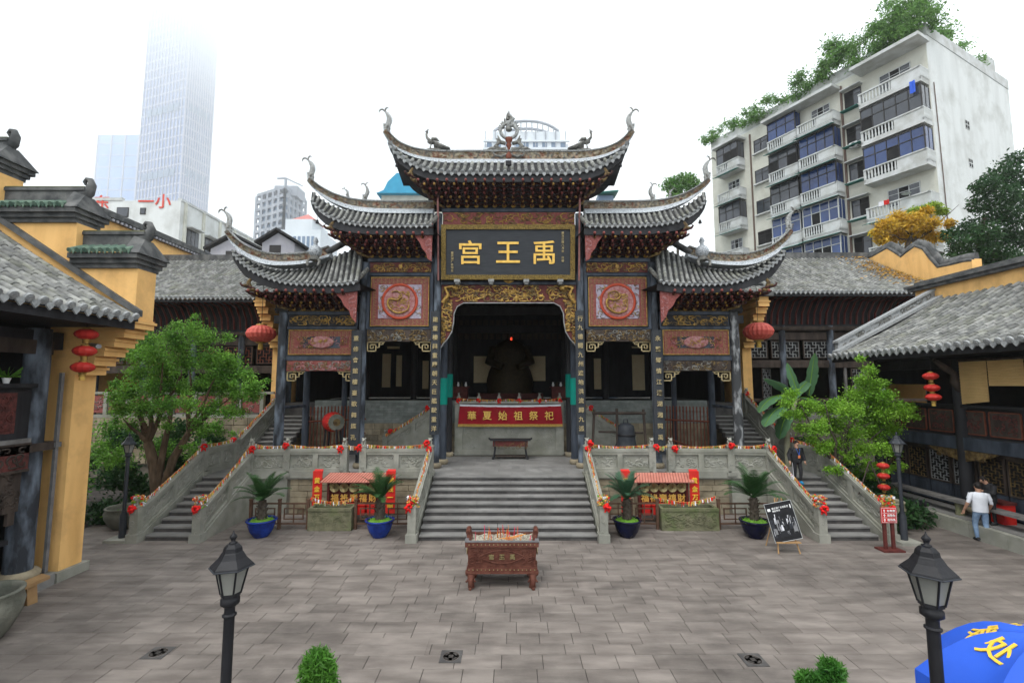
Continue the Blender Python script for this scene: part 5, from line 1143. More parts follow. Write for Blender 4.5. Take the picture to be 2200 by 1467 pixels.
# yellow stepped fire wall closing the wing
fw_ = thing('stepped_wall', (-12, 12.7, 0), 'tall yellow fire wall with stepped black copings and corbelled foot', 'wall')
y0, y1 = 12.4, 13.05
wb = MB()
wb.box(-13.4, -11.62, y0, y1, .22, 5.95)
wb.box(-26, -10.15, y0, y1, 6.75, 8.13)
wb.box(-26, -11.9, y0, y1, 8.13, 9.4); wb.box(-26, -14.2, y0, y1, 9.4, 10.85)
wb.box(-26, -12.4, y0+.002, y1-.002, 5.95, 6.75)
wb.build('wall_body', 'ochre', fw_)
for k in range(6):
    xr = -11.62+.25*(k+1); z = 5.25+k*.25
    part('corbel', 'ochre', fw_, lambda m: (m.box(-12.4, xr, y0-.02, y1+.02, z, z+.25), m.box(-12.4, xr+.05, y0-.06, y1+.06, z+.14, z+.21)))
part('foot', 'grey_stone', fw_, lambda m: m.box(-13.4, -11.50, y0-.14, y1+.12, 0, .24))
def coping(xa, xb, z, t):
    """stepped coping with green tiles, ridge and curled horn; right end flares"""
    ya, yb2 = y0-.0, y1+.0
    c = part('coping', 'ridge_dark', t, lambda m: (m.box(xa, xb+.04, ya-.07, yb2+.07, z, z+.12), m.box(xa, xb+.09, ya-.14, yb2+.14, z+.12, z+.24), m.box(xa, xb+.15, ya-.22, yb2+.22, z+.24, z+.38)))
    n = int((xb-xa)/.21)
    for i in range(n):
        x = xa+.1+i*.21
        part('coping_tile', 'green_tile', c, lambda m: m.tube([(x, ya-.28, z+.43), (x, (ya+yb2)/2, z+.72)], [.07, .07], 7)); part('drip_tile', 'green_tile', c, lambda m: m.prism([(x+.04,z+.47),(x+.17,z+.47),(x+.105,z+.33)], ya-.27, ya-.24, lambda u, v, d: (u, d, v)))
    part('ridge_wall', 'ridge_dark', c, lambda m: (m.box(xa, xb-.05, (ya+yb2)/2-.13, (ya+yb2)/2+.13, z+.6, z+1.0), m.box(xa-.0, xb+.0, (ya+yb2)/2-.17, (ya+yb2)/2+.17, z+1.0, z+1.08, ))); part('moss_cap', 'ridge_moss', c, lambda m: m.box(xa, xb-.02, (ya+yb2)/2-.15, (ya+yb2)/2+.15, z+1.08, z+1.12))
    ym = (ya+yb2)/2
    part('end_flare', 'ridge_dark', c, lambda m: (m.hexa([(xb-.25,ya-.22,z+.385),(xb+.22,ya-.26,z+.37),(xb+.22,yb2+.26,z+.37),(xb-.25,yb2+.22,z+.385),(xb-.25,ym-.2,z+.95),(xb+.02,ym-.15,z+.85),(xb+.02,ym+.15,z+.85),(xb-.25,ym+.2,z+.95)]),))
    part('horn', 'ridge_dark', c, lambda m: m.tube([(xb-.25, ym, z+.8), (xb-.02, ym, z+1.0), (xb+.06, ym, z+1.2), (xb+.0, ym, z+1.36), (xb-.1, ym, z+1.38), (xb-.16, ym, z+1.3), (xb-.12, ym, z+1.22)], [.16, .15, .11, .075, .06, .05, .03], 8))
coping(-11.9, -10.18, 8.13, fw_); coping(-14.2, -11.95, 9.4, fw_); coping(-26, -14.25, 10.85, fw_)
part('roof_flashing', 'ridge_dark', fw_, lambda m: m.hexa([(-16.5,12.28,11.05),(-9.95,12.28,6.80),(-9.95,12.42,6.80),(-16.5,12.42,11.05),(-16.5,12.28,11.22),(-9.95,12.28,6.97),(-9.95,12.42,6.97),(-16.5,12.42,11.22)]))
# ================================================================ right wing
rw = thing('right_wing', (16, 14, 0), 'two-storey dark timber gallery wing with bamboo blinds under a wide tiled roof', 'building')
tiled_roof(rw, 'tiled_roof', [Vector((14.5, 4, 6.25)), Vector((14.5, 12, 6.25)), Vector((14.5, 21.3, 6.25))], [Vector((19.5, 4, 8.85)), Vector((19.5, 12, 8.85)), Vector((19.5, 21.3, 8.85))], 54, tlen=.36, sag=.16, thick=.09)
def rbx(name, mt, *a): return boxpart(name, mt, rw, *a)
def vf(s, t, h): return Vector((14.6+s*4.9+0, 21.3+t, 6.33+s*2.55+h))
vr = part('verge_ridge', 'tile_end', rw, lambda m: (m.box(.06, 1, -.12, .12, 0, .42, f=vf), m.box(.05, 1, -.18, .18, .42, .52, f=vf), m.box(0, 1, -.5, -.12, .02, .16, f=vf)))
part('carving', 'ornament', vr, lambda m: curls(m, lambda s, t, h: vf(s/4.9, t, h), .5, 4.8, .06, .38, -.12, 40, 31, .03, .22), kind='stuff')
rbx('upper_yellow_wall', 'ochre', 19.5, 20.0, 4, 22.2, 6, 9.45); part('wall_coping', 'ridge_dark', rw, lambda m: (m.box(19.3, 20.2, 4, 22.4, 9.45, 9.6), m.box(19.2, 20.3, 4, 22.5, 9.6, 9.72), m.box(19.55, 19.95, 4, 22.3, 9.72, 9.9)))
rbx('fascia', 'black_wood', 14.58, 14.66, 4, 21.2, 5.98, 6.17); rbx('soffit', 'black_wood', 14.7, 17, 4, 21.2, 6.04, 6.1)
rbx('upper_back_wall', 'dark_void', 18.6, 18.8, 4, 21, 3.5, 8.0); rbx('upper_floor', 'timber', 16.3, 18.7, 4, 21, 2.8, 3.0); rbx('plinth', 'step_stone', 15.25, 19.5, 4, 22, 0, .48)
rbx('eave_beam', 'black_wood', 16.2, 16.5, 4, 21, 5.6, 5.95); rbx('gable_board', 'black_wood', 16.4, 19, 21.0, 21.1, 5, 7.4)
for yy in (8.4, 12.3, 17.0, 20.9): column('column', 16.25, yy, .48, 5.9, .2, 'black_wood', rw)
rbx('balcony_rail', 'black_wood', 16.1, 16.4, 4, 20.9, 4.17, 4.27); rbx('balcony_board', 'black_wood', 16.28, 16.34, 4, 20.9, 3.15, 4.17); rbx('balcony_beam', 'blue_wood', 16.1, 16.4, 4, 20.9, 2.68, 3.12)
for i in range(12):
    yy = 20.6-i*1.15; f = lambda s, t, h: Vector((16.28+t, yy-s, 3.27+h)); q = part('balcony_panel', 'timber', rw, lambda m: m.box(0, .95, -.03, 0, 0, .76, f=f))
    part('carving', 'red_carved_panel', q, lambda m: curls(m, f, .1, .85, .08, .68, -.03, 26, 500+i, .022, .13), kind='stuff'); part('border', 'wood_red', q, lambda m: (m.box(-.02, .97, -.045, 0, -.04, 0, f=f), m.box(-.02, .97, -.045, 0, .76, .80, f=f), m.box(-.04, 0, -.045, 0, 0, .76, f=f), m.box(.95, .99, -.045, 0, 0, .76, f=f)))
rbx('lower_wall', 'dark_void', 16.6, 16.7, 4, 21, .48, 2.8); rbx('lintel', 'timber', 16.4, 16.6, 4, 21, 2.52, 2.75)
for i in range(14):
    yy = 20.7-i*.98; f = lambda s, t, h: Vector((16.55+t, yy-s, 1.35+h))
    d = lattice_panel(rw, 'lattice_door', f, .78, 1.1, 6, 11, 'timber', 'lattice_grey' if i % 4 in (2, 3) else 'old_gold', .022, 'dark_void'); f2 = lambda s, t, h: Vector((16.55+t, yy-s, .55+h))
    part('door_panel', 'blue_wood', d, lambda m: (m.box(-.05, .83, -.02, .05, 0, .73, f=f2), m.box(.05, .73, -.04, -.02, .1, .63, f=f2)))
for yy in (17.0, 12.3): part('carved_bracket', 'old_gold', rw, lambda m: [(m.prism([(0,0),(1.3*k,0),(1.1*k,-.12),(.5*k,-.3),(.0,-.42)][::(1 if k > 0 else -1)], 0, .05, lambda u, v, d: (16.12+d, yy+u, 2.66+v)), curls(m, lambda s, t, h: Vector((16.12+t, yy+k*s, 2.66+h)), .1, 1.0, -.3, -.03, 0, 24, int(yy)+k, .022, .12)) for k in (-1, 1)])
part('dragon_bracket', 'timber', rw, lambda m: m.tube([(16.2, 16.9, 4.75), (15.9, 16.8, 5.1), (16.0, 16.9, 5.4), (15.6, 16.8, 5.6), (15.3, 16.9, 5.9)], [.1, .13, .11, .12, .06], 7))
for i, (ya, yb2, zl) in enumerate(((16.7, 15.75, 4.3), (15.7, 14.6, 4.95), (14.55, 12.45, 4.85), (12.2, 10.6, 4.8))):
    t = thing('bamboo_blind', (16.05, ya, zl), ('long bamboo blind hanging next to the gallery column', 'short rolled-up bamboo blind beside the long one', 'bamboo blind at the end of the row over the dark gallery opening', 'bamboo blind beyond the second gallery column')[i], 'blind', 'bamboo blinds on the gallery')
    part('slat_sheet', 'bamboo_blind', t, lambda m: (m.grid(lambda u, v: Vector((16.02+.01*math.sin(u*9), ya+(yb2-ya)*u, zl+(5.82-zl)*v+(.12*u if i == 0 and v < .01 else 0))), 8, 1), m.grid(lambda u, v: Vector((16.035+.01*math.sin(u*9), ya+(yb2-ya)*u, zl+(5.82-zl)*v+(.12*u if i == 0 and v < .01 else 0))), 8, 1)))
    for j in range(int((5.82-zl)/.1)): part('slat', 'bamboo_blind', t, lambda m: m.tube([(16.01, ya, zl+.12+j*.1), (16.01, yb2, zl+.12+j*.1)], .012, 4))
    part('roller', 'timber', t, lambda m: m.cyl((16.02, ya, 5.84), (16.02, yb2, 5.84), .05, n=8))
# kerb blocks in front of the plinth
for i in range(14):
    part('kerb_stone', 'grey_stone', rw, lambda m: m.box(15.02, 15.24, 5+i*1.2+.006, 6.2+i*1.2-.006, 0, .46+rg.uniform(-.004, .004)))
# ================================================================ foliage helper
def leaf_cloud(name, matname, blobs, n, size, parent=None, seed=0, hollow=.45, aspect=.5, droop=0.0, spread=1.0):
    """n small folded leaves spread through ellipsoid clumps (cx,cy,cz,rx,ry,rz)"""
    rng = np.random.default_rng(seed); B = np.array(blobs, float); vol = (B[:, 3]*B[:, 4]*B[:, 5])**.75; pr = vol/vol.sum()
    idx = rng.choice(len(B), n, p=pr); d = rng.normal(size=(n, 3)); d /= np.linalg.norm(d, axis=1)[:, None]
    r = (hollow+(1-hollow)*rng.random(n)**.6)*(1+.22*rng.normal(size=n)*spread*.6); c = B[idx, :3]+d*B[idx, 3:6]*r[:, None]
    ax = rng.normal(size=(n, 3))+d*.8; ax[:, 2] -= droop; ax /= np.linalg.norm(ax, axis=1)[:, None]
    nr = rng.normal(size=(n, 3))+np.array([0, -.2, .8]); sd = np.cross(ax, nr); sd /= np.linalg.norm(sd, axis=1)[:, None]+1e-9; up = np.cross(sd, ax)
    L = size*(.6+.8*rng.random(n))[:, None]; W = L*aspect*.5
    v = np.stack([c-ax*L*.5, c+sd*W-ax*L*.05+up*W*.3, c+ax*L*.5, c-sd*W-ax*L*.05+up*W*.3], 1).reshape(-1, 3)
    me = bpy.data.meshes.new(name); me.vertices.add(4*n); me.vertices.foreach_set('co', v.ravel())
    me.loops.add(4*n); me.loops.foreach_set('vertex_index', np.arange(4*n)); me.polygons.add(n); me.polygons.foreach_set('loop_start', np.arange(n)*4); me.polygons.foreach_set('loop_total', np.full(n, 4))
    me.update(calc_edges=True); me.validate(); me.materials.append(M[matname])
    if parent is not None: me.transform(wmat(parent).inverted())
    o = bpy.data.objects.new(name, me); COL.objects.link(o); o.parent = parent
    return o
def blobs_from_px(pts, Y, r, jy=.8, seed=1, squash=.8):
    rr = random.Random(seed); out = []
    for q in pts:
        px, py = q[0], q[1]; k = q[2] if len(q) > 2 else 1.0; yy = Y+rr.uniform(-jy, jy); p = onY(px, py, yy); out.append((p.x, p.y, p.z, r*k, r*k, r*k*squash))
    return out
# ================================================================ apartment block on the right
CN = Vector((30.4, 32.0, 0)); D1 = Vector((-.447, .894, 0)); N1 = Vector((-.894, -.447, 0)); D2 = Vector((.894, .447, 0)); N2 = Vector((.447, -.894, 0))
f1 = lambda s, t, h: CN+D1*s+N1*t+Vector((0, 0, h))
f2 = lambda s, t, h: CN+D2*s+N2*t+Vector((0, 0, h))
ap = thing('apartment_block', CN, 'weathered white apartment block with enclosed balconies and plants on its roof', 'building')
part('wall', 'white_plaster', ap, lambda m: (m.hexa([f1(0,0,0), f1(0,-14.5,0), f1(19,-14.5,0), f1(19,0,0), f1(0,0,30.6), f1(0,-14.5,30.6), f1(19,-14.5,30.6), f1(19,0,30.6)][::1]),))
part('parapet', 'pale_concrete', ap, lambda m: (m.box(-.05, 19, -.3, .04, 30.6, 31.5, f=f1), m.box(.0, 14.5, -.3, .04, 30.6, 31.45, f=f2), m.box(11.3, 12.8, -1.5, -.2, 31.45, 32.9, f=f2)))
part('street_face', 'cream_plaster', ap, lambda m: m.box(.02, 19, 0, .05, 8, 30.4, f=f1))
def window(f, s0, s1, z0, z1, n, frame='frame_dark', glass='glass_dark', t=.06, open_=None, sill=True):
    w = part('window', frame, ap, lambda m: (m.box(s0, s1, t, t+.06, z0, z0+.06, f=f), m.box(s0, s1, t, t+.06, z1-.06, z1, f=f), [m.box(s0+(s1-s0)*i/n-.025, s0+(s1-s0)*i/n+.025, t, t+.06, z0, z1, f=f) for i in range(n+1)], m.box(s0, s1, t, t+.05, z0+(z1-z0)*.68, z0+(z1-z0)*.68+.04, f=f)))
    for i in range(n):
        a, b = s0+(s1-s0)*i/n+.03, s0+(s1-s0)*(i+1)/n-.03
        part('pane', 'dark_void' if open_ == i else glass, w, lambda m: m.box(a, b, t, t+.02, z0+.05, z1-.05, f=f))
    if sill: part('sill', 'pale_concrete', w, lambda m: m.box(s0-.1, s1+.1, t-.02, t+.3, z0-.12, z0, f=f))
    return w
rb2 = random.Random(12)
def balcony(s0, s1, z, dep=1.25, glaze=None, awn=True, round_=False):
    b = part('balcony', 'pale_concrete', ap, lambda m: (m.box(s0, s1, .05, dep, z-.16, z, f=f1), m.box(s0, s1, dep-.1, dep, z, z+.2, f=f1), m.box(s0, s1, dep-.14, dep+.05, z+.92, z+1.02, f=f1), m.box(s0, s0+.1, .05, dep, z, z+.92, f=f1), m.box(s1-.1, s1, .05, dep, z, z+.92, f=f1), m.box(s0-.04, s0+.14, .05, dep+.05, z+.92, z+1.02, f=f1)))
    mid = s0+(s1-s0)*.45
    part('parapet_panel', 'pale_concrete', b, lambda m: m.box(s0+.1, mid, dep-.08, dep-.01, z+.2, z+.92, f=f1))
    part('baluster_row', 'frame_pale', b, lambda m: ([m.lathe([(.05,.2),(.075,.4),(.045,.6),(.06,.92)], f1(mid+(s1-mid)*(i+.5)/int((s1-mid)/.2), dep-.05, z), 6) for i in range(int((s1-mid)/.2))], [m.lathe([(.05,.2),(.075,.4),(.045,.6),(.06,.92)], f1(s0+.05-.06, .2+i*.2, z), 6) for i in range(int(dep/.2))]), kind='stuff')
    part('balcony_back', 'dark_void' if glaze else 'cream_plaster', b, lambda m: m.box(s0+.1, s1-.1, .05, .08, z, z+2.7, f=f1))
    if glaze:
        fr, gl_ = glaze; n = max(3, int((s1-s0)/.75))
        w = part('glazing', fr, b, lambda m: ([m.box(s0+.06+(s1-s0-.12)*i/n-.03, s0+.06+(s1-s0-.12)*i/n+.03, dep-.12, dep-.04, z+1.02, z+2.75, f=f1) for i in range(n+1)], m.box(s0, s1, dep-.12, dep-.04, z+2.0, z+2.06, f=f1), m.box(s0, s1, dep-.14, dep-.02, z+2.7, z+2.8, f=f1), [m.box(s0+.02, s0+.08, .1+(dep-.15)*i/2, .16+(dep-.15)*i/2, z+1.02, z+2.75, f=f1) for i in range(3)]))
        for i in range(n):
            a, c_ = s0+.06+(s1-s0-.12)*i/n+.03, s0+.06+(s1-s0-.12)*(i+1)/n-.03
            part('pane', 'dark_void' if rb2.random() < .22 else gl_, w, lambda m: m.box(a, c_, dep-.09, dep-.07, z+1.03, z+1.99, f=f1)); part('pane', gl_, w, lambda m: m.box(a, c_, dep-.09, dep-.07, z+2.07, z+2.69, f=f1))
        part('pane', gl_, w, lambda m: m.box(s0+.04, s0+.06, .16, dep-.14, z+1.03, z+2.69, f=f1))
    else: window(f1, s0+(s1-s0)*.25, s0+(s1-s0)*.75, z+.9, z+2.3, 3, 'frame_pale', 'glass_dark', t=.09, open_=1, sill=False)
    if awn:
        part('awning', 'awning_green', b, lambda m: m.hexa([f1(s0-.1, dep, z-.20), f1(s0-.1, dep+.55, z-.38), f1(s1+.1, dep+.55, z-.38), f1(s1+.1, dep, z-.20), f1(s0-.1, dep, z-.16), f1(s0-.1, dep+.55, z-.34), f1(s1+.1, dep+.55, z-.34), f1(s1+.1, dep, z-.16)]))
        part('wire_rack', 'frame_dark', b, lambda m: ([m.box(s0-.3, s1, dep+.15+i*.2, dep+.165+i*.2, z-.1, z-.085, f=f1) for i in range(3)], m.box(s0-.3, s0-.285, dep, dep+.6, z-.1, z-.085, f=f1)))
DK, BL_, PL = ('frame_dark', 'glass_dark'), ('frame_dark', 'glass_blue'), ('frame_pale', 'glass_blue')
zs = [26.8, 23.7, 20.6, 17.5, 14.4, 11.3]
for z, g1, g2, g3, aw in zip(zs, (None, DK, BL_, None, None, PL), (None, BL_, BL_, PL, PL, PL), (DK, None, DK, None, BL_, PL), (0, 0, 0, 1, 1, 1)):
    balcony(0.02, 4.0, z, 1.3, g1, aw); balcony(6.0, 9.0, z-(.0), 1.15, g2, True); balcony(9.25, 12.0, z, .9, BL_ if g2 is None else (DK if z > 20 else g2), True); balcony(15.0, 17.6, z, 1.1, g3, True)
    window(f1, 4.35, 5.55, z+.9, z+2.4, 2, 'frame_dark', 'glass_dark', open_=rb2.choice((0, 1))); window(f1, 12.5, 13.9, z+.9, z+2.3, 2, 'frame_dark', 'dark_void' if z < 18 else 'glass_dark')
    part('window_canopy', 'pale_concrete', ap, lambda m: m.box(4.2, 5.7, .05, .6, z+2.5, z+2.58, f=f1)); part('window_canopy', 'awning_green', ap, lambda m: m.box(4.3, 5.6, .4, .9, z+.55, z+.6, f=f1))
    if z < 26: part('vent_block', 'pale_concrete', ap, lambda m: (m.box(5.2, 5.9, -.02, .03, z+1.0, z+1.7, f=f2), m.box(5.25, 5.5, .03, .035, z+1.05, z+1.3, 1, f=f2), m.box(5.6, 5.85, .03, .035, z+1.05, z+1.3, 1, f=f2), m.box(5.25, 5.5, .03, .035, z+1.4, z+1.65, 1, f=f2), m.box(5.6, 5.85, .03, .035, z+1.4, z+1.65, 1, f=f2))).data.materials.append(M['dark_void'])
part('roof_slab', 'pale_concrete', ap, lambda m: (m.box(-.2, 4.3, 0, 1.7, 29.9, 30.15, f=f1), m.box(5.8, 12.2, 0, 1.4, 29.7, 29.95, f=f1), m.box(14.8, 17.9, 0, 1.4, 29.7, 29.95, f=f1)))
part('down_pipe', 'rust_pipe', ap, lambda m: m.tube([f1(5.8, .12, 30), f1(5.8, .12, 9)], .09, 7)); part('down_pipe', 'rust_pipe', ap, lambda m: m.tube([f1(14.3, .12, 30), f1(14.3, .12, 9)], .08, 7))
part('cable', 'rust_pipe', ap, lambda m: m.tube([f2(.5, .05, 27), f2(.7, .05, 20), f2(.8, .05, 14)], .03, 4))
for s, z in ((4.9, 23.9), (8.0, 14.6)):
    a = part('air_conditioner', 'frame_pale', ap, lambda m: m.box(s-.3, s+.3, .3, .65, z+.2, z+.65, f=f1)); part('fan_grille', 'frame_dark', a, lambda m: m.tube([f1(s, .65, z+.42), f1(s, .67, z+.42)], .17, 12))
for s, z, mt in ((.3, 25.9, 'parasol_blue'), (2.4, 18.35, 'red_fabric'), (2.75, 18.35, 'cloth_white')): tag(part('hanging_laundry', mt, None, lambda m: m.grid(lambda u, v: f1(s+u*.33, 1.45+.04*math.sin(u*9), z+v*(.9 if z > 20 else .35)), 5, 2)), 'blue cloth drying at the corner balcony' if z > 20 else ('red cloth hung over the balcony rail' if mt == 'red_fabric' else 'white cloth hung over the balcony rail'), 'laundry')
part('satellite_dish', 'frame_pale', ap, lambda m: m.lathe([(.02,0),(.2,.05),(.3,.12)], f1(1.3, 1.5, 18.6), 12))
pl_ = tag(bpy.data.objects.new('roof_garden', None), 'row of leafy shrubs spilling over the apartment roof edge', 'shrubs'); COL.objects.link(pl_); pl_.location = f1(9, -1, 31)
bl_ = []; rr = random.Random(5)
for i in range(75):
    s = rr.uniform(-.5, 19.5); k = 1.3-.5*s/19; p = f1(s, rr.uniform(-.6, .9), 31.0+rr.uniform(.0, 1.4)*k*1.2); bl_.append((p.x, p.y, p.z, .7*k, .7*k, .5*k))
for i in range(16):
    p = f1(rr.uniform(-.5, 6.5), rr.uniform(-1.5, .2), 32.0+rr.uniform(0, 3.2)); bl_.append((p.x, p.y, p.z, .9, .9, .7))
for i in range(8): p = f2(rr.uniform(3, 11), rr.uniform(-1.5, -.3), 32.0+rr.uniform(0, 1.3)); bl_.append((p.x, p.y, p.z, .8, .8, .5))
leaf_cloud('foliage', 'leaf_roof', bl_, 26000, .23, pl_, 3, .1, .42, .3, 2.4)
part('stem', 'dark_bark', pl_, lambda m: [m.tube([f1(s, -.6, 31), f1(s+.2, -.5, 32.5), f1(s-.3, -.4, 34)], [.08, .05, .02], 5) for s in (.5, 2.0, 3.4)])
# ================================================================ school building with red letters
sc_ = thing('school_building', (-47, 60, 0), 'white school building with red rooftop characters and rows of dark windows', 'building')
SX, SY, SZ = -40.4, 55.0, 27.3
part('wall', 'white_plaster', sc_, lambda m: m.box(-62, SX, SY, 90, 0, SZ)); part('parapet', 'pale_concrete', sc_, lambda m: (m.box(-62, -47.5, SY-.1, SY+.3, SZ, SZ+.35), m.box(SX-.4, SX+.1, SY, 90, SZ, SZ+.3)))
for px0, py0, px1, py1 in ((252, 446, 276, 467), (302, 447, 313, 461)):
    a, b = onY(px0, py0, SY), onY(px1, py1, SY); w = part('window', 'frame_dark', sc_, lambda m: m.box(a.x, b.x, SY-.06, SY+.02, b.z, a.z)); part('pane', 'glass_dark', w, lambda m: m.box(a.x+.1, b.x-.1, SY-.08, SY-.061, b.z+.1, a.z-.1))
for k in range(7):
    y0_ = SY+1.3+k*3.4
    for z0_, hh in ((SZ-6.2, 3.2), (SZ-11.4, 3.0)):
        w = part('window', 'frame_dark', sc_, lambda m: m.box(SX, SX+.05, y0_, y0_+2.2, z0_, z0_+hh))
        for q in range(3): part('pane', 'glass_dark', w, lambda m: m.box(SX+.051, SX+.07, y0_+.1+q*.7, y0_+.7+q*.7, z0_+.1, z0_+hh-.1))
        part('canopy', 'pale_concrete', w, lambda m: m.box(SX, SX+.8, y0_-.1, y0_+2.3, z0_+hh+.1, z0_+hh+.25))
    part('pilaster', 'cream_plaster', sc_, lambda m: m.box(SX, SX+.18, y0_-.7, y0_-.3, 5, SZ))
part('blue_awning', 'parasol_blue', sc_, lambda m: m.hexa([(SX,SY+8,SZ-3.2),(SX+1.2,SY+8,SZ-3.9),(SX+1.2,SY+11,SZ-3.9),(SX,SY+11,SZ-3.2),(SX,SY+8,SZ-3.1),(SX+1.2,SY+8,SZ-3.8),(SX+1.2,SY+11,SZ-3.8),(SX,SY+11,SZ-3.1)]))
for ch, px, py in (('东', 218, 434), ('一', 313, 432), ('小', 350, 432)):
    p = onY(px, py, SY-.1); glyph(ch, 'sign_red', face_cam(p.x, SY-.06, p.z, 2.0, 1.9 if ch != '一' else 2.0), sc_)
# small grey gabled houses
for px0, px1, pyr, pye, Y, lb_ in ((556, 640, 496, 522, 40, 'grey gabled house with pale eaves behind the gate roof'), (446, 560, 505, 535, 44, 'small grey gabled house below the school windows')):
    a, b, c = onY(px0, pye, Y), onY(px1, pye, Y), onY((px0+px1)/2, pyr, Y)
    h = thing('gabled_house', (c.x, Y, 0), lb_, 'house')
    part('wall', 'house_grey', h, lambda m: m.prism([(a.x+.3, 0), (b.x-.3, 0), (b.x-.3, a.z), (c.x, c.z-.2), (a.x+.3, a.z)], Y, Y+6, lambda u, v, d: (u, d, v)))
    part('roof', 'pan_tile', h, lambda m: (m.hexa([(a.x-.2,Y-.4,a.z-.1),(c.x,Y-.4,c.z),(c.x,Y+6,c.z),(a.x-.2,Y+6,a.z-.1),(a.x-.2,Y-.4,a.z+.1),(c.x,Y-.4,c.z+.2),(c.x,Y+6,c.z+.2),(a.x-.2,Y+6,a.z+.1)]), m.hexa([(c.x,Y-.4,c.z-.002),(b.x+.2,Y-.4,a.z-.1),(b.x+.2,Y+6,a.z-.1),(c.x,Y+6,c.z-.002),(c.x,Y-.4,c.z+.198),(b.x+.2,Y-.4,a.z+.1),(b.x+.2,Y+6,a.z+.1),(c.x,Y+6,c.z+.198)])))
    part('window', 'frame_dark', h, lambda m: m.box(c.x-.7, c.x+.3, Y-.04, Y+.02, a.z-1.5, a.z-.2))
# ================================================================ distant buildings in the mist
def far_block(name, label, x0, x1, y0, y1, z1, wall, rows, cols, base=0, cat='building', rib=None, bay=.62):
    t = thing(name, ((x0+x1)/2, y0, 0), label, cat); part('wall', wall, t, lambda m: m.box(x0, x1, y0, y1, base, z1))
    return t
tw = thing('skyscraper', (-160, 420, 0), 'tall glass skyscraper whose top vanishes into low cloud', 'tower')
A_ = onY(292, 430, 420); C2 = onY(385, 430, 402); D_ = onY(446, 430, 428)
pa, pc, pd = (A_.x, 420), (C2.x, 402), (D_.x, 428); pe = (A_.x+D_.x-C2.x, 446)
ZTOP = 392
part('wall', 'tower_glass', tw, lambda m: m.hexa([(pa[0],pa[1],0),(pc[0],pc[1],0),(pd[0],pd[1],0),(pe[0],pe[1],0),(pa[0],pa[1],ZTOP),(pc[0],pc[1],ZTOP),(pd[0],pd[1],ZTOP),(pe[0],pe[1],ZTOP)]))
def rib_face(m, p, q, n, out):
    dx, dy = q[0]-p[0], q[1]-p[1]; L = math.hypot(dx, dy); nx, ny = dy/L, -dx/L
    f = lambda s, t, h: Vector((p[0]+dx*s/L+nx*t, p[1]+dy*s/L+ny*t, h))
    for i in range(n+1): m.box(L*i/n-.35, L*i/n+.35, -.1, .7, 0, ZTOP, f=f)
    for z in range(40, ZTOP, 9): m.box(0, L, -.1, .35, z, z+1.2, f=f)
part('facade_ribs', 'tower_rib', tw, lambda m: (rib_face(m, pa, pc, 13, 0), rib_face(m, pc, pd, 12, 0)), kind='stuff')
def facef(p, q):
    dx, dy = q[0]-p[0], q[1]-p[1]; L = math.hypot(dx, dy); return L, (lambda s, t, h: Vector((p[0]+dx*s/L+dy/L*t, p[1]+dy*s/L-dx/L*t, h)))
for p, q in ((pa, pc), (pc, pd)):
    L_, ff = facef(p, q)
    for zc in (onY(340, 375, 410).z, onY(340, 236, 410).z): part('plant_floor', 'far_window', tw, lambda m: [m.box(L_*i/8+.6, L_*(i+1)/8-.6, .0, .9, zc-3.5, zc+3.5, f=ff) for i in range(1, 7)])
ob = thing('office_tower', (-230, 520, 0), 'blue glass office tower beside the skyscraper in the mist', 'tower')
a, b = onY(212, 290, 520), onY(330, 290, 520)
part('wall', 'tower_blue', ob, lambda m: m.box(a.x, b.x, 520, 570, 0, a.z)); part('facade_ribs', 'tower_rib', ob, lambda m: ([m.box(a.x+i*(b.x-a.x)/4-.5, a.x+i*(b.x-a.x)/4+.5, 519, 520.2, 0, a.z) for i in range(5)], [m.box(a.x, b.x, 519.4, 520.1, z, z+.8) for z in range(60, int(a.z), 14)]), kind='stuff')
cb_ = thing('unfinished_tower', (-120, 260, 0), 'concrete tower under construction with open floors', 'tower')
a, b, c = onY(551, 430, 262), onY(612, 405, 250), onY(657, 430, 268)
for k in range(24):
    z = a.z+2-k*4.4
    if z > 0: part('floor_plate', 'concrete_far', cb_, lambda m: m.hexa([(a.x,262,z),(b.x,250,z),(c.x,268,z),(a.x+c.x-b.x,280,z),(a.x,262,z+1.6),(b.x,250,z+1.6),(c.x,268,z+1.6),(a.x+c.x-b.x,280,z+1.6)]))
part('core', 'far_window', cb_, lambda m: m.hexa([(a.x+2,262,0),(b.x,252,0),(c.x-2,268,0),(a.x+c.x-b.x,278,0),(a.x+2,262,a.z),(b.x,252,a.z),(c.x-2,268,a.z),(a.x+c.x-b.x,278,a.z)]))
part('upper_core', 'concrete_far', cb_, lambda m: m.box(b.x-9, b.x+4, 256, 266, a.z, a.z+6))
for k in range(6): u = k/5; part('pillar', 'concrete_far', cb_, lambda m: (m.box(a.x+(b.x-a.x)*u-.6, a.x+(b.x-a.x)*u+.6, 262-12*u-.3, 262-12*u+.8, 0, a.z+2), m.box(b.x+(c.x-b.x)*u-.6, b.x+(c.x-b.x)*u+.6, 250+18*u-.3, 250+18*u+.8, 0, a.z+2)))
cr_ = thing('tower_crane', (-118, 258, 118), 'pale tower crane on top of the unfinished tower', 'crane')
e0, e1, e2 = onY(614, 405, 258), onY(614, 383, 258), onY(596, 384, 258); e3 = onY(650, 400, 258)
part('mast', 'concrete_far', cr_, lambda m: m.tube([e0, e1], .8, 4)); part('jib', 'concrete_far', cr_, lambda m: (m.tube([e2, e1], .55, 4), m.tube([e1, e3], .45, 4)))
rr_ = thing('red_roofed_block', (-95, 200, 0), 'pale block with a small red pyramid roof in the mist', 'building')
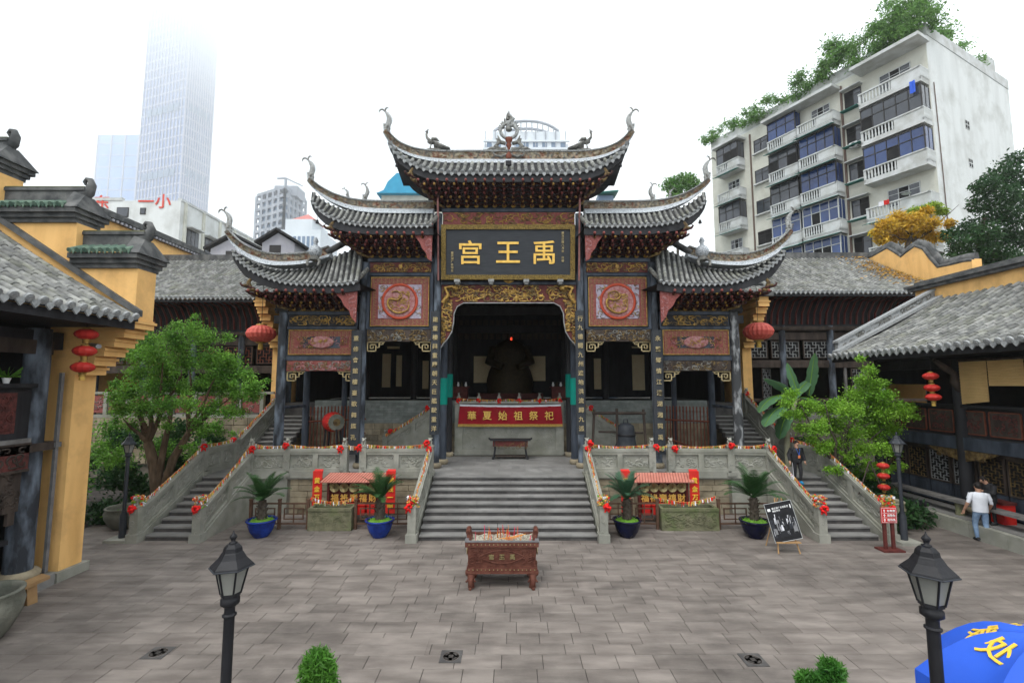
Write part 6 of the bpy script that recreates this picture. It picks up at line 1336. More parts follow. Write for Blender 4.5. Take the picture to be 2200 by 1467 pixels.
a, b = onY(598, 470, 200), onY(690, 470, 200); part('wall', 'far_white', rr_, lambda m: (m.box(a.x, b.x, 200, 220, 0, a.z-5), m.box(a.x+3, b.x-4, 200.5, 218, a.z-5, a.z)))
part('window_bays', 'far_window', rr_, lambda m: [m.box(a.x+1+i*2, a.x+2.2+i*2, 199.8, 200.1, a.z-24, a.z-8) for i in range(8)], kind='stuff')
q = onY(650, 450, 200); part('roof', 'far_red', rr_, lambda m: m.add([(q.x-5.5, 201, a.z), (q.x+5.5, 201, a.z), (q.x+5.5, 212, a.z), (q.x-5.5, 212, a.z), (q.x, 206, q.z)], [(0,1,4),(1,2,4),(2,3,4),(3,0,4)]))
cu = thing('curved_apartments', (20, 190, 0), 'pale high-rise apartments with a curved open roof frame', 'building')
a, b = onY(1040, 300, 190), onY(1222, 300, 190); ztop = onY(1130, 283, 190).z
part('wall', 'far_white', cu, lambda m: (m.box(a.x, b.x, 192, 215, 0, a.z-1), m.box(a.x+3.5, b.x-3.5, 190, 192, 0, ztop)))
for k in range(9):
    for j in range(12):
        if j*3.4 > ztop: continue
        x = a.x+1.2+k*(b.x-a.x-2.4)/8.6; z = a.z-3.4-j*3.4
        if z < 60: continue
        part('window', 'far_window', cu, lambda m: m.box(x, x+2.1, 189.85, 190.02, z, z+2.0))
    part('bay_pier', 'concrete_far', cu, lambda m: m.box(a.x+.3+k*(b.x-a.x-1)/8.2, a.x+.7+k*(b.x-a.x-1)/8.2, 189.5, 190.05, 30, ztop))
for j in range(12): part('floor_band', 'far_white', cu, lambda m: m.box(a.x-.3, b.x+.3, 189.3, 190.04, a.z-1.3-j*3.4, a.z-.5-j*3.4))
zt2 = onY(1130, 262, 190).z
part('roof_frame', 'concrete_far', cu, lambda m: ([m.tube([(a.x+4+(b.x-a.x-8)*i/12, 192-2.5*math.sin(math.pi*i/12), ztop), (a.x+4+(b.x-a.x-8)*i/12, 192-2.5*math.sin(math.pi*i/12), zt2-3.2*abs(i/6-1)**3)], .35, 4) for i in range(13)], m.tube([(a.x+4+(b.x-a.x-8)*i/12, 192-2.5*math.sin(math.pi*i/12), zt2-3.2*abs(i/6-1)**3) for i in range(13)], .6, 4), m.tube([(a.x+4+(b.x-a.x-8)*i/12, 198-2.5*math.sin(math.pi*i/12), zt2-3.2*abs(i/6-1)**3) for i in range(13)], .6, 4)))
br_ = thing('blue_roofed_pavilion', (-15, 75, 0), 'building with curved bright blue roof behind the gate', 'building')
a, b, c = onY(812, 420, 75), onY(915, 385, 75), onY(840, 396, 75)
prof = [(a.x, a.z), (a.x+1.2, a.z+.5), (c.x-.3, c.z), (c.x+1.2, c.z+1.5), (b.x-2.5, b.z+.3), (b.x+8, b.z+.6)]
part('roof', 'blue_roof', br_, lambda m: m.prism([(b.x+8, a.z)]+prof[::-1], 74, 84, lambda u, v, d: (u, d, v))); part('wall', 'cream_plaster', br_, lambda m: m.box(a.x+.6, b.x+12, 75, 83, 0, a.z))
gb = thing('green_balcony_house', (14, 70, 0), 'grey block with green canopy showing beside the top roof', 'building')
a, b = onY(1285, 420, 72), onY(1318, 420, 72); part('wall', 'far_window', gb, lambda m: m.box(a.x, b.x, 72, 80, 0, a.z)); part('canopy', 'awning_green', gb, lambda m: m.hexa([(a.x,71,a.z),(b.x+.6,71,a.z+.3),(b.x+.6,74,a.z+.3),(a.x,74,a.z),(a.x,71,a.z+.2),(b.x+.6,71,a.z+.5),(b.x+.6,74,a.z+.5),(a.x,74,a.z+.2)]))
# ================================================================ haze and low cloud
def volume_box(name, x0, x1, y0_, y1_, z0, z1, col, dens, cloud=False):
    mb = MB().box(x0, x1, y0_, y1_, z0, z1); m = bpy.data.materials.new(name); m.use_nodes = True; M[name] = m; t = m.node_tree; N = t.nodes; N.clear()
    o = N.new('ShaderNodeOutputMaterial'); v = N.new('ShaderNodeVolumePrincipled'); v.inputs['Color'].default_value = (*col, 1); v.inputs['Density'].default_value = dens; v.inputs['Anisotropy'].default_value = .7
    t.links.new(v.outputs[0], o.inputs['Volume'])
    if cloud:
        g_ = N.new('ShaderNodeNewGeometry'); sp = N.new('ShaderNodeSeparateXYZ'); t.links.new(g_.outputs['Position'], sp.inputs[0])
        def ramp(src, a, b, c, d):
            mr = N.new('ShaderNodeMapRange'); mr.interpolation_type = 'SMOOTHSTEP'
            for k, q in enumerate((a, b, c, d)): mr.inputs[k+1].default_value = q
            t.links.new(src, mr.inputs[0]); return mr.outputs[0]
        ab = N.new('ShaderNodeMath'); ab.operation = 'SUBTRACT'; t.links.new(sp.outputs[0], ab.inputs[0]); ab.inputs[1].default_value = -150
        a2 = N.new('ShaderNodeMath'); a2.operation = 'ABSOLUTE'; t.links.new(ab.outputs[0], a2.inputs[0])
        mu = N.new('ShaderNodeMath'); mu.operation = 'MULTIPLY'; t.links.new(ramp(sp.outputs[2], 215, 320, 0, dens), mu.inputs[0]); t.links.new(ramp(a2.outputs[0], 60, 200, 1, 0), mu.inputs[1]); ad = N.new('ShaderNodeMath'); ad.operation = 'ADD'; t.links.new(mu.outputs[0], ad.inputs[0]); t.links.new(ramp(sp.outputs[1], y0_, y0_+120, 0, .0015), ad.inputs[1]); t.links.new(ad.outputs[0], v.inputs['Density'])
    ob_ = mb.build(name, name); return tag(ob_, kind='stuff')
tag(volume_box('haze', -700, 700, -40, 640, -1.2, 396, (.985, .992, 1.0), .0005), 'pale even haze filling the air', 'haze')
tag(volume_box('low_cloud', -690, 690, 130, 600, 2, 394, (.985, .992, 1), .022, True), 'low cloud swallowing the top of the skyscraper', 'cloud')
# ================================================================ incense burner
ib = thing('incense_burner', (-.25, 12.3, 0), 'rust-brown iron incense burner on elephant-head legs filled with ash', 'incense burner')
bx_, by0, by1 = -.25, 11.95, 12.75; hw = .86
part('tank', 'iron_red', ib, lambda m: (m.hexa([(bx_-hw+.04,by0+.03,.46),(bx_+hw-.04,by0+.03,.46),(bx_+hw-.04,by1-.03,.46),(bx_-hw+.04,by1-.03,.46),(bx_-hw,by0,1.0),(bx_+hw,by0,1.0),(bx_+hw,by1,1.0),(bx_-hw,by1,1.0)])))
part('rim', 'iron_red', ib, lambda m: (m.box(bx_-hw-.05, bx_+hw+.05, by0-.05, by0+.06, 1.0, 1.12), m.box(bx_-hw-.05, bx_+hw+.05, by1-.06, by1+.05, 1.0, 1.12), m.box(bx_-hw-.05, bx_-hw+.06, by0+.06, by1-.06, 1.0, 1.12), m.box(bx_+hw-.06, bx_+hw+.05, by0+.06, by1-.06, 1.0, 1.12)))
part('rim_top', 'cold_metal', ib, lambda m: (m.box(bx_-hw-.06, bx_+hw+.06, by0-.06, by0+.03, 1.121, 1.14), m.box(bx_-hw-.06, bx_+hw+.06, by1-.03, by1+.06, 1.121, 1.14), m.box(bx_-hw-.06, bx_-hw+.03, by0+.03, by1-.03, 1.121, 1.14), m.box(bx_+hw-.03, bx_+hw+.06, by0+.03, by1-.03, 1.121, 1.14)))
part('base_band', 'iron_red', ib, lambda m: (m.box(bx_-hw-.0, bx_+hw+.0, by0-.0, by1+.0, .40, .50), m.box(bx_-hw-.03, bx_+hw+.03, by0-.03, by1+.03, .36, .40)))
for z in (1.06, .45):
    for i in range(17): part('stud', 'brass', ib, lambda m: m.ball((bx_-hw+.05+i*(2*hw-.1)/16, by0-.05 if z > 1 else by0-.01, z), .016, 6, 4))
fr_ = lambda s, t, h: Vector((bx_+s, by0+.012+t, h))
pn = part('front_panel', 'iron_red', ib, lambda m: m.tube([fr_(.48*math.cos(a)*(1+.10*math.cos(4*a)), -.02, .76+.15*math.sin(a)) for a in [i*2*math.pi/32 for i in range(33)]], .013, 5))
part('scrollwork', 'iron_red', pn, lambda m: [curls(m, fr_, a, b, .60, .92, -.01, 14, k, .014, .11) for k, (a, b) in enumerate(((-.8, -.5), (.5, .8)))], kind='stuff')
for i, ch in enumerate('宫王禹'): glyph(ch, 'brass', face_cam(bx_-.26+i*.26, by0-.005, .76, .15, .13), pn)
for s in (-1, 1):
    part('handle', 'iron_red', ib, lambda m: (m.hexa([(bx_+s*.80-.05,by0+.18,1.0),(bx_+s*.80+.05,by0+.18,1.0),(bx_+s*.80+.05,by1-.18,1.0),(bx_+s*.80-.05,by1-.18,1.0),(bx_+s*.86-.05,by0+.22,1.27),(bx_+s*.86+.05,by0+.22,1.27),(bx_+s*.86+.05,by1-.22,1.27),(bx_+s*.86-.05,by1-.22,1.27)]), m.tube([(bx_+s*.86, by0+.2, 1.27), (bx_+s*.86, (by0+by1)/2, 1.32), (bx_+s*.86, by1-.2, 1.27)], .06, 6)))
    part('side_ring', 'brass', ib, lambda m: m.tube([(bx_+s*(hw+.03), (by0+by1)/2+.09*math.cos(a), .78+.09*math.sin(a)) for a in [i*.5 for i in range(14)]], .016, 5))
    for yy in (by0+.1, by1-.1):
        def leg(m):
            x = bx_+s*.76; fy = -1 if yy < 12.3 else 1
            m.ball((x, yy, .33), (.14, .13, .11), 9, 6); m.tube([(x, yy+fy*.08, .32), (x+s*.01, yy+fy*.14, .2), (x+s*.0, yy+fy*.15, .1), (x, yy+fy*.12, .04), (x+s*.02, yy+fy*.2, .02)], [.09, .075, .06, .055, .035], 7)
            m.tube([(x, yy, .3), (x, yy, .12), (x, yy, .0)], [.10, .075, .09], 8)
            for k in (-1, 1): m.ball((x+k*.12, yy, .35), (.035, .07, .08), 6, 4); m.tube([(x+k*.06, yy+fy*.1, .25), (x+k*.11, yy+fy*.18, .19), (x+k*.13, yy+fy*.22, .23)], [.022, .018, .004], 5)
        part('elephant_leg', 'iron_red', ib, leg)
def ashf(u, v): return Vector((bx_-hw+.06+(2*hw-.12)*u, by0+.06+(by1-by0-.12)*v, 1.07+.025*math.sin(u*23+v*9)+.02*math.sin(v*31-u*11)))
part('ash_bed', 'ash', ib, lambda m: m.grid(ashf, 40, 16))
rr = random.Random(2)
for i in range(34):
    x, y = bx_+rr.gauss(-.05, .32), rr.uniform(by0+.15, by1-.15); x = min(max(x, bx_-.75), bx_+.75); l = rr.uniform(.12, .28); tl = rr.uniform(-.04, .04)
    o = part('incense_stick', rr.choice(('incense', 'incense', 'incense_pink', 'red_board')), None, lambda m: m.tube([(x, y, 1.05), (x+tl, y+tl, 1.08+l)], .006 if i % 5 else .011, 5)); tag(o, 'thin incense stick standing in the burner ash', 'incense stick', 'incense sticks in the burner')
for (px, py0, py1, mt, r, lb) in ((1041, 1128, 1172, 'incense_pink', .010, 'tall pink incense stick in the burner'), (1069, 1122, 1172, 'lamp_black', .007, 'tall dark burnt incense stick in the burner'), (1075, 1133, 1174, 'fence_wood', .008, 'brown half-burnt incense stick in the burner')):
    p = onY(px, py1, 12.3); q = onY(px, py0, 12.3); tag(part('incense_stick', mt, None, lambda m: m.tube([(p.x, 12.3, 1.05), (q.x, 12.3, q.z)], r, 6)), lb, 'incense stick', 'incense sticks in the burner')
for i in range(5): a = onY(1085+i*7, 1176, 12.25); tag(part('incense_stick', 'incense', None, lambda m: m.tube([(a.x-.15, 12.2+i*.03, 1.12), (a.x+.2, 12.15+i*.05, 1.10+.02*i)], .008, 5)), 'orange incense stick lying across the burner ash', 'incense stick', 'incense sticks lying in the ash')
# ================================================================ lamp posts
def lamp_post(x, y, h, label, s=1.0, dark='lamp_black', grp='lamp posts'):
    t = thing('lamp_post', (x, y, 0), label, 'lamp post', grp); z = h
    part('base', dark, t, lambda m: (m.lathe([(.11*s,0),(.11*s,h*.22),(.075*s,h*.24),(.07*s,h*.26)], (x, y, .06), 14)))
    part('footing', 'grey_stone', t, lambda m: m.box(x-.34, x+.34, y-.34, y+.34, 0, .09))
    zl = h-.62*s
    part('pole', dark, t, lambda m: (m.cyl((x, y, h*.25), (x, y, zl-.05*s), .056*s, n=14), m.lathe([(.056*s,0),(.075*s,.01),(.075*s,.025),(.056*s,.035)], (x, y, zl-.25*s), 14), m.lathe([(.056*s,0),(.10*s,.03),(.10*s,.08),(.06*s,.12),(.075*s,.14)], (x, y, zl-.14*s), 14)))
    def hexp(r, z, rot=0): return [Vector((x+r*math.cos(math.pi/3*k+rot), y+r*math.sin(math.pi/3*k+rot), z)) for k in range(6)]
    a, b = hexp(.105*s, zl, .26), hexp(.175*s, zl+.30*s, .26)
    def cage(m):
        for k in range(6): m.tube([a[k], b[k]], .011*s, 5)
        for r0, z0, z1 in ((.105*s, zl-.02*s, zl+.03*s), (.178*s, zl+.28*s, zl+.31*s)):
            p0, p1 = hexp(r0, z0, .26), hexp(r0, z1, .26)
            for k in range(6):
                q = (k+1) % 6; m.add([p0[k], p0[q], p1[q], p1[k]], [(0,1,2,3)])
        m.add(hexp(.105*s, zl-.02*s, .26), [tuple(range(6))[::-1]])
    lan = part('lantern_frame', dark, t, cage)
    for k in range(6):
        q = (k+1) % 6; i0 = lambda p: Vector((x, y, p.z)).lerp(p, .96)
        part('pane', 'lamp_glass', lan, lambda m: m.add([i0(a[k]), i0(a[q]), i0(b[q]), i0(b[k])], [(0,1,2,3)]))
    part('bulb', 'paper_white', lan, lambda m: m.lathe([(.02*s,0),(.035*s,.06*s),(.03*s,.10*s),(.005,.12*s)], (x, y, zl+.03*s), 10))
    def roof(m):
        rs = [(.235*s, .30*s), (.225*s, .325*s), (.15*s, .40*s), (.12*s, .45*s), (.118*s, .455*s), (.105*s, .47*s), (.095*s, .515*s), (.065*s, .55*s), (.028*s, .565*s)]
        vs = [p for r, z in rs for p in hexp(r, zl+z, .26)]; n = len(rs)
        m.add(vs, [(i*6+k, i*6+(k+1) % 6, (i+1)*6+(k+1) % 6, (i+1)*6+k) for i in range(n-1) for k in range(6)]); m.add(vs[:6], [tuple(range(6))[::-1]])
        m.lathe([(.045*s,.56*s),(.045*s,.57*s),(.02*s,.58*s),(.03*s,.61*s),(.042*s,.63*s),(.03*s,.65*s),(.012*s,.67*s),(.004*s,.70*s)], (x, y, zl), 10)
    part('cap', dark, t, roof); part('cap_edge', 'lamp_grey', t, lambda m: [m.tube([hexp(.236*s, zl+.302*s, .26)[k], hexp(.236*s, zl+.302*s, .26)[(k+1) % 6]], .008*s, 4) for k in range(6)])
pL, pR = onY(503, 1130, 4.8), onY(1988, 1138, 4.8)
lamp_post(pL.x, 4.8, 3.48, 'black lamp post standing in front of the central stairs and cycads', .86); lamp_post(pR.x, 4.8, 3.46, 'black lamp post standing next to the blue parasol', .98)
q = onZ(1943, 1165); lamp_post(q.x, q.y, 3.40, 'grey lamp post behind the red direction sign', .95, 'lamp_grey'); q = onZ(262, 1160); lamp_post(q.x, q.y, 3.35, 'black lamp post beside the spreading tree and stone jar', .95, 'lamp_grey')
# ================================================================ potted cycads
def cycad(px, py, pot, lf, label, hgt=1.0, seed=0, nf=24, rad=1.0):
    g_ = onZ(px, py); x, y = g_.x, g_.y+.38; rr = random.Random(seed)
    t = thing('potted_cycad', (x, y, 0), label, 'potted plant', 'cycads in blue pots')
    part('pot', pot, t, lambda m: m.lathe([(.22,0),(.25,.03),(.36,.2),(.43,.42),(.45,.50),(.48,.52),(.48,.56),(.42,.56),(.40,.48)], (x, y, 0), 28, cap=False)); part('soil', 'soil_green', t, lambda m: m.ball((x, y, .47), (.41, .41, .10), 16, 6))
    leaf_cloud('ground_cover', 'leaf_lime', [(x, y, .52, .38, .38, .08)], 500, .06, t, seed, .1)
    part('trunk', 'dark_bark', t, lambda m: (m.tube([(x, y, .45), (x, y, .75), (x, y, .75+.45*hgt)], [.15, .14, .12], 12), [m.tube([(x+.13*math.cos(k*2.4), y+.13*math.sin(k*2.4), .55+k*.018*hgt), (x+.19*math.cos(k*2.4), y+.19*math.sin(k*2.4), .6+k*.018*hgt)], [.03, .01], 4) for k in range(34)]))
    z0 = .75+.45*hgt
    for i in range(nf):
        az = i*2.4+rr.uniform(-.2, .2); el = rr.uniform(.35, 1.35); L = rad*rr.uniform(.85, 1.15); d = Vector((math.cos(az), math.sin(az), 0)); pth = []
        for k in range(8):
            u = k/7; e = el-u*u*(.9 if el < 1 else .6); pth.append(Vector((x, y, z0)) if k == 0 else pth[-1]+(d*math.cos(e)+Vector((0, 0, math.sin(e))))*(L/7))
        mb = MB(); mb.tube(pth, [.013*(1-.7*k/7) for k in range(8)], 4, 0); sd = Vector((-d.y, d.x, 0))
        for k in range(22):
            u = .14+.85*k/22; q_ = u*7; i0 = min(int(q_), 6); p = pth[i0].lerp(pth[i0+1], q_-i0); T = (pth[i0+1]-pth[i0]).normalized(); ll = .21*math.sin(math.pi*min(1, u*.85+.12))**.7*rad
            for sg in (-1, 1):
                e = p+(sd*sg*.86+T*.55+Vector((0, 0, .12)))*ll; mb.add([p-T*.016, p+T*.016, p.lerp(e, .6)+T*.012, e, p.lerp(e, .6)-T*.012], [(0,1,2,3,4)], 0)
        mb.build('frond', lf, t)
cycad(547, 1160, 'glaze_blue', 'frond', 'potted cycad in bright blue pot at the foot of the side stairs by the tree', .9, 1, 26, 1.02); cycad(808, 1160, 'glaze_blue', 'frond', 'potted cycad in blue pot next to the central stairs before the coin stall', .95, 2, 28, 1.02)
cycad(1354, 1160, 'glaze_dark', 'frond_blue', 'potted cycad with bluish fronds in dark blue pot by the central stairs', 1.0, 3, 26, .98); cycad(1636, 1162, 'glaze_dark', 'frond', 'tall upright cycad in dark blue pot behind the black poster', 1.15, 4, 30, 1.15)
# ================================================================ coin stalls with couplets, troughs, fences
def stall(pxa, pxb, chars, s):
    Y = 17.6; nm = 'drum side' if s < 0 else 'bell side'
    a, b = onY(pxa, 1040, Y), onY(pxb, 1040, Y); x0, x1 = a.x, b.x; zt = onY(1100, 1033, Y).z
    t = thing('coin_stall', ((x0+x1)/2, Y, 0), 'dark red stall board with five brass coins and gold characters, %s' % nm, 'stall')
    part('back_board', 'stall_red', t, lambda m: (m.box(x0, x1, Y, Y+.05, .3, zt), [m.box(x0+(x1-x0)*i/6-.006, x0+(x1-x0)*i/6+.006, Y-.004, Y, .3, zt) for i in range(7)]))
    for x in (x0, x1): part('post', 'stall_red', t, lambda m: m.box(x-.04, x+.04, Y-.12, Y+.05, 0, zt)); part('carved_bracket', 'brass', t, lambda m: m.tube([(x+(.1 if x == x0 else -.1), Y-.1, zt-.02), (x+(.05 if x == x0 else -.05), Y-.1, zt-.16), (x+(.12 if x == x0 else -.12), Y-.1, zt-.24)], .025, 5))
    rf = part('roof', 'stall_roof', t, lambda m: m.hexa([(x0-.25,Y-.3,zt),(x1+.2,Y-.3,zt),(x1+.34,Y+.3,zt+.22),(x0-.1,Y+.3,zt+.22),(x0-.25,Y-.3,zt+.03),(x1+.2,Y-.3,zt+.03),(x1+.34,Y+.3,zt+.25),(x0-.1,Y+.3,zt+.25)]))
    for i in range(22): u = i/21; xx = x0-.24+(x1-x0+.43)*u; part('roof_rib', 'wood_red', rf, lambda m: m.tube([(xx, Y-.31, zt+.032), (xx+.145, Y+.3, zt+.252)], .010, 4))
    for i in range(5):
        c = Vector((x0+(x1-x0)*(i+.5)/5*.96+.04, Y-.06, zt-.22)); o = part('coin', 'brass', t, lambda m: m.lathe([(.03,0),(.03,.04),(.15,.03),(.16,.045),(.17,.03),(.17,0)], (0, 0, 0), 22), local=True)
        o.matrix_basis = wmat(t).inverted() @ Matrix.Translation(c) @ Matrix.Rotation(math.pi/2, 4, 'X'); part('coin_hole', 'paper_white', t, lambda m: m.box(c.x-.02, c.x+.02, Y-.055, Y-.04, c.z-.035, c.z+.035))
        part('red_box', 'red_board', t, lambda m: (m.box(c.x-.13, c.x+.13, Y-.25, Y-.02, .30, .62), m.box(c.x-.15, c.x+.15, Y-.27, Y-.0, .62, .66)))
        glyph(chars[i], 'text_gold', face_cam(c.x, Y-.02, zt-.60, .30, .30), t)
    for px, tx, lb in ((pxa-22 if s < 0 else pxa-30, '黄金万两' if s < 0 else '铜钱一响', 0), (pxb+28 if s < 0 else pxb+14, '铜钱一响' if s < 0 else '黄金万两', 1)):
        p0, p1 = onY(px, 1010, Y), onY(px, 1092, Y); h = p0.z-.32
        bt = thing('couplet_strip', (p0.x, Y, .32), 'red couplet strip reading %s beside the coin stall, %s' % ('gold ten thousand taels' if tx[0] == '黄' else 'copper coin rings', nm), 'couplet')
        part('strip', 'red_board', bt, lambda m: m.box(p0.x-.17, p0.x+.17, Y-.14, Y-.10, .32, p0.z)); part('head', 'red_board', bt, lambda m: m.hexa([(p0.x-.17,Y-.14,p0.z-.14),(p0.x+.17,Y-.14,p0.z-.14),(p0.x+.17,Y-.1,p0.z-.14),(p0.x-.17,Y-.1,p0.z-.14),(p0.x-.15,Y-.02,p0.z+.04),(p0.x+.15,Y-.02,p0.z+.04),(p0.x+.15,Y+.02,p0.z+.04),(p0.x-.15,Y+.02,p0.z+.04)]))
        for i, ch in enumerate(tx): glyph(ch, 'parasol_text', face_cam(p0.x, Y-.145, p0.z-.34-i*(h-.5)/3.4, .22, .22), bt)
stall(708, 814, '福祿壽禧財', -1); stall(1372, 1474, '福祿壽禧財', 1)
def trough(pxa, pxb, s):
    a, b = onZ(pxa, 1140), onZ(pxb, 1140); Y = a.y; x0, x1 = a.x, b.x; d = .62
    t = thing('stone_trough', ((x0+x1)/2, Y+d/2, 0), 'mossy carved stone trough between fence posts, %s' % ('drum side' if s < 0 else 'bell side with deep relief figures'), 'trough')
    part('basin', 'moss_stone', t, lambda m: (m.box(x0, x1, Y, Y+.1, 0, .74), m.box(x0, x1, Y+d-.1, Y+d, 0, .76), m.box(x0, x0+.1, Y+.1, Y+d-.1, 0, .75), m.box(x1-.1, x1, Y+.1, Y+d-.1, 0, .75), m.box(x0+.1, x1-.1, Y+.1, Y+d-.1, 0, .5)))
    part('carving', 'moss_stone', t, lambda m: (curls(m, lambda q, tt, h: Vector((x0+q, Y+tt, h)), .12, x1-x0-.12, .12, .62, 0, 60 if s > 0 else 30, 9+s, .022 if s > 0 else .014, .12), m.box(x0, x1, Y-.03, Y, .66, .75), m.box(x0, x1, Y-.02, Y, 0, .08)), kind='stuff')
    part('water', 'glaze_dark', t, lambda m: m.box(x0+.1, x1-.1, Y+.1, Y+d-.1, .6, .605))
    garland([(x0-.02, Y+.3, 1.05), ((x0+x1)/2, Y+.3, .88), (x1+.05, Y+.3, 1.08)], 'ribbon garland strung over the mossy trough, %s' % ('drum side' if s < 0 else 'bell side'), .04)
    return x0, x1, Y
def fence(x0, x1, Y, label, ends=(1, 1)):
    t = thing('wooden_fence', (x0, Y, 0), label, 'fence'); n = max(1, int(round((x1-x0)/1.15)))
    for i in range(n+1):
        if (i == 0 and not ends[0]) or (i == n and not ends[1]): continue
        x = x0+(x1-x0)*i/n; part('post', 'fence_wood', t, lambda m: (m.box(x-.045, x+.045, Y-.045, Y+.045, 0, .98), m.box(x-.055, x+.055, Y-.055, Y+.055, .98, 1.02)))
    for i in range(n):
        a, b = x0+(x1-x0)*i/n+.045, x0+(x1-x0)*(i+1)/n-.045; c, w = (a+b)/2, (b-a)
        for z in (.84, .16): part('rail', 'fence_wood', t, lambda m: m.box(a, b, Y-.025, Y+.025, z, z+.05))
        part('lattice_frame', 'fence_wood', t, lambda m: (m.box(c-w*.38, c+w*.38, Y-.018, Y+.018, .68, .715), m.box(c-w*.38, c+w*.38, Y-.018, Y+.018, .32, .355), m.box(c-w*.38, c-w*.38+.035, Y-.018, Y+.018, .355, .68), m.box(c+w*.38-.035, c+w*.38, Y-.018, Y+.018, .355, .68), m.box(c-.017, c+.017, Y-.016, Y+.016, .21, .84), m.box(c-w*.38, c+w*.38, Y-.015, Y+.015, .50, .53)))
x0, x1, Yt = trough(660, 754, -1); fence(-9.1, x0-.08, Yt+.2, 'brown lattice fence between side stairs and mossy trough, drum side'); fence(x1+.08, -3.5, Yt+.2, 'brown lattice fence between mossy trough and central stairs, drum side')
x0, x1, Yt = trough(1422, 1546, 1); fence(3.25, x0-.08, Yt+.2, 'brown lattice fence between central stairs and mossy trough, bell side'); fence(x1+.08, 9.5, Yt+.2, 'brown lattice fence between mossy trough and poster easel')
# ================================================================ poster easel, direction sign
pe = onZ(1697, 1190); px_ = pe.x; ey = pe.y
es = thing('easel', (px_, ey, 0), 'light wooden easel holding the black exhibition poster', 'easel')
for dx in (-.28, .28): part('leg', 'shutter_wood', es, lambda m: m.tube([(px_+dx*1.15, ey+.02, 0), (px_+dx*.35, ey+.5, 1.5)], .022, 5))
part('rear_leg', 'shutter_wood', es, lambda m: m.tube([(px_-.3, ey+.75, 0), (px_, ey+.5, 1.5)], .02, 5)); part('ledge', 'shutter_wood', es, lambda m: m.box(px_-.36, px_+.36, ey+.0, ey+.12, .30, .335))
po = thing('exhibition_poster', (px_, ey+.2, .34), 'tilted black poster with white caption and monochrome lane scene on the easel', 'poster')
PM = Matrix.Translation((px_+.04, ey+.06, .345)) @ Matrix.Rotation(-.20, 4, 'X') @ Matrix.Rotation(-.17, 4, 'Y')
PM = PM @ Matrix.Translation((0, 0, .02))
pw, ph_ = .42, 1.10
def P3(u, v, d=0): return PM @ Vector((u*pw, -d, v*ph_))
part('board', 'lamp_black', po, lambda m: m.hexa([P3(-1,0,0),P3(1,0,0),P3(1,0,-.03),P3(-1,0,-.03),P3(-1,1,0),P3(1,1,0),P3(1,1,-.03),P3(-1,1,-.03)]))
part('edge_trim', 'frame_pale', po, lambda m: [m.tube([P3(*a), P3(*b)], .008, 4) for a, b in (((-1,0),(1,0)),((1,0),(1,1)),((1,1),(-1,1)),((-1,1),(-1,0)))])
def pr(u0, u1, v0, v1, d=.003): return [P3(u0, v0, d), P3(u1, v0, d), P3(u1, v1, d), P3(u0, v1, d)]
def scene_print(m):
    rr = random.Random(21)
    m.add(pr(-.92, .92, .10, .60), [(0,1,2,3)], 0)
    for (u0, u1, v0, v1, k) in ((-.92,-.72,.12,.58,1),(-.55,-.30,.30,.56,2),(-.28,-.12,.30,.42,3),(.02,.16,.30,.46,1),(.35,.62,.28,.50,1),(.60,.90,.20,.44,2),(-.2,.0,.44,.52,1),(-.85,-.6,.2,.35,2)): m.add(pr(u0, u1, v0, v1, .005+.001*k), [(0,1,2,3)], k)
    m.add([P3(-.26+.1*math.cos(a)+.06, .33+.055*math.sin(a), .010) for a in [i*math.pi/6 for i in range(7)]]+[P3(-.30, .27, .010), P3(-.10, .27, .010)], [tuple(range(9))], 3)
    for i in range(60):
        u, v = rr.uniform(-.9, .85), rr.uniform(.14, .58); l = rr.uniform(.03, .16); m.add([P3(u, v, .0105+i*.00002), P3(u+.025, v, .0105+i*.00002), P3(u+.04+rr.uniform(-.1, .1), v+l, .0105+i*.00002), P3(u+.02, v+l, .0105+i*.00002)], [(0,1,2,3)], rr.choice((0, 0, 1, 2, 3)))
    for i in range(5): m.add(pr(-.5, .3, .12+i*.03, .128+i*.03, .0125), [(0,1,2,3)], 1)
part('printed_scene', ['lamp_black', 'lamp_grey', 'cold_metal', 'cloth_white'], po, scene_print)
part('white_label', 'paper_white', po, lambda m: m.add(pr(-.88, -.66, .80, .87, .004), [(0,1,2,3)])); part('flame_mark', 'paper_white', po, lambda m: m.add(pr(.80, .88, .80, .90, .004), [(0,1,2,3)]))
for i, ch in enumerate('重庆湖广会馆影展'): glyph(ch, 'paper_white', PM @ Matrix.Translation((-.20+i*.066, -.004, .86*ph_)) @ Matrix.Rotation(math.pi/2, 4, 'X') @ Matrix.Diagonal((.062, .062, .05, 1)), po)
for i, ch in enumerate('摄影展览'): glyph(ch, 'paper_white', PM @ Matrix.Translation((-.20+i*.062, -.004, .79*ph_)) @ Matrix.Rotation(math.pi/2, 4, 'X') @ Matrix.Diagonal((.058, .058, .05, 1)), po)
sg = onZ(1912, 1182); sx0 = sg.x; sy0 = sg.y
ds = thing('direction_sign', (sx0, sy0, 0), 'red direction sign with three white arrows on two posts', 'sign')
part('foot', 'dark_red', ds, lambda m: m.box(sx0-.32, sx0+.32, sy0-.2, sy0+.2, 0, .05))
for dx in (-.12, .12): part('post', 'dark_red', ds, lambda m: m.box(sx0+dx-.045, sx0+dx+.045, sy0-.03, sy0+.03, .05, .95))
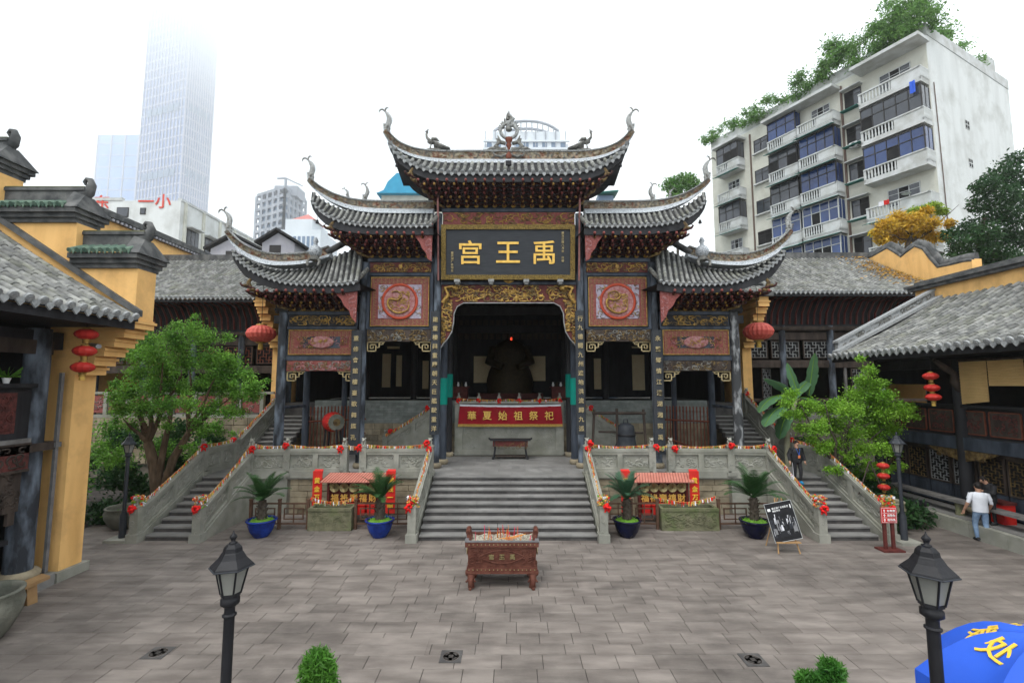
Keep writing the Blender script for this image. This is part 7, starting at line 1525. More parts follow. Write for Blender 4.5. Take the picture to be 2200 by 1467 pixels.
part('plate', 'red_board', ds, lambda m: m.box(sx0-.235, sx0+.235, sy0-.06, sy0-.03, .82, 1.28)); part('border', 'cloth_white', ds, lambda m: (m.box(sx0-.225, sx0+.225, sy0-.065, sy0-.06, 1.255, 1.265), m.box(sx0-.225, sx0+.225, sy0-.065, sy0-.06, .835, .845), m.box(sx0-.225, sx0-.217, sy0-.065, sy0-.06, .845, 1.255), m.box(sx0+.217, sx0+.225, sy0-.065, sy0-.06, .845, 1.255)))
for j, wd_ in enumerate(('东北堂', '戏楼会', '出口处')):
    z = 1.18-j*.135
    part('arrow', 'paper_white', ds, lambda m: (m.prism([(sx0-.14,z+.05),(sx0-.175,z+.0),(sx0-.105,z+.0)], sy0-.066, sy0-.0605, lambda u, v, d: (u, d, v)), m.box(sx0-.15, sx0-.13, sy0-.066, sy0-.0605, z-.05, z)))
    for i, ch in enumerate(wd_): glyph(ch, 'paper_white', face_cam(sx0-.03+i*.085, sy0-.061, z+.005, .068, .07), ds)
    if j < 2: part('divider', 'paper_white', ds, lambda m: m.box(sx0-.195, sx0+.195, sy0-.064, sy0-.0605, z-.07, z-.062))
# ================================================================ jars, benches, bin, brazier
def jar(x, y, r, h, mt, label, plants=False):
    t = thing('stone_jar', (x, y, 0), label, 'jar')
    part('vessel', mt, t, lambda m: m.lathe([(r*.55,0),(r*.72,h*.15),(r*.95,h*.5),(r*1.0,h*.75),(r*.93,h*.92),(r*.98,h*.96),(r*.98,h),(r*.86,h),(r*.84,h*.9),(r*.85,h*.6)], (x, y, 0), 32, cap=False)); part('water', 'glaze_dark', t, lambda m: m.cyl((x, y, h*.6), (x, y, h*.62), r*.86, n=24))
    if plants: leaf_cloud('water_plants', 'leaf_green', [(x, y, h*.72, r*.7, r*.7, .08)], 160, .1, t, 5)
jar(-10.45, 9.55, .66, .92, 'old_jar', 'large dark round stone jar by the gallery bench')
q = onZ(248, 1142); jar(q.x-.1, q.y+.5, .62, .72, 'old_jar', 'wide weathered stone jar behind the lamp post under the tree', True); q = onZ(1915, 1140); jar(q.x+.15, q.y+.35, .55, .95, 'jar_pale', 'pale stone jar behind the red direction sign')
b0 = thing('plank_bench', (-10.9, 11.2, 0), 'rough split-plank bench on stone block beside the large jar', 'bench')
part('seat', 'shutter_wood', b0, lambda m: m.hexa([(-11.15,8.0,.42),(-10.75,8.0,.40),(-10.95,11.5,.42),(-11.25,11.6,.44),(-11.15,8.0,.50),(-10.75,8.0,.48),(-10.95,11.5,.49),(-11.25,11.6,.50)]))
part('leg', 'shutter_wood', b0, lambda m: m.hexa([(-11.15,11.1,0),(-10.98,11.05,0),(-10.95,11.25,0),(-11.12,11.3,0),(-11.15,11.05,.42),(-10.98,11.0,.42),(-10.95,11.2,.42),(-11.12,11.25,.42)])); part('leg', 'grey_stone', b0, lambda m: m.box(-11.15, -10.75, 8.3, 8.6, 0, .40))
b1 = thing('long_bench', (15.6, 16, .48), 'long grey plank bench on stone supports along the gallery doors', 'bench')
part('seat', 'grey_timber', b1, lambda m: m.box(15.45, 15.85, 13.7, 19.6, .90, .99))
for yy in (13.9, 16.7, 19.4): part('support', 'moss_stone', b1, lambda m: m.lathe([(.17,0),(.15,.2),(.17,.42)], (15.65, yy, .48), 10, sq=(1, .8)))
bn_ = thing('red_bin', (16.1, 15.8, .48), 'red waste bin behind the long bench', 'bin'); part('body', 'red_board', bn_, lambda m: m.box(15.9, 16.3, 15.5, 16.0, .48, 1.1)); part('lid', 'dark_red', bn_, lambda m: m.box(15.87, 16.33, 15.46, 16.04, 1.1, 1.18))
cr0 = onZ(1975, 1128); br0 = thing('brazier', (cr0.x, cr0.y, 0), 'small black brazier dish on three thin legs near the jar', 'brazier')
part('dish', 'lamp_black', br0, lambda m: m.lathe([(.05,0),(.25,.04),(.38,.14),(.40,.14),(.26,.02)], (cr0.x, cr0.y, .68), 20))
for k in range(3): a = k*2.1+.4; part('leg', 'rust_pipe', br0, lambda m: m.tube([(cr0.x+.25*math.cos(a), cr0.y+.25*math.sin(a), .72), (cr0.x+.36*math.cos(a), cr0.y+.36*math.sin(a), 0)], .014, 5))
for k in range(4): part('cup', 'lamp_grey', br0, lambda m: m.lathe([(.03,0),(.04,.06)], (cr0.x-.18+k*.12, cr0.y, .82), 8))
tp = thing('timber_prop', onZ(1800, 1100), 'pair of leaning timber props among the plants', 'prop')
for a, b in (((1845, 1062), (1868, 990)), ((1868, 990), (1890, 1040))): part('pole', 'timber', tp, lambda m: m.tube([onY(a[0], a[1], 16.5), onY(b[0], b[1], 16.5)], .022, 6))
# ================================================================ lanterns
def lantern_body(m, c, r, h, n=24, mi=0):
    prof = [(r*.35, -h), (r*.62, -h*.85), (r*.9, -h*.45), (r, 0), (r*.9, h*.45), (r*.62, h*.85), (r*.35, h)]
    vs = []
    c = Vector(c)
    for rr_, z in prof:
        for j in range(n): a = 2*math.pi*j/n; q = rr_*(1.0 if j % 2 else .955); vs.append(c+Vector((q*math.cos(a), q*math.sin(a), z)))
    m.add(vs, [(i*n+j, i*n+(j+1) % n, (i+1)*n+(j+1) % n, (i+1)*n+j) for i in range(len(prof)-1) for j in range(n)], mi, False)
def big_lantern(px, py, Y, r, label):
    c = onY(px, py, Y); t = thing('red_lantern', (c.x, c.y, c.z-r*.7), label, 'lantern', 'large lanterns beside the gate')
    part('shade', 'lantern_faded', t, lambda m: lantern_body(m, c, r, r*.60, 40)); part('cap', 'gold', t, lambda m: m.lathe([(r*.34,0),(r*.34,.07),(r*.1,.10)], c+Vector((0, 0, r*.58)), 14)); part('base_ring', 'gold', t, lambda m: m.lathe([(r*.3,-.08),(r*.34,0)], c-Vector((0, 0, r*.58)), 14))
    part('tassel', 'fringe', t, lambda m: m.lathe([(.11,-.34),(.10,-.1),(.07,0)], c-Vector((0, 0, r*.62)), 12)); part('cord', 'lamp_black', t, lambda m: m.cyl(c+Vector((0, 0, r*.6)), c+Vector((0, 0, 2.4)), .012, n=5))
big_lantern(561, 717, 22.0, .66, 'large faded red lantern hanging beside the outer gate column over the tree'); big_lantern(1629, 712, 22.0, .68, 'large faded red lantern hanging beside the worn outer column over the banana plant')
def lantern_string(pts, Y, r, label, cordtop=1.0):
    cs = [onY(px, py, Y) for px, py in pts]; t = thing('lantern_string', cs[-1], label, 'lantern string', 'strings of small lanterns')
    for c in cs:
        part('lantern', 'lantern_red', t, lambda m: lantern_body(m, c, r, r*.52, 24)); part('collar', 'gold', t, lambda m: (m.lathe([(r*.36,0),(r*.36,r*.12),(r*.1,r*.2)], c+Vector((0, 0, r*.5)), 12), m.lathe([(r*.3,-r*.42),(r*.28,-r*.2),(r*.36,0)], c-Vector((0, 0, r*.5)), 12)))
    part('cord', 'lamp_black', t, lambda m: m.cyl(cs[0]+Vector((0, 0, cordtop)), cs[-1], .01, n=5)); part('tassel', 'fringe', t, lambda m: m.lathe([(r*.26,-r*.75),(r*.22,-r*.3),(r*.16,0)], cs[-1]-Vector((0, 0, r*.55)), 10))
lantern_string([(186, 718), (182, 754), (178, 789)], 11.5, .245, 'string of three red lanterns hanging under the eave by the yellow wall', .5); lantern_string([(1999, 808), (2002, 833), (2005, 853)], 16.4, .235, 'string of three red lanterns hanging before the dark gallery', 1.2)
lantern_string([(1897, 1000), (1898, 1022), (1899, 1046), (1900, 1069)], 16.6, .19, 'string of four bright red lanterns hanging in the tree by the jar', .6)
sc0 = thing('security_camera', onY(205, 742, 12.2), 'small grey security camera on the yellow wall', 'camera'); part('housing', 'cold_metal', sc0, lambda m: m.cyl(onY(196, 741, 12.3), onY(212, 744, 11.9), .06, n=10)); part('arm', 'cold_metal', sc0, lambda m: m.cyl(onY(196, 741, 12.3), onY(190, 741, 12.42), .03, n=6))
# ================================================================ blue parasol at the lower right
pc = onY(2262, 1372, 5.3); zc = pc.z; pc.z = 0
ps = thing('parasol', (pc.x, pc.y, 0), 'bright blue parasol with yellow lettering next to the lamp post', 'parasol')
apx = Vector((pc.x, pc.y, zc)); n8 = 8
rim = [Vector((pc.x+1.2*math.cos(2*math.pi*k/n8+.30), pc.y+1.2*math.sin(2*math.pi*k/n8+.30), zc-.62)) for k in range(n8)]
def gore(k):
    a, b = rim[k], rim[(k+1) % n8]
    def f(u, v):
        e = a.lerp(b, u); e = e+(Vector((pc.x, pc.y, e.z))-e)*(.06*4*u*(1-u)); p = apx.lerp(e, v); p.z += .22*math.sin(math.pi*v)*(1-.35*4*u*(1-u)*v); return p
    return f
for k in range(n8): part('canopy_panel', 'parasol_blue', ps, lambda m: m.grid(gore(k), 6, 8)); part('valance', 'parasol_blue', ps, lambda m: m.grid(lambda u, v: gore(k)(u, 1)+Vector((0, 0, -.16*v)), 6, 1))
part('pole', 'cold_metal', ps, lambda m: m.cyl((pc.x, pc.y, 0), apx, .022, n=10)); part('foot', 'grey_stone', ps, lambda m: m.lathe([(.3,0),(.3,.08),(.05,.12)], (pc.x, pc.y, 0), 16))
for k in range(n8): part('rib', 'cold_metal', ps, lambda m: m.tube([gore(k)(0, v/6)-Vector((0, 0, .015)) for v in range(7)], .008, 4))
for k, ch in ((3, '处'), (2, '发'), (1, '文')):
    g3 = gore(k); o_ = g3(.5, .52); du = (g3(.6, .52)-g3(.4, .52)).normalized(); dv = (g3(.5, .4)-g3(.5, .6)).normalized(); nn = du.cross(dv)
    if nn.z < 0: du = -du; nn = -nn
    glyph(ch, 'parasol_text', frame_matrix(o_+nn*.012, du, dv, nn) @ Matrix.Diagonal((.34, .34, .2, 1)), ps)
# ================================================================ people
def person(name_label, loc, H, rz, joints, mats, hair='hair', cat='person', extras=None, hands=True):
    """joints: dict name -> (x,y,z) in units of H; edges follow the body; mats: torso, arm, forearm, leg, shoe"""
    t = thing('person', loc, name_label, cat); t.rotation_euler = (0, 0, rz)
    J = dict(pelvis=(0,0,.53), spine=(0,.005,.62), chest=(0,0,.73), neck=(0,.005,.825), head0=(0,.01,.865), head1=(0,.015,.94),
             ls=(-.105,0,.80), rs=(.105,0,.80), lh=(-.055,0,.50), rh=(.055,0,.50))
    J.update(joints)
    rad = dict(pelvis=(.088,.065), spine=(.078,.056), chest=(.096,.065), neck=(.034,.034), head0=(.046,.050), head1=(.046,.055), ls=(.043,.043), rs=(.043,.043), le=(.029,.029), re=(.029,.029), lw=(.019,.019), rw=(.019,.019),
               lh=(.060,.060), rh=(.060,.060), lk=(.040,.042), rk=(.040,.042), la=(.027,.028), ra=(.027,.028), lt=(.026,.018), rt=(.026,.018))
    ed = [('pelvis','spine','torso'),('spine','chest','torso'),('chest','neck','skin'),('neck','head0','skin'),('head0','head1','skin'),('chest','ls','torso'),('chest','rs','torso'),('ls','le','arm'),('le','lw','forearm'),('rs','re','arm'),('re','rw','forearm'),
          ('pelvis','lh','leg'),('pelvis','rh','leg'),('lh','lk','leg'),('lk','la','leg'),('rh','rk','leg'),('rk','ra','leg'),('la','lt','shoe'),('ra','rt','shoe')]
    names = list(J.keys()); ix = {k: i for i, k in enumerate(names)}
    me = bpy.data.meshes.new('skeleton'); me.from_pydata([Vector(J[k])*H for k in names], [(ix[a], ix[b]) for a, b, _ in ed], [])
    o = bpy.data.objects.new('skeleton', me); COL.objects.link(o); sk = o.modifiers.new('s', 'SKIN'); sk.use_smooth_shade = True
    if not me.skin_vertices: 
        bpy.context.view_layer.objects.active = o; 
    lay = me.skin_vertices[0].data if len(me.skin_vertices) else None
    if lay is None:
        import bmesh
        bm = bmesh.new(); bm.from_mesh(me); bm.verts.layers.skin.verify(); bm.to_mesh(me); bm.free(); lay = me.skin_vertices[0].data
    for k in names: lay[ix[k]].radius = (rad[k][0]*H, rad[k][1]*H); lay[ix[k]].use_root = (k == 'pelvis')
    sb = o.modifiers.new('u', 'SUBSURF'); sb.levels = 2; sb.render_levels = 2
    dg = bpy.context.evaluated_depsgraph_get(); dg.update(); bmh = bpy.data.meshes.new_from_object(o.evaluated_get(dg), depsgraph=dg)
    bpy.data.objects.remove(o)
    ml = ['skin', mats['torso'], mats['arm'], mats['forearm'], mats['leg'], mats['shoe']]; bmh.materials.clear()
    for m in ml: bmh.materials.append(M[m])
    mi = dict(skin=0, torso=1, arm=2, forearm=3, leg=4, shoe=5); segs = [(Vector(J[a])*H, Vector(J[b])*H, mi[c]) for a, b, c in ed]
    for p in bmh.polygons:
        c = p.center; best = (9, 0)
        for a, b, q in segs:
            d = b-a; u = min(1, max(0, (c-a).dot(d)/max(d.length_squared, 1e-9))); dist = (c-(a+d*u)).length
            if q == 0: dist += .012*H if c.z < J['neck'][2]*H-.005 else -.02*H
            if dist < best[0]: best = (dist, q)
        p.material_index = best[1]; p.use_smooth = True
    # hands, face and feet are welded into the same mesh
    mb = MB(); hd = Vector(J['head1'])*H; h0 = Vector(J['head0'])*H; up = (hd-h0).normalized(); fw = Vector((0, 1, 0)); fw = (fw-up*fw.dot(up)).normalized(); rt = fw.cross(up); s = H
    hc = h0+up*.055*s
    mb.ball(hc, (.046*s, .056*s, .064*s), 12, 9, 0)
    mb.ball(hc+fw*.058*s-up*.004*s, (.008*s, .011*s, .012*s), 6, 4, 0)
    for k in (-1, 1): mb.ball(hc+rt*k*.019*s+fw*.050*s+up*.006*s, .0055*s, 6, 4, 6); mb.ball(hc+rt*k*.047*s-up*.002*s, (.007*s, .012*s, .017*s), 6, 4, 0)
    mb.cbox(hc+fw*.052*s-up*.028*s, (.026*s, .008*s, .006*s), None, 7)
    if hands:
        for k, e, w in ((-1, 'le', 'lw'), (1, 're', 'rw')):
            W_, E_ = Vector(J[w])*s, Vector(J[e])*s; d = (W_-E_).normalized(); sd = d.cross(Vector((1, 0, 0))).normalized() if abs(d.x) < .9 else Vector((0, 1, 0)); ot = d.cross(sd)
            pc_ = W_+d*.032*s; mb.tube([W_-d*.01*s, W_+d*.02*s, W_+d*.05*s], [.016*s, .022*s, .020*s], 8, 0, flat=.6)
            for f_ in range(4):
                b0_ = W_+d*.05*s+sd*(f_-1.5)*.0095*s; L = (.038, .044, .041, .032)[f_]*s; mb.tube([b0_-d*.01*s, b0_+d*L*.5, b0_+d*L*.9+ot*k*-.012*s], [.0058*s, .0052*s, .004*s], 5, 0)
            b0_ = W_+d*.02*s+sd*.018*s; mb.tube([b0_-sd*.01*s, b0_+sd*.012*s+d*.015*s, b0_+sd*.016*s+d*.035*s], [.007*s, .006*s, .0045*s], 5, 0)
    for k in ('l', 'r'):
        a, b = Vector(J[k+'a'])*s, Vector(J[k+'t'])*s; mb.tube([a-(b-a)*.35+Vector((0, 0, -.012*s)), a.lerp(b, .3)+Vector((0, 0, -.008*s)), b+Vector((0, 0, -.004*s))], [.026*s, .030*s, .022*s], 8, 5, flat=1.0)
    import bmesh
    tmp = bpy.data.meshes.new('t'); tmp.from_pydata(mb.v, [], mb.f); tmp.polygons.foreach_set('material_index', mb.m); tmp.polygons.foreach_set('use_smooth', mb.sm)
    bm = bmesh.new(); bm.from_mesh(bmh); bm.from_mesh(tmp); bm.to_mesh(bmh); bm.free(); bmh.materials.append(M['hair']); bmh.materials.append(M['dark_red'])
    body = link_mesh('body', bmh, t, Matrix(), local=True); body.name = 'body'
    hm = MB(); rr = random.Random(int(H*100))
    for i in range(60):
        a = rr.uniform(0, 6.28); e = rr.uniform(.05, 1.5); d = rt*math.cos(a)*math.cos(e)+fw*math.sin(a)*math.cos(e)+up*math.sin(e)
        if d.dot(fw) > .55 and d.dot(up) < .55: continue
        hm.ball(hc+Vector((d.x*.046, d.y*.056, d.z*.066))*s*1.0, .017*s, 6, 4)
    hm.ball(hc+up*.012*s-fw*.010*s, (.049*s, .056*s, .062*s), 12, 8); hm.build('hair', hair, t, local=True)
    if extras: extras(t, J, s)
    return t
fz_ = onZ(2112, 1163)
def jeans_x(t, J, s):
    part('shirt', 'white_shirt', t, lambda m: (m.lathe([(.098*s,.50*s),(.101*s,.56*s),(.097*s,.64*s),(.108*s,.73*s),(.105*s,.79*s),(.06*s,.825*s),(.04*s,.832*s)], (0, 0, 0), 18, sq=(1.12, .78), cap=False), [m.tube([Vector(J[k+'s'])*s+Vector((0, 0, .004)), (Vector(J[k+'s'])*s).lerp(Vector(J[k+'e'])*s, .62)], [.043*s, .040*s], 10, caps=False) for k in 'lr']), local=True)
person('man in white shirt and blue jeans walking towards the gallery', (fz_.x, fz_.y, 0), 1.86, R(-18), dict(le=(-.17,-.02,.65), lw=(-.20,.05,.50), re=(.165,.0,.64), rw=(.17,.10,.52), lk=(-.06,.06,.285), la=(-.055,.03,.045), lt=(-.058,.12,.018), rk=(.058,-.0,.28), ra=(.06,-.09,.06), rt=(.062,.0,.02)),
       dict(torso='white_shirt', arm='white_shirt', forearm='skin', leg='denim', shoe='black_cloth'), extras=jeans_x)
q = Vector((15.58, 15.55, .485))
def jacket_x(t, J, s):
    part('jacket', 'black_cloth', t, lambda m: (m.lathe([(.112*s,.47*s),(.118*s,.54*s),(.112*s,.64*s),(.125*s,.73*s),(.115*s,.79*s),(.07*s,.83*s),(.055*s,.845*s)], (0, .01*s, 0), 18, sq=(1.1, .85), cap=False), [m.tube([Vector(J[k+'s'])*s, Vector(J[k+'e'])*s, (Vector(J[k+'e'])*s).lerp(Vector(J[k+'w'])*s, .85)], [.06*s, .05*s, .038*s], 10, caps=False) for k in 'lr']), local=True)
    part('phone', 'lamp_black', t, lambda m: m.cbox(Vector((0, .19, .70))*s, (.045*s, .01*s, .085*s), Matrix.Rotation(-.6, 3, 'X')), local=True)
person('man in black jacket looking down at a phone by the lattice doors', (q.x, q.y, .485), 1.56, R(75), dict(chest=(0,.02,.73), neck=(0,.05,.82), head0=(0,.075,.855), head1=(0,.115,.915), le=(-.15,.03,.65), lw=(-.05,.15,.68), re=(.15,.03,.65), rw=(.05,.15,.67), lk=(-.06,.01,.28), la=(-.06,-.01,.045), lt=(-.065,.08,.02), rk=(.06,.03,.28), ra=(.065,.02,.045), rt=(.07,.11,.02)),
       dict(torso='black_cloth', arm='black_cloth', forearm='black_cloth', leg='black_cloth', shoe='black_cloth'), extras=jacket_x)
bx = onY(1714, 1032, 17.72)
def child_x(t, J, s):
    jacket_j = lambda m: (m.lathe([(.105*s,.50*s),(.115*s,.54*s),(.108*s,.63*s),(.118*s,.72*s),(.11*s,.78*s),(.065*s,.82*s),(.05*s,.835*s)], (0, 0, 0), 18, sq=(1.12, .82), cap=False), [m.tube([Vector(J[k+'s'])*s, Vector(J[k+'e'])*s, (Vector(J[k+'e'])*s).lerp(Vector(J[k+'w'])*s, .9)], [.058*s, .047*s, .036*s], 10, caps=False) for k in 'lr'])
    part('jacket', 'black_cloth', t, jacket_j, local=True); part('badge', 'badge', t, lambda m: m.cbox(Vector((0, .105, .63))*s, (.05*s, .008*s, .065*s)), local=True)
    part('lanyard', 'lanyard', t, lambda m: (m.tube([Vector((-.04, .075, .81))*s, Vector((0, .108, .665))*s], .006*s, 4), m.tube([Vector((.04, .075, .81))*s, Vector((0, .108, .665))*s], .006*s, 4)), local=True)
    for k in (-1, 1): part('trouser_stripe', 'cloth_white', t, lambda m: m.tube([Vector((k*.105, 0, .48))*s, Vector((k*.10, .01, .28))*s, Vector((k*.088, 0, .07))*s], .006*s, 4), local=True)
person('child in black tracksuit with orange badge walking down the side stairs', (bx.x, 17.72, 1.335), 1.58, R(180), dict(le=(-.165,-.03,.66), lw=(-.175,.02,.52), re=(.165,-.03,.66), rw=(.175,.02,.52), lk=(-.055,.05,.29), la=(-.04,.05,.05), lt=(-.045,.13,.022), rk=(.055,.0,.28), ra=(.04,-.05,.055), rt=(.045,.03,.02)),
       dict(torso='black_cloth', arm='black_cloth', forearm='black_cloth', leg='black_cloth', shoe='blue_shoe'), extras=child_x)
q = onY(563, 845, 24.9)
person('dark-clothed person behind the side hall parapet next to the yellow corbelled wall', (q.x, 24.9, 3.4), 1.45, R(160), dict(le=(-.16,.02,.65), lw=(-.10,.12,.62), re=(.16,.02,.65), rw=(.10,.12,.62), lk=(-.055,.02,.28), la=(-.055,0,.045), lt=(-.06,.08,.02), rk=(.055,.02,.28), ra=(.055,0,.045), rt=(.06,.08,.02)),
       dict(torso='black_cloth', arm='black_cloth', forearm='black_cloth', leg='black_cloth', shoe='black_cloth'))
# ================================================================ trees and shrubs
def limbs(m, base, tips, r0, seed=0, kink=.25):
    rr = random.Random(seed); base = Vector(base)
    for tpt in tips:
        tpt = Vector(tpt); n = 5; pth = []
        for i in range(n+1): u = i/n; p = base.lerp(tpt, u); p += Vector((rr.uniform(-kink, kink), rr.uniform(-kink, kink), rr.uniform(-kink, kink)*.6))*math.sin(math.pi*u)*.5; pth.append(p)
        m.tube(pth, [r0*(1-.8*i/n) for i in range(n+1)], 7)
Y0 = 17.6
tr1 = thing('spreading_tree', (-13.3, Y0, 0), 'broad spreading green tree beside the side stairs before the yellow wall', 'tree')
b0 = onY(338, 1060, Y0); fk = onY(318, 950, Y0)
tipsL = [onY(px, py, Y0+dy) for px, py, dy in ((265, 900, -.3), (300, 830, .3), (350, 780, -.4), (410, 760, .3), (470, 800, -.2), (500, 850, .2), (400, 860, -.5), (275, 850, .5))]
part('trunk', 'bark', tr1, lambda m: (m.tube([Vector((b0.x, Y0, 0)), b0, b0.lerp(fk, .5)+Vector((.08, 0, 0)), fk], [.26, .22, .20, .16], 10), m.tube([b0+Vector((.1, .05, -.2)), onY(372, 985, Y0), onY(405, 930, Y0), onY(455, 870, Y0)], [.17, .14, .10, .05], 8), m.tube([b0+Vector((.02, -.08, .2)), onY(352, 960, Y0), onY(365, 900, Y0), onY(372, 850, Y0)], [.13, .11, .08, .04], 8)))
part('branches', 'bark', tr1, lambda m: (limbs(m, fk, tipsL[:4]+[tipsL[7]], .10, 1), limbs(m, onY(405, 930, Y0), tipsL[3:7], .08, 2)))
ptsL = [(300,760),(330,735),(370,720,.8),(415,705,.75),(440,725),(300,800),(350,790),(400,780),(450,770),(490,780),(520,805,.8),(540,835,.8),(280,840),(330,835),(380,830),(430,830),(475,835),(510,850,.8),(265,880,.8),(310,875),(355,870,.8),(405,868,.8),(450,880,.8),(490,885,.7),(545,850,.6),(250,850,.7),(420,915,.55),(285,915,.6),(360,915,.5),(465,915,.5),(330,760),(385,745),(470,805)]
rr = random.Random(77); tw_ = [(q[0]+rr.gauss(0, 26), q[1]+rr.gauss(0, 20), rr.uniform(.3, .55)) for q in ptsL for _ in (0, 1)]
leaf_cloud('crown', 'leaf_green', blobs_from_px(ptsL+tw_, Y0, .54, 1.1, 2), 46000, .082, tr1, 11, .05, .55, .1, 2.0)
Y1 = 18.0
tr2 = thing('bushy_tree', (13.6, Y1, 0), 'bright lime-green bushy tree drooping over the side stair parapet', 'tree')
b1_ = onY(1800, 1010, Y1)
part('trunk', 'dark_bark', tr2, lambda m: (m.tube([Vector((b1_.x, Y1, 0)), b1_, onY(1815, 930, Y1), onY(1860, 850, Y1)], [.15, .12, .09, .04], 8), limbs(m, b1_, [onY(px, py, Y1) for px, py in ((1720, 870), (1770, 860), (1850, 880), (1900, 920), (1870, 800))], .07, 4)))
ptsR = [(1868,795,.6),(1855,820,.7),(1885,825,.7),(1840,850),(1875,855),(1905,850,.7),(1825,885),(1865,890),(1905,885),(1940,880,.7),(1960,875,.5),(1800,870,.8),(1770,880,.8),(1740,870,.7),(1700,845,.6),(1690,865,.6),(1720,890,.7),(1785,915),(1830,930),(1875,930),(1915,920,.8),(1755,920,.8),(1720,920,.6),(1800,955,.8),(1850,965,.8),(1890,965,.8),(1920,970,.6),(1935,1000,.45),(1910,1005,.5),(1780,975,.6),(1860,1000,.5),(1690,890,.5),(1770,960,.6),(1745,945,.6),(1820,985,.6),(1840,1015,.5),(1880,1000,.5),(1800,1010,.5)]
leaf_cloud('crown', 'leaf_lime', blobs_from_px(ptsR+[(q[0]+rr.gauss(0, 16), q[1]+rr.gauss(0, 18), rr.uniform(.25, .5)) for q in ptsR], Y1, .47, .8, 3), 38000, .082, tr2, 12, .05, .5, .3, 2.0)
# undergrowth
ug = thing('undergrowth', (-13.8, 17, 0), 'dark leafy undergrowth beneath the spreading tree', 'shrubs')
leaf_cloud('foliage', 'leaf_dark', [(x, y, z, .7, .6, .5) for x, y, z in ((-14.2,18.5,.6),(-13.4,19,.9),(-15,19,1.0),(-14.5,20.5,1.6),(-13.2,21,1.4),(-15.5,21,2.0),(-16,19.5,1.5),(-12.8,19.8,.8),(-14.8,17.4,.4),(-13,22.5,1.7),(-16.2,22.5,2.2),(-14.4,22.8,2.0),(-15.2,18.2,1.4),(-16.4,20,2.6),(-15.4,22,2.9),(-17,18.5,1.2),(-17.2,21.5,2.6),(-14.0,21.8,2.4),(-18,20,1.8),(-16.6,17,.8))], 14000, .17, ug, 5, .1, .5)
leaf_cloud('bright_foliage', 'leaf_green', [(x, y, z, .8, .6, .6) for x, y, z in ((-15.6,18.6,2.0),(-16.6,19.4,2.3),(-14.9,20.0,2.3),(-17.4,20.6,3.0),(-13.6,20.6,2.0),(-16.0,17.2,1.3))], 5500, .12, ug, 15, .1, .5)
ug2 = thing('undergrowth', (14, 17, 0), 'dark undergrowth of ferns behind the pale jar and side stairs', 'shrubs')
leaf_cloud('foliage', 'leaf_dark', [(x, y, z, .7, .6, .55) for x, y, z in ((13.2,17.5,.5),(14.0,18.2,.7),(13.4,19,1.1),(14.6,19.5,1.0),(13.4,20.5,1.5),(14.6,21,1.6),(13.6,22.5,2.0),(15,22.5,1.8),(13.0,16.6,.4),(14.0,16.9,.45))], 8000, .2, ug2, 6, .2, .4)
def big_leaf(mb, p0, d, L, W, bend, mi=0, split=True):
    """one large blade with midrib"""
    p0, d = Vector(p0), Vector(d).normalized(); side = d.cross(Vector((0, 0, 1))); side = side.normalized() if side.length > .05 else Vector((1, 0, 0)); n = 12; pts = []; p = p0.copy(); dd = d.copy()
    for i in range(n+1): pts.append(p.copy()); dd = (dd+Vector((0, 0, -bend/n))).normalized(); p = p+dd*(L/n)
    for sg in (-1, 1):
        vs = []
        for i in range(n+1):
            u = i/n; w = W*math.sin(math.pi*min(1, u*.96+.03))**.55*(1-.15*((i*7) % 3 == 0)*split); up_ = Vector((0, 0, 1)); vs += [pts[i], pts[i]+side*sg*w*.5+Vector((0, 0, -.03+.10*w)), pts[i]+side*sg*w+Vector((0, 0, -.16*w))]
        mb.add(vs, [(i*3+k, i*3+k+1, i*3+3+k+1, i*3+3+k) for i in range(n) for k in range(2)], mi, True)
    mb.tube([q+Vector((0, 0, .008)) for q in pts], [.03*(1-.8*i/n) for i in range(n+1)], 5, 1)
bp = thing('banana_plant', (12.75, 20.6, ZT), 'banana plant with large torn leaves beside the upper side stairs', 'plant')
YB_ = 20.4; root = onY(1690, 930, YB_)
part('stem', 'jar_pale', bp, lambda m: m.tube([Vector((root.x, YB_, .3)), root, onY(1712, 850, YB_)], [.14, .12, .08], 10))
for (px, py), (qx, qy), W_, bd, dy in (((1738, 850), (1748, 770), .42, .10, .0), ((1700, 850), (1660, 800), .42, .7, -.3), ((1700, 860), (1740, 798), .36, .5, .3), ((1690, 850), (1630, 830), .40, 1.3, -.5), ((1690, 870), (1640, 870), .42, 1.0, -.8), ((1715, 850), (1700, 800), .42, .25, .2), ((1700, 880), (1665, 905), .38, 1.6, -.4), ((1712, 855), (1780, 840), .36, 1.1, .2)):
    a, b = onY(px, py, YB_), onY(qx, qy, YB_+dy); mb = MB(); big_leaf(mb, a, b-a, max(1.5, (b-a).length*1.15), W_, bd); mb.build('leaf', ['banana', 'leaf_lime'], bp)
for i, (px, py, L) in enumerate(((300, 1040, 1.0), (320, 1050, .8), (275, 1050, .9))):
    p = onZ(px, py+75); t = thing('broadleaf_plant', (p.x, p.y, 0), ('broad-leaved green plant at the foot of the tree', 'low broad-leaved plant near the stair newel', 'broad-leaved plant beside the weathered stone jar')[i], 'plant')
    for k in range(6): a = k*1.05+i; mb = MB(); big_leaf(mb, (p.x, p.y, .15), (math.cos(a), math.sin(a), 1.2), L, .16, 1.2, 0, False); mb.build('leaf', ['leaf_green', 'leaf_lime'], t)
rk = thing('garden_rock', onZ(325, 1085), 'rough mossy garden rock behind the stair newel', 'rock'); rp = onZ(320, 1110); rmb = MB(); rmb.ball((rp.x-.3, rp.y+.5, .3), (.6, .5, .55), 14, 9)
rr = random.Random(3); rmb.v = [(x+rr.uniform(-.05, .05), y+rr.uniform(-.05, .05), z+rr.uniform(-.05, .05)) for x, y, z in rmb.v]; rmb.build('stone', 'moss_stone', rk)
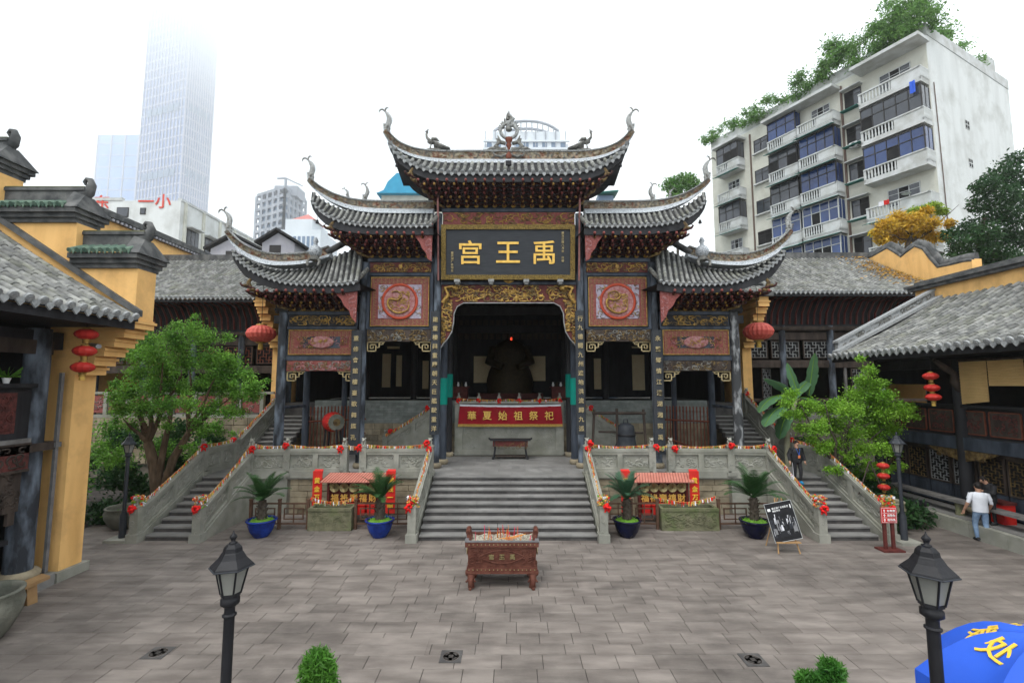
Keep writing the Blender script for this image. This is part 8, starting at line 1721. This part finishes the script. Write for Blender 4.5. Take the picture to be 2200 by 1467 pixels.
# trees on the slope behind the right halls
yt = thing('autumn_tree', (25.6, 29.5, 8), 'autumn tree with yellow leaves behind the wavy yellow wall', 'tree')
ptsY = [(1885,500,.7),(1905,485),(1930,470),(1950,480),(1970,470,.8),(1990,455,.7),(1920,505),(1950,508),(1980,500),(2000,480,.8),(2010,510,.8),(1895,515,.7),(2040,480,.6),(2030,510,.6)]
leaf_cloud('crown', 'leaf_yellow', blobs_from_px(ptsY, 30, .62, .8, 4), 9000, .20, yt, 21, .15, .45, .3, 1.5)
leaf_cloud('green_tips', 'leaf_yellowgreen', blobs_from_px([(1985,452,.7),(2005,445,.7),(1880,500,.5),(1965,455,.6),(2025,455,.6)], 30, .6, .8, 5), 2600, .2, yt, 22, .15, .45, .3, 1.5)
part('trunk', 'dark_bark', yt, lambda m: (m.tube([(25.6, 30, 5), (25.6, 30, 13), onY(1960, 500, 30)], [.25, .2, .08], 8), limbs(m, onY(1965, 520, 30), [onY(px, py, 30) for px, py in ((1890, 500), (1930, 460), (1990, 440), (2040, 470), (2060, 440))], .06, 6)))
dt = thing('evergreen_tree', (29, 27.5, 6), 'dense dark evergreen tree rising behind the yellow gallery wall', 'tree')
ptsD = [(2180,345,.8),(2150,375),(2195,385),(2120,400,.9),(2160,420),(2200,430),(2105,440,.8),(2140,460),(2185,470),(2080,490,.8),(2115,500),(2155,510),(2200,515),(2060,520,.7),(2095,535),(2140,550),(2185,560),(2050,545,.6),(2110,570),(2165,585,.8),(2040,505,.6),(2075,560,.8),(2200,570)]
leaf_cloud('crown', 'leaf_dark', blobs_from_px(ptsD, 27, .85, 1.0, 6), 15000, .21, dt, 23, .3, .45, .3, 1.2)
part('trunk', 'dark_bark', dt, lambda m: m.tube([(27.5, 27.5, 3), (27.6, 27.5, 10), (28.5, 27.3, 15)], [.3, .25, .1], 8))
ct_ = thing('hillside_tree', (20.5, 48, 10), 'pale green tree beyond the far end of the apartment block', 'tree')
leaf_cloud('crown', 'leaf_roof', blobs_from_px([(1440,398),(1465,390),(1490,400),(1455,412),(1480,385,.8)], 46, .95, 1, 7), 2500, .3, ct_, 24, .2); part('trunk', 'dark_bark', ct_, lambda m: m.tube([(16.8, 46.5, 6), (16.8, 46, 23)], [.25, .1], 7))
# clipped topiary pines at the bottom edge
for (pts, Y, lb) in (([(682,1420,1.0),(668,1438,.8),(700,1440,.75),(680,1470,1.0),(705,1470,.7),(655,1475,.6)], 5.6, 'clipped cloud pine near the black lamp post, seen from above'), ([(1787,1440,.85),(1735,1462,.75),(1765,1462,.7),(1800,1480,.8)], 5.6, 'clipped cloud pine near the blue parasol, seen from above')):
    c = onY(pts[0][0], pts[0][1], Y); t = thing('clipped_pine', (c.x, Y, 0), lb, 'topiary', 'clipped pines'); bl = blobs_from_px(pts, Y, .155, .06, 8, .85)
    leaf_cloud('foliage', 'leaf_topiary', bl, 4200, .10, t, 31, .35, .16, -.4, .9)
    part('trunk', 'bark', t, lambda m: (m.tube([(c.x, Y, .2), (c.x+.05, Y, .8), (c.x, Y, c.z)], [.05, .04, .015], 7), [m.tube([(c.x, Y, min(b[2]-.3, c.z-.2)), (b[0], b[1], b[2])], [.025, .01], 5) for b in bl])); part('pot', 'jar_pale', t, lambda m: m.lathe([(.2,0),(.3,.3),(.32,.34)], (c.x, Y, 0), 18))
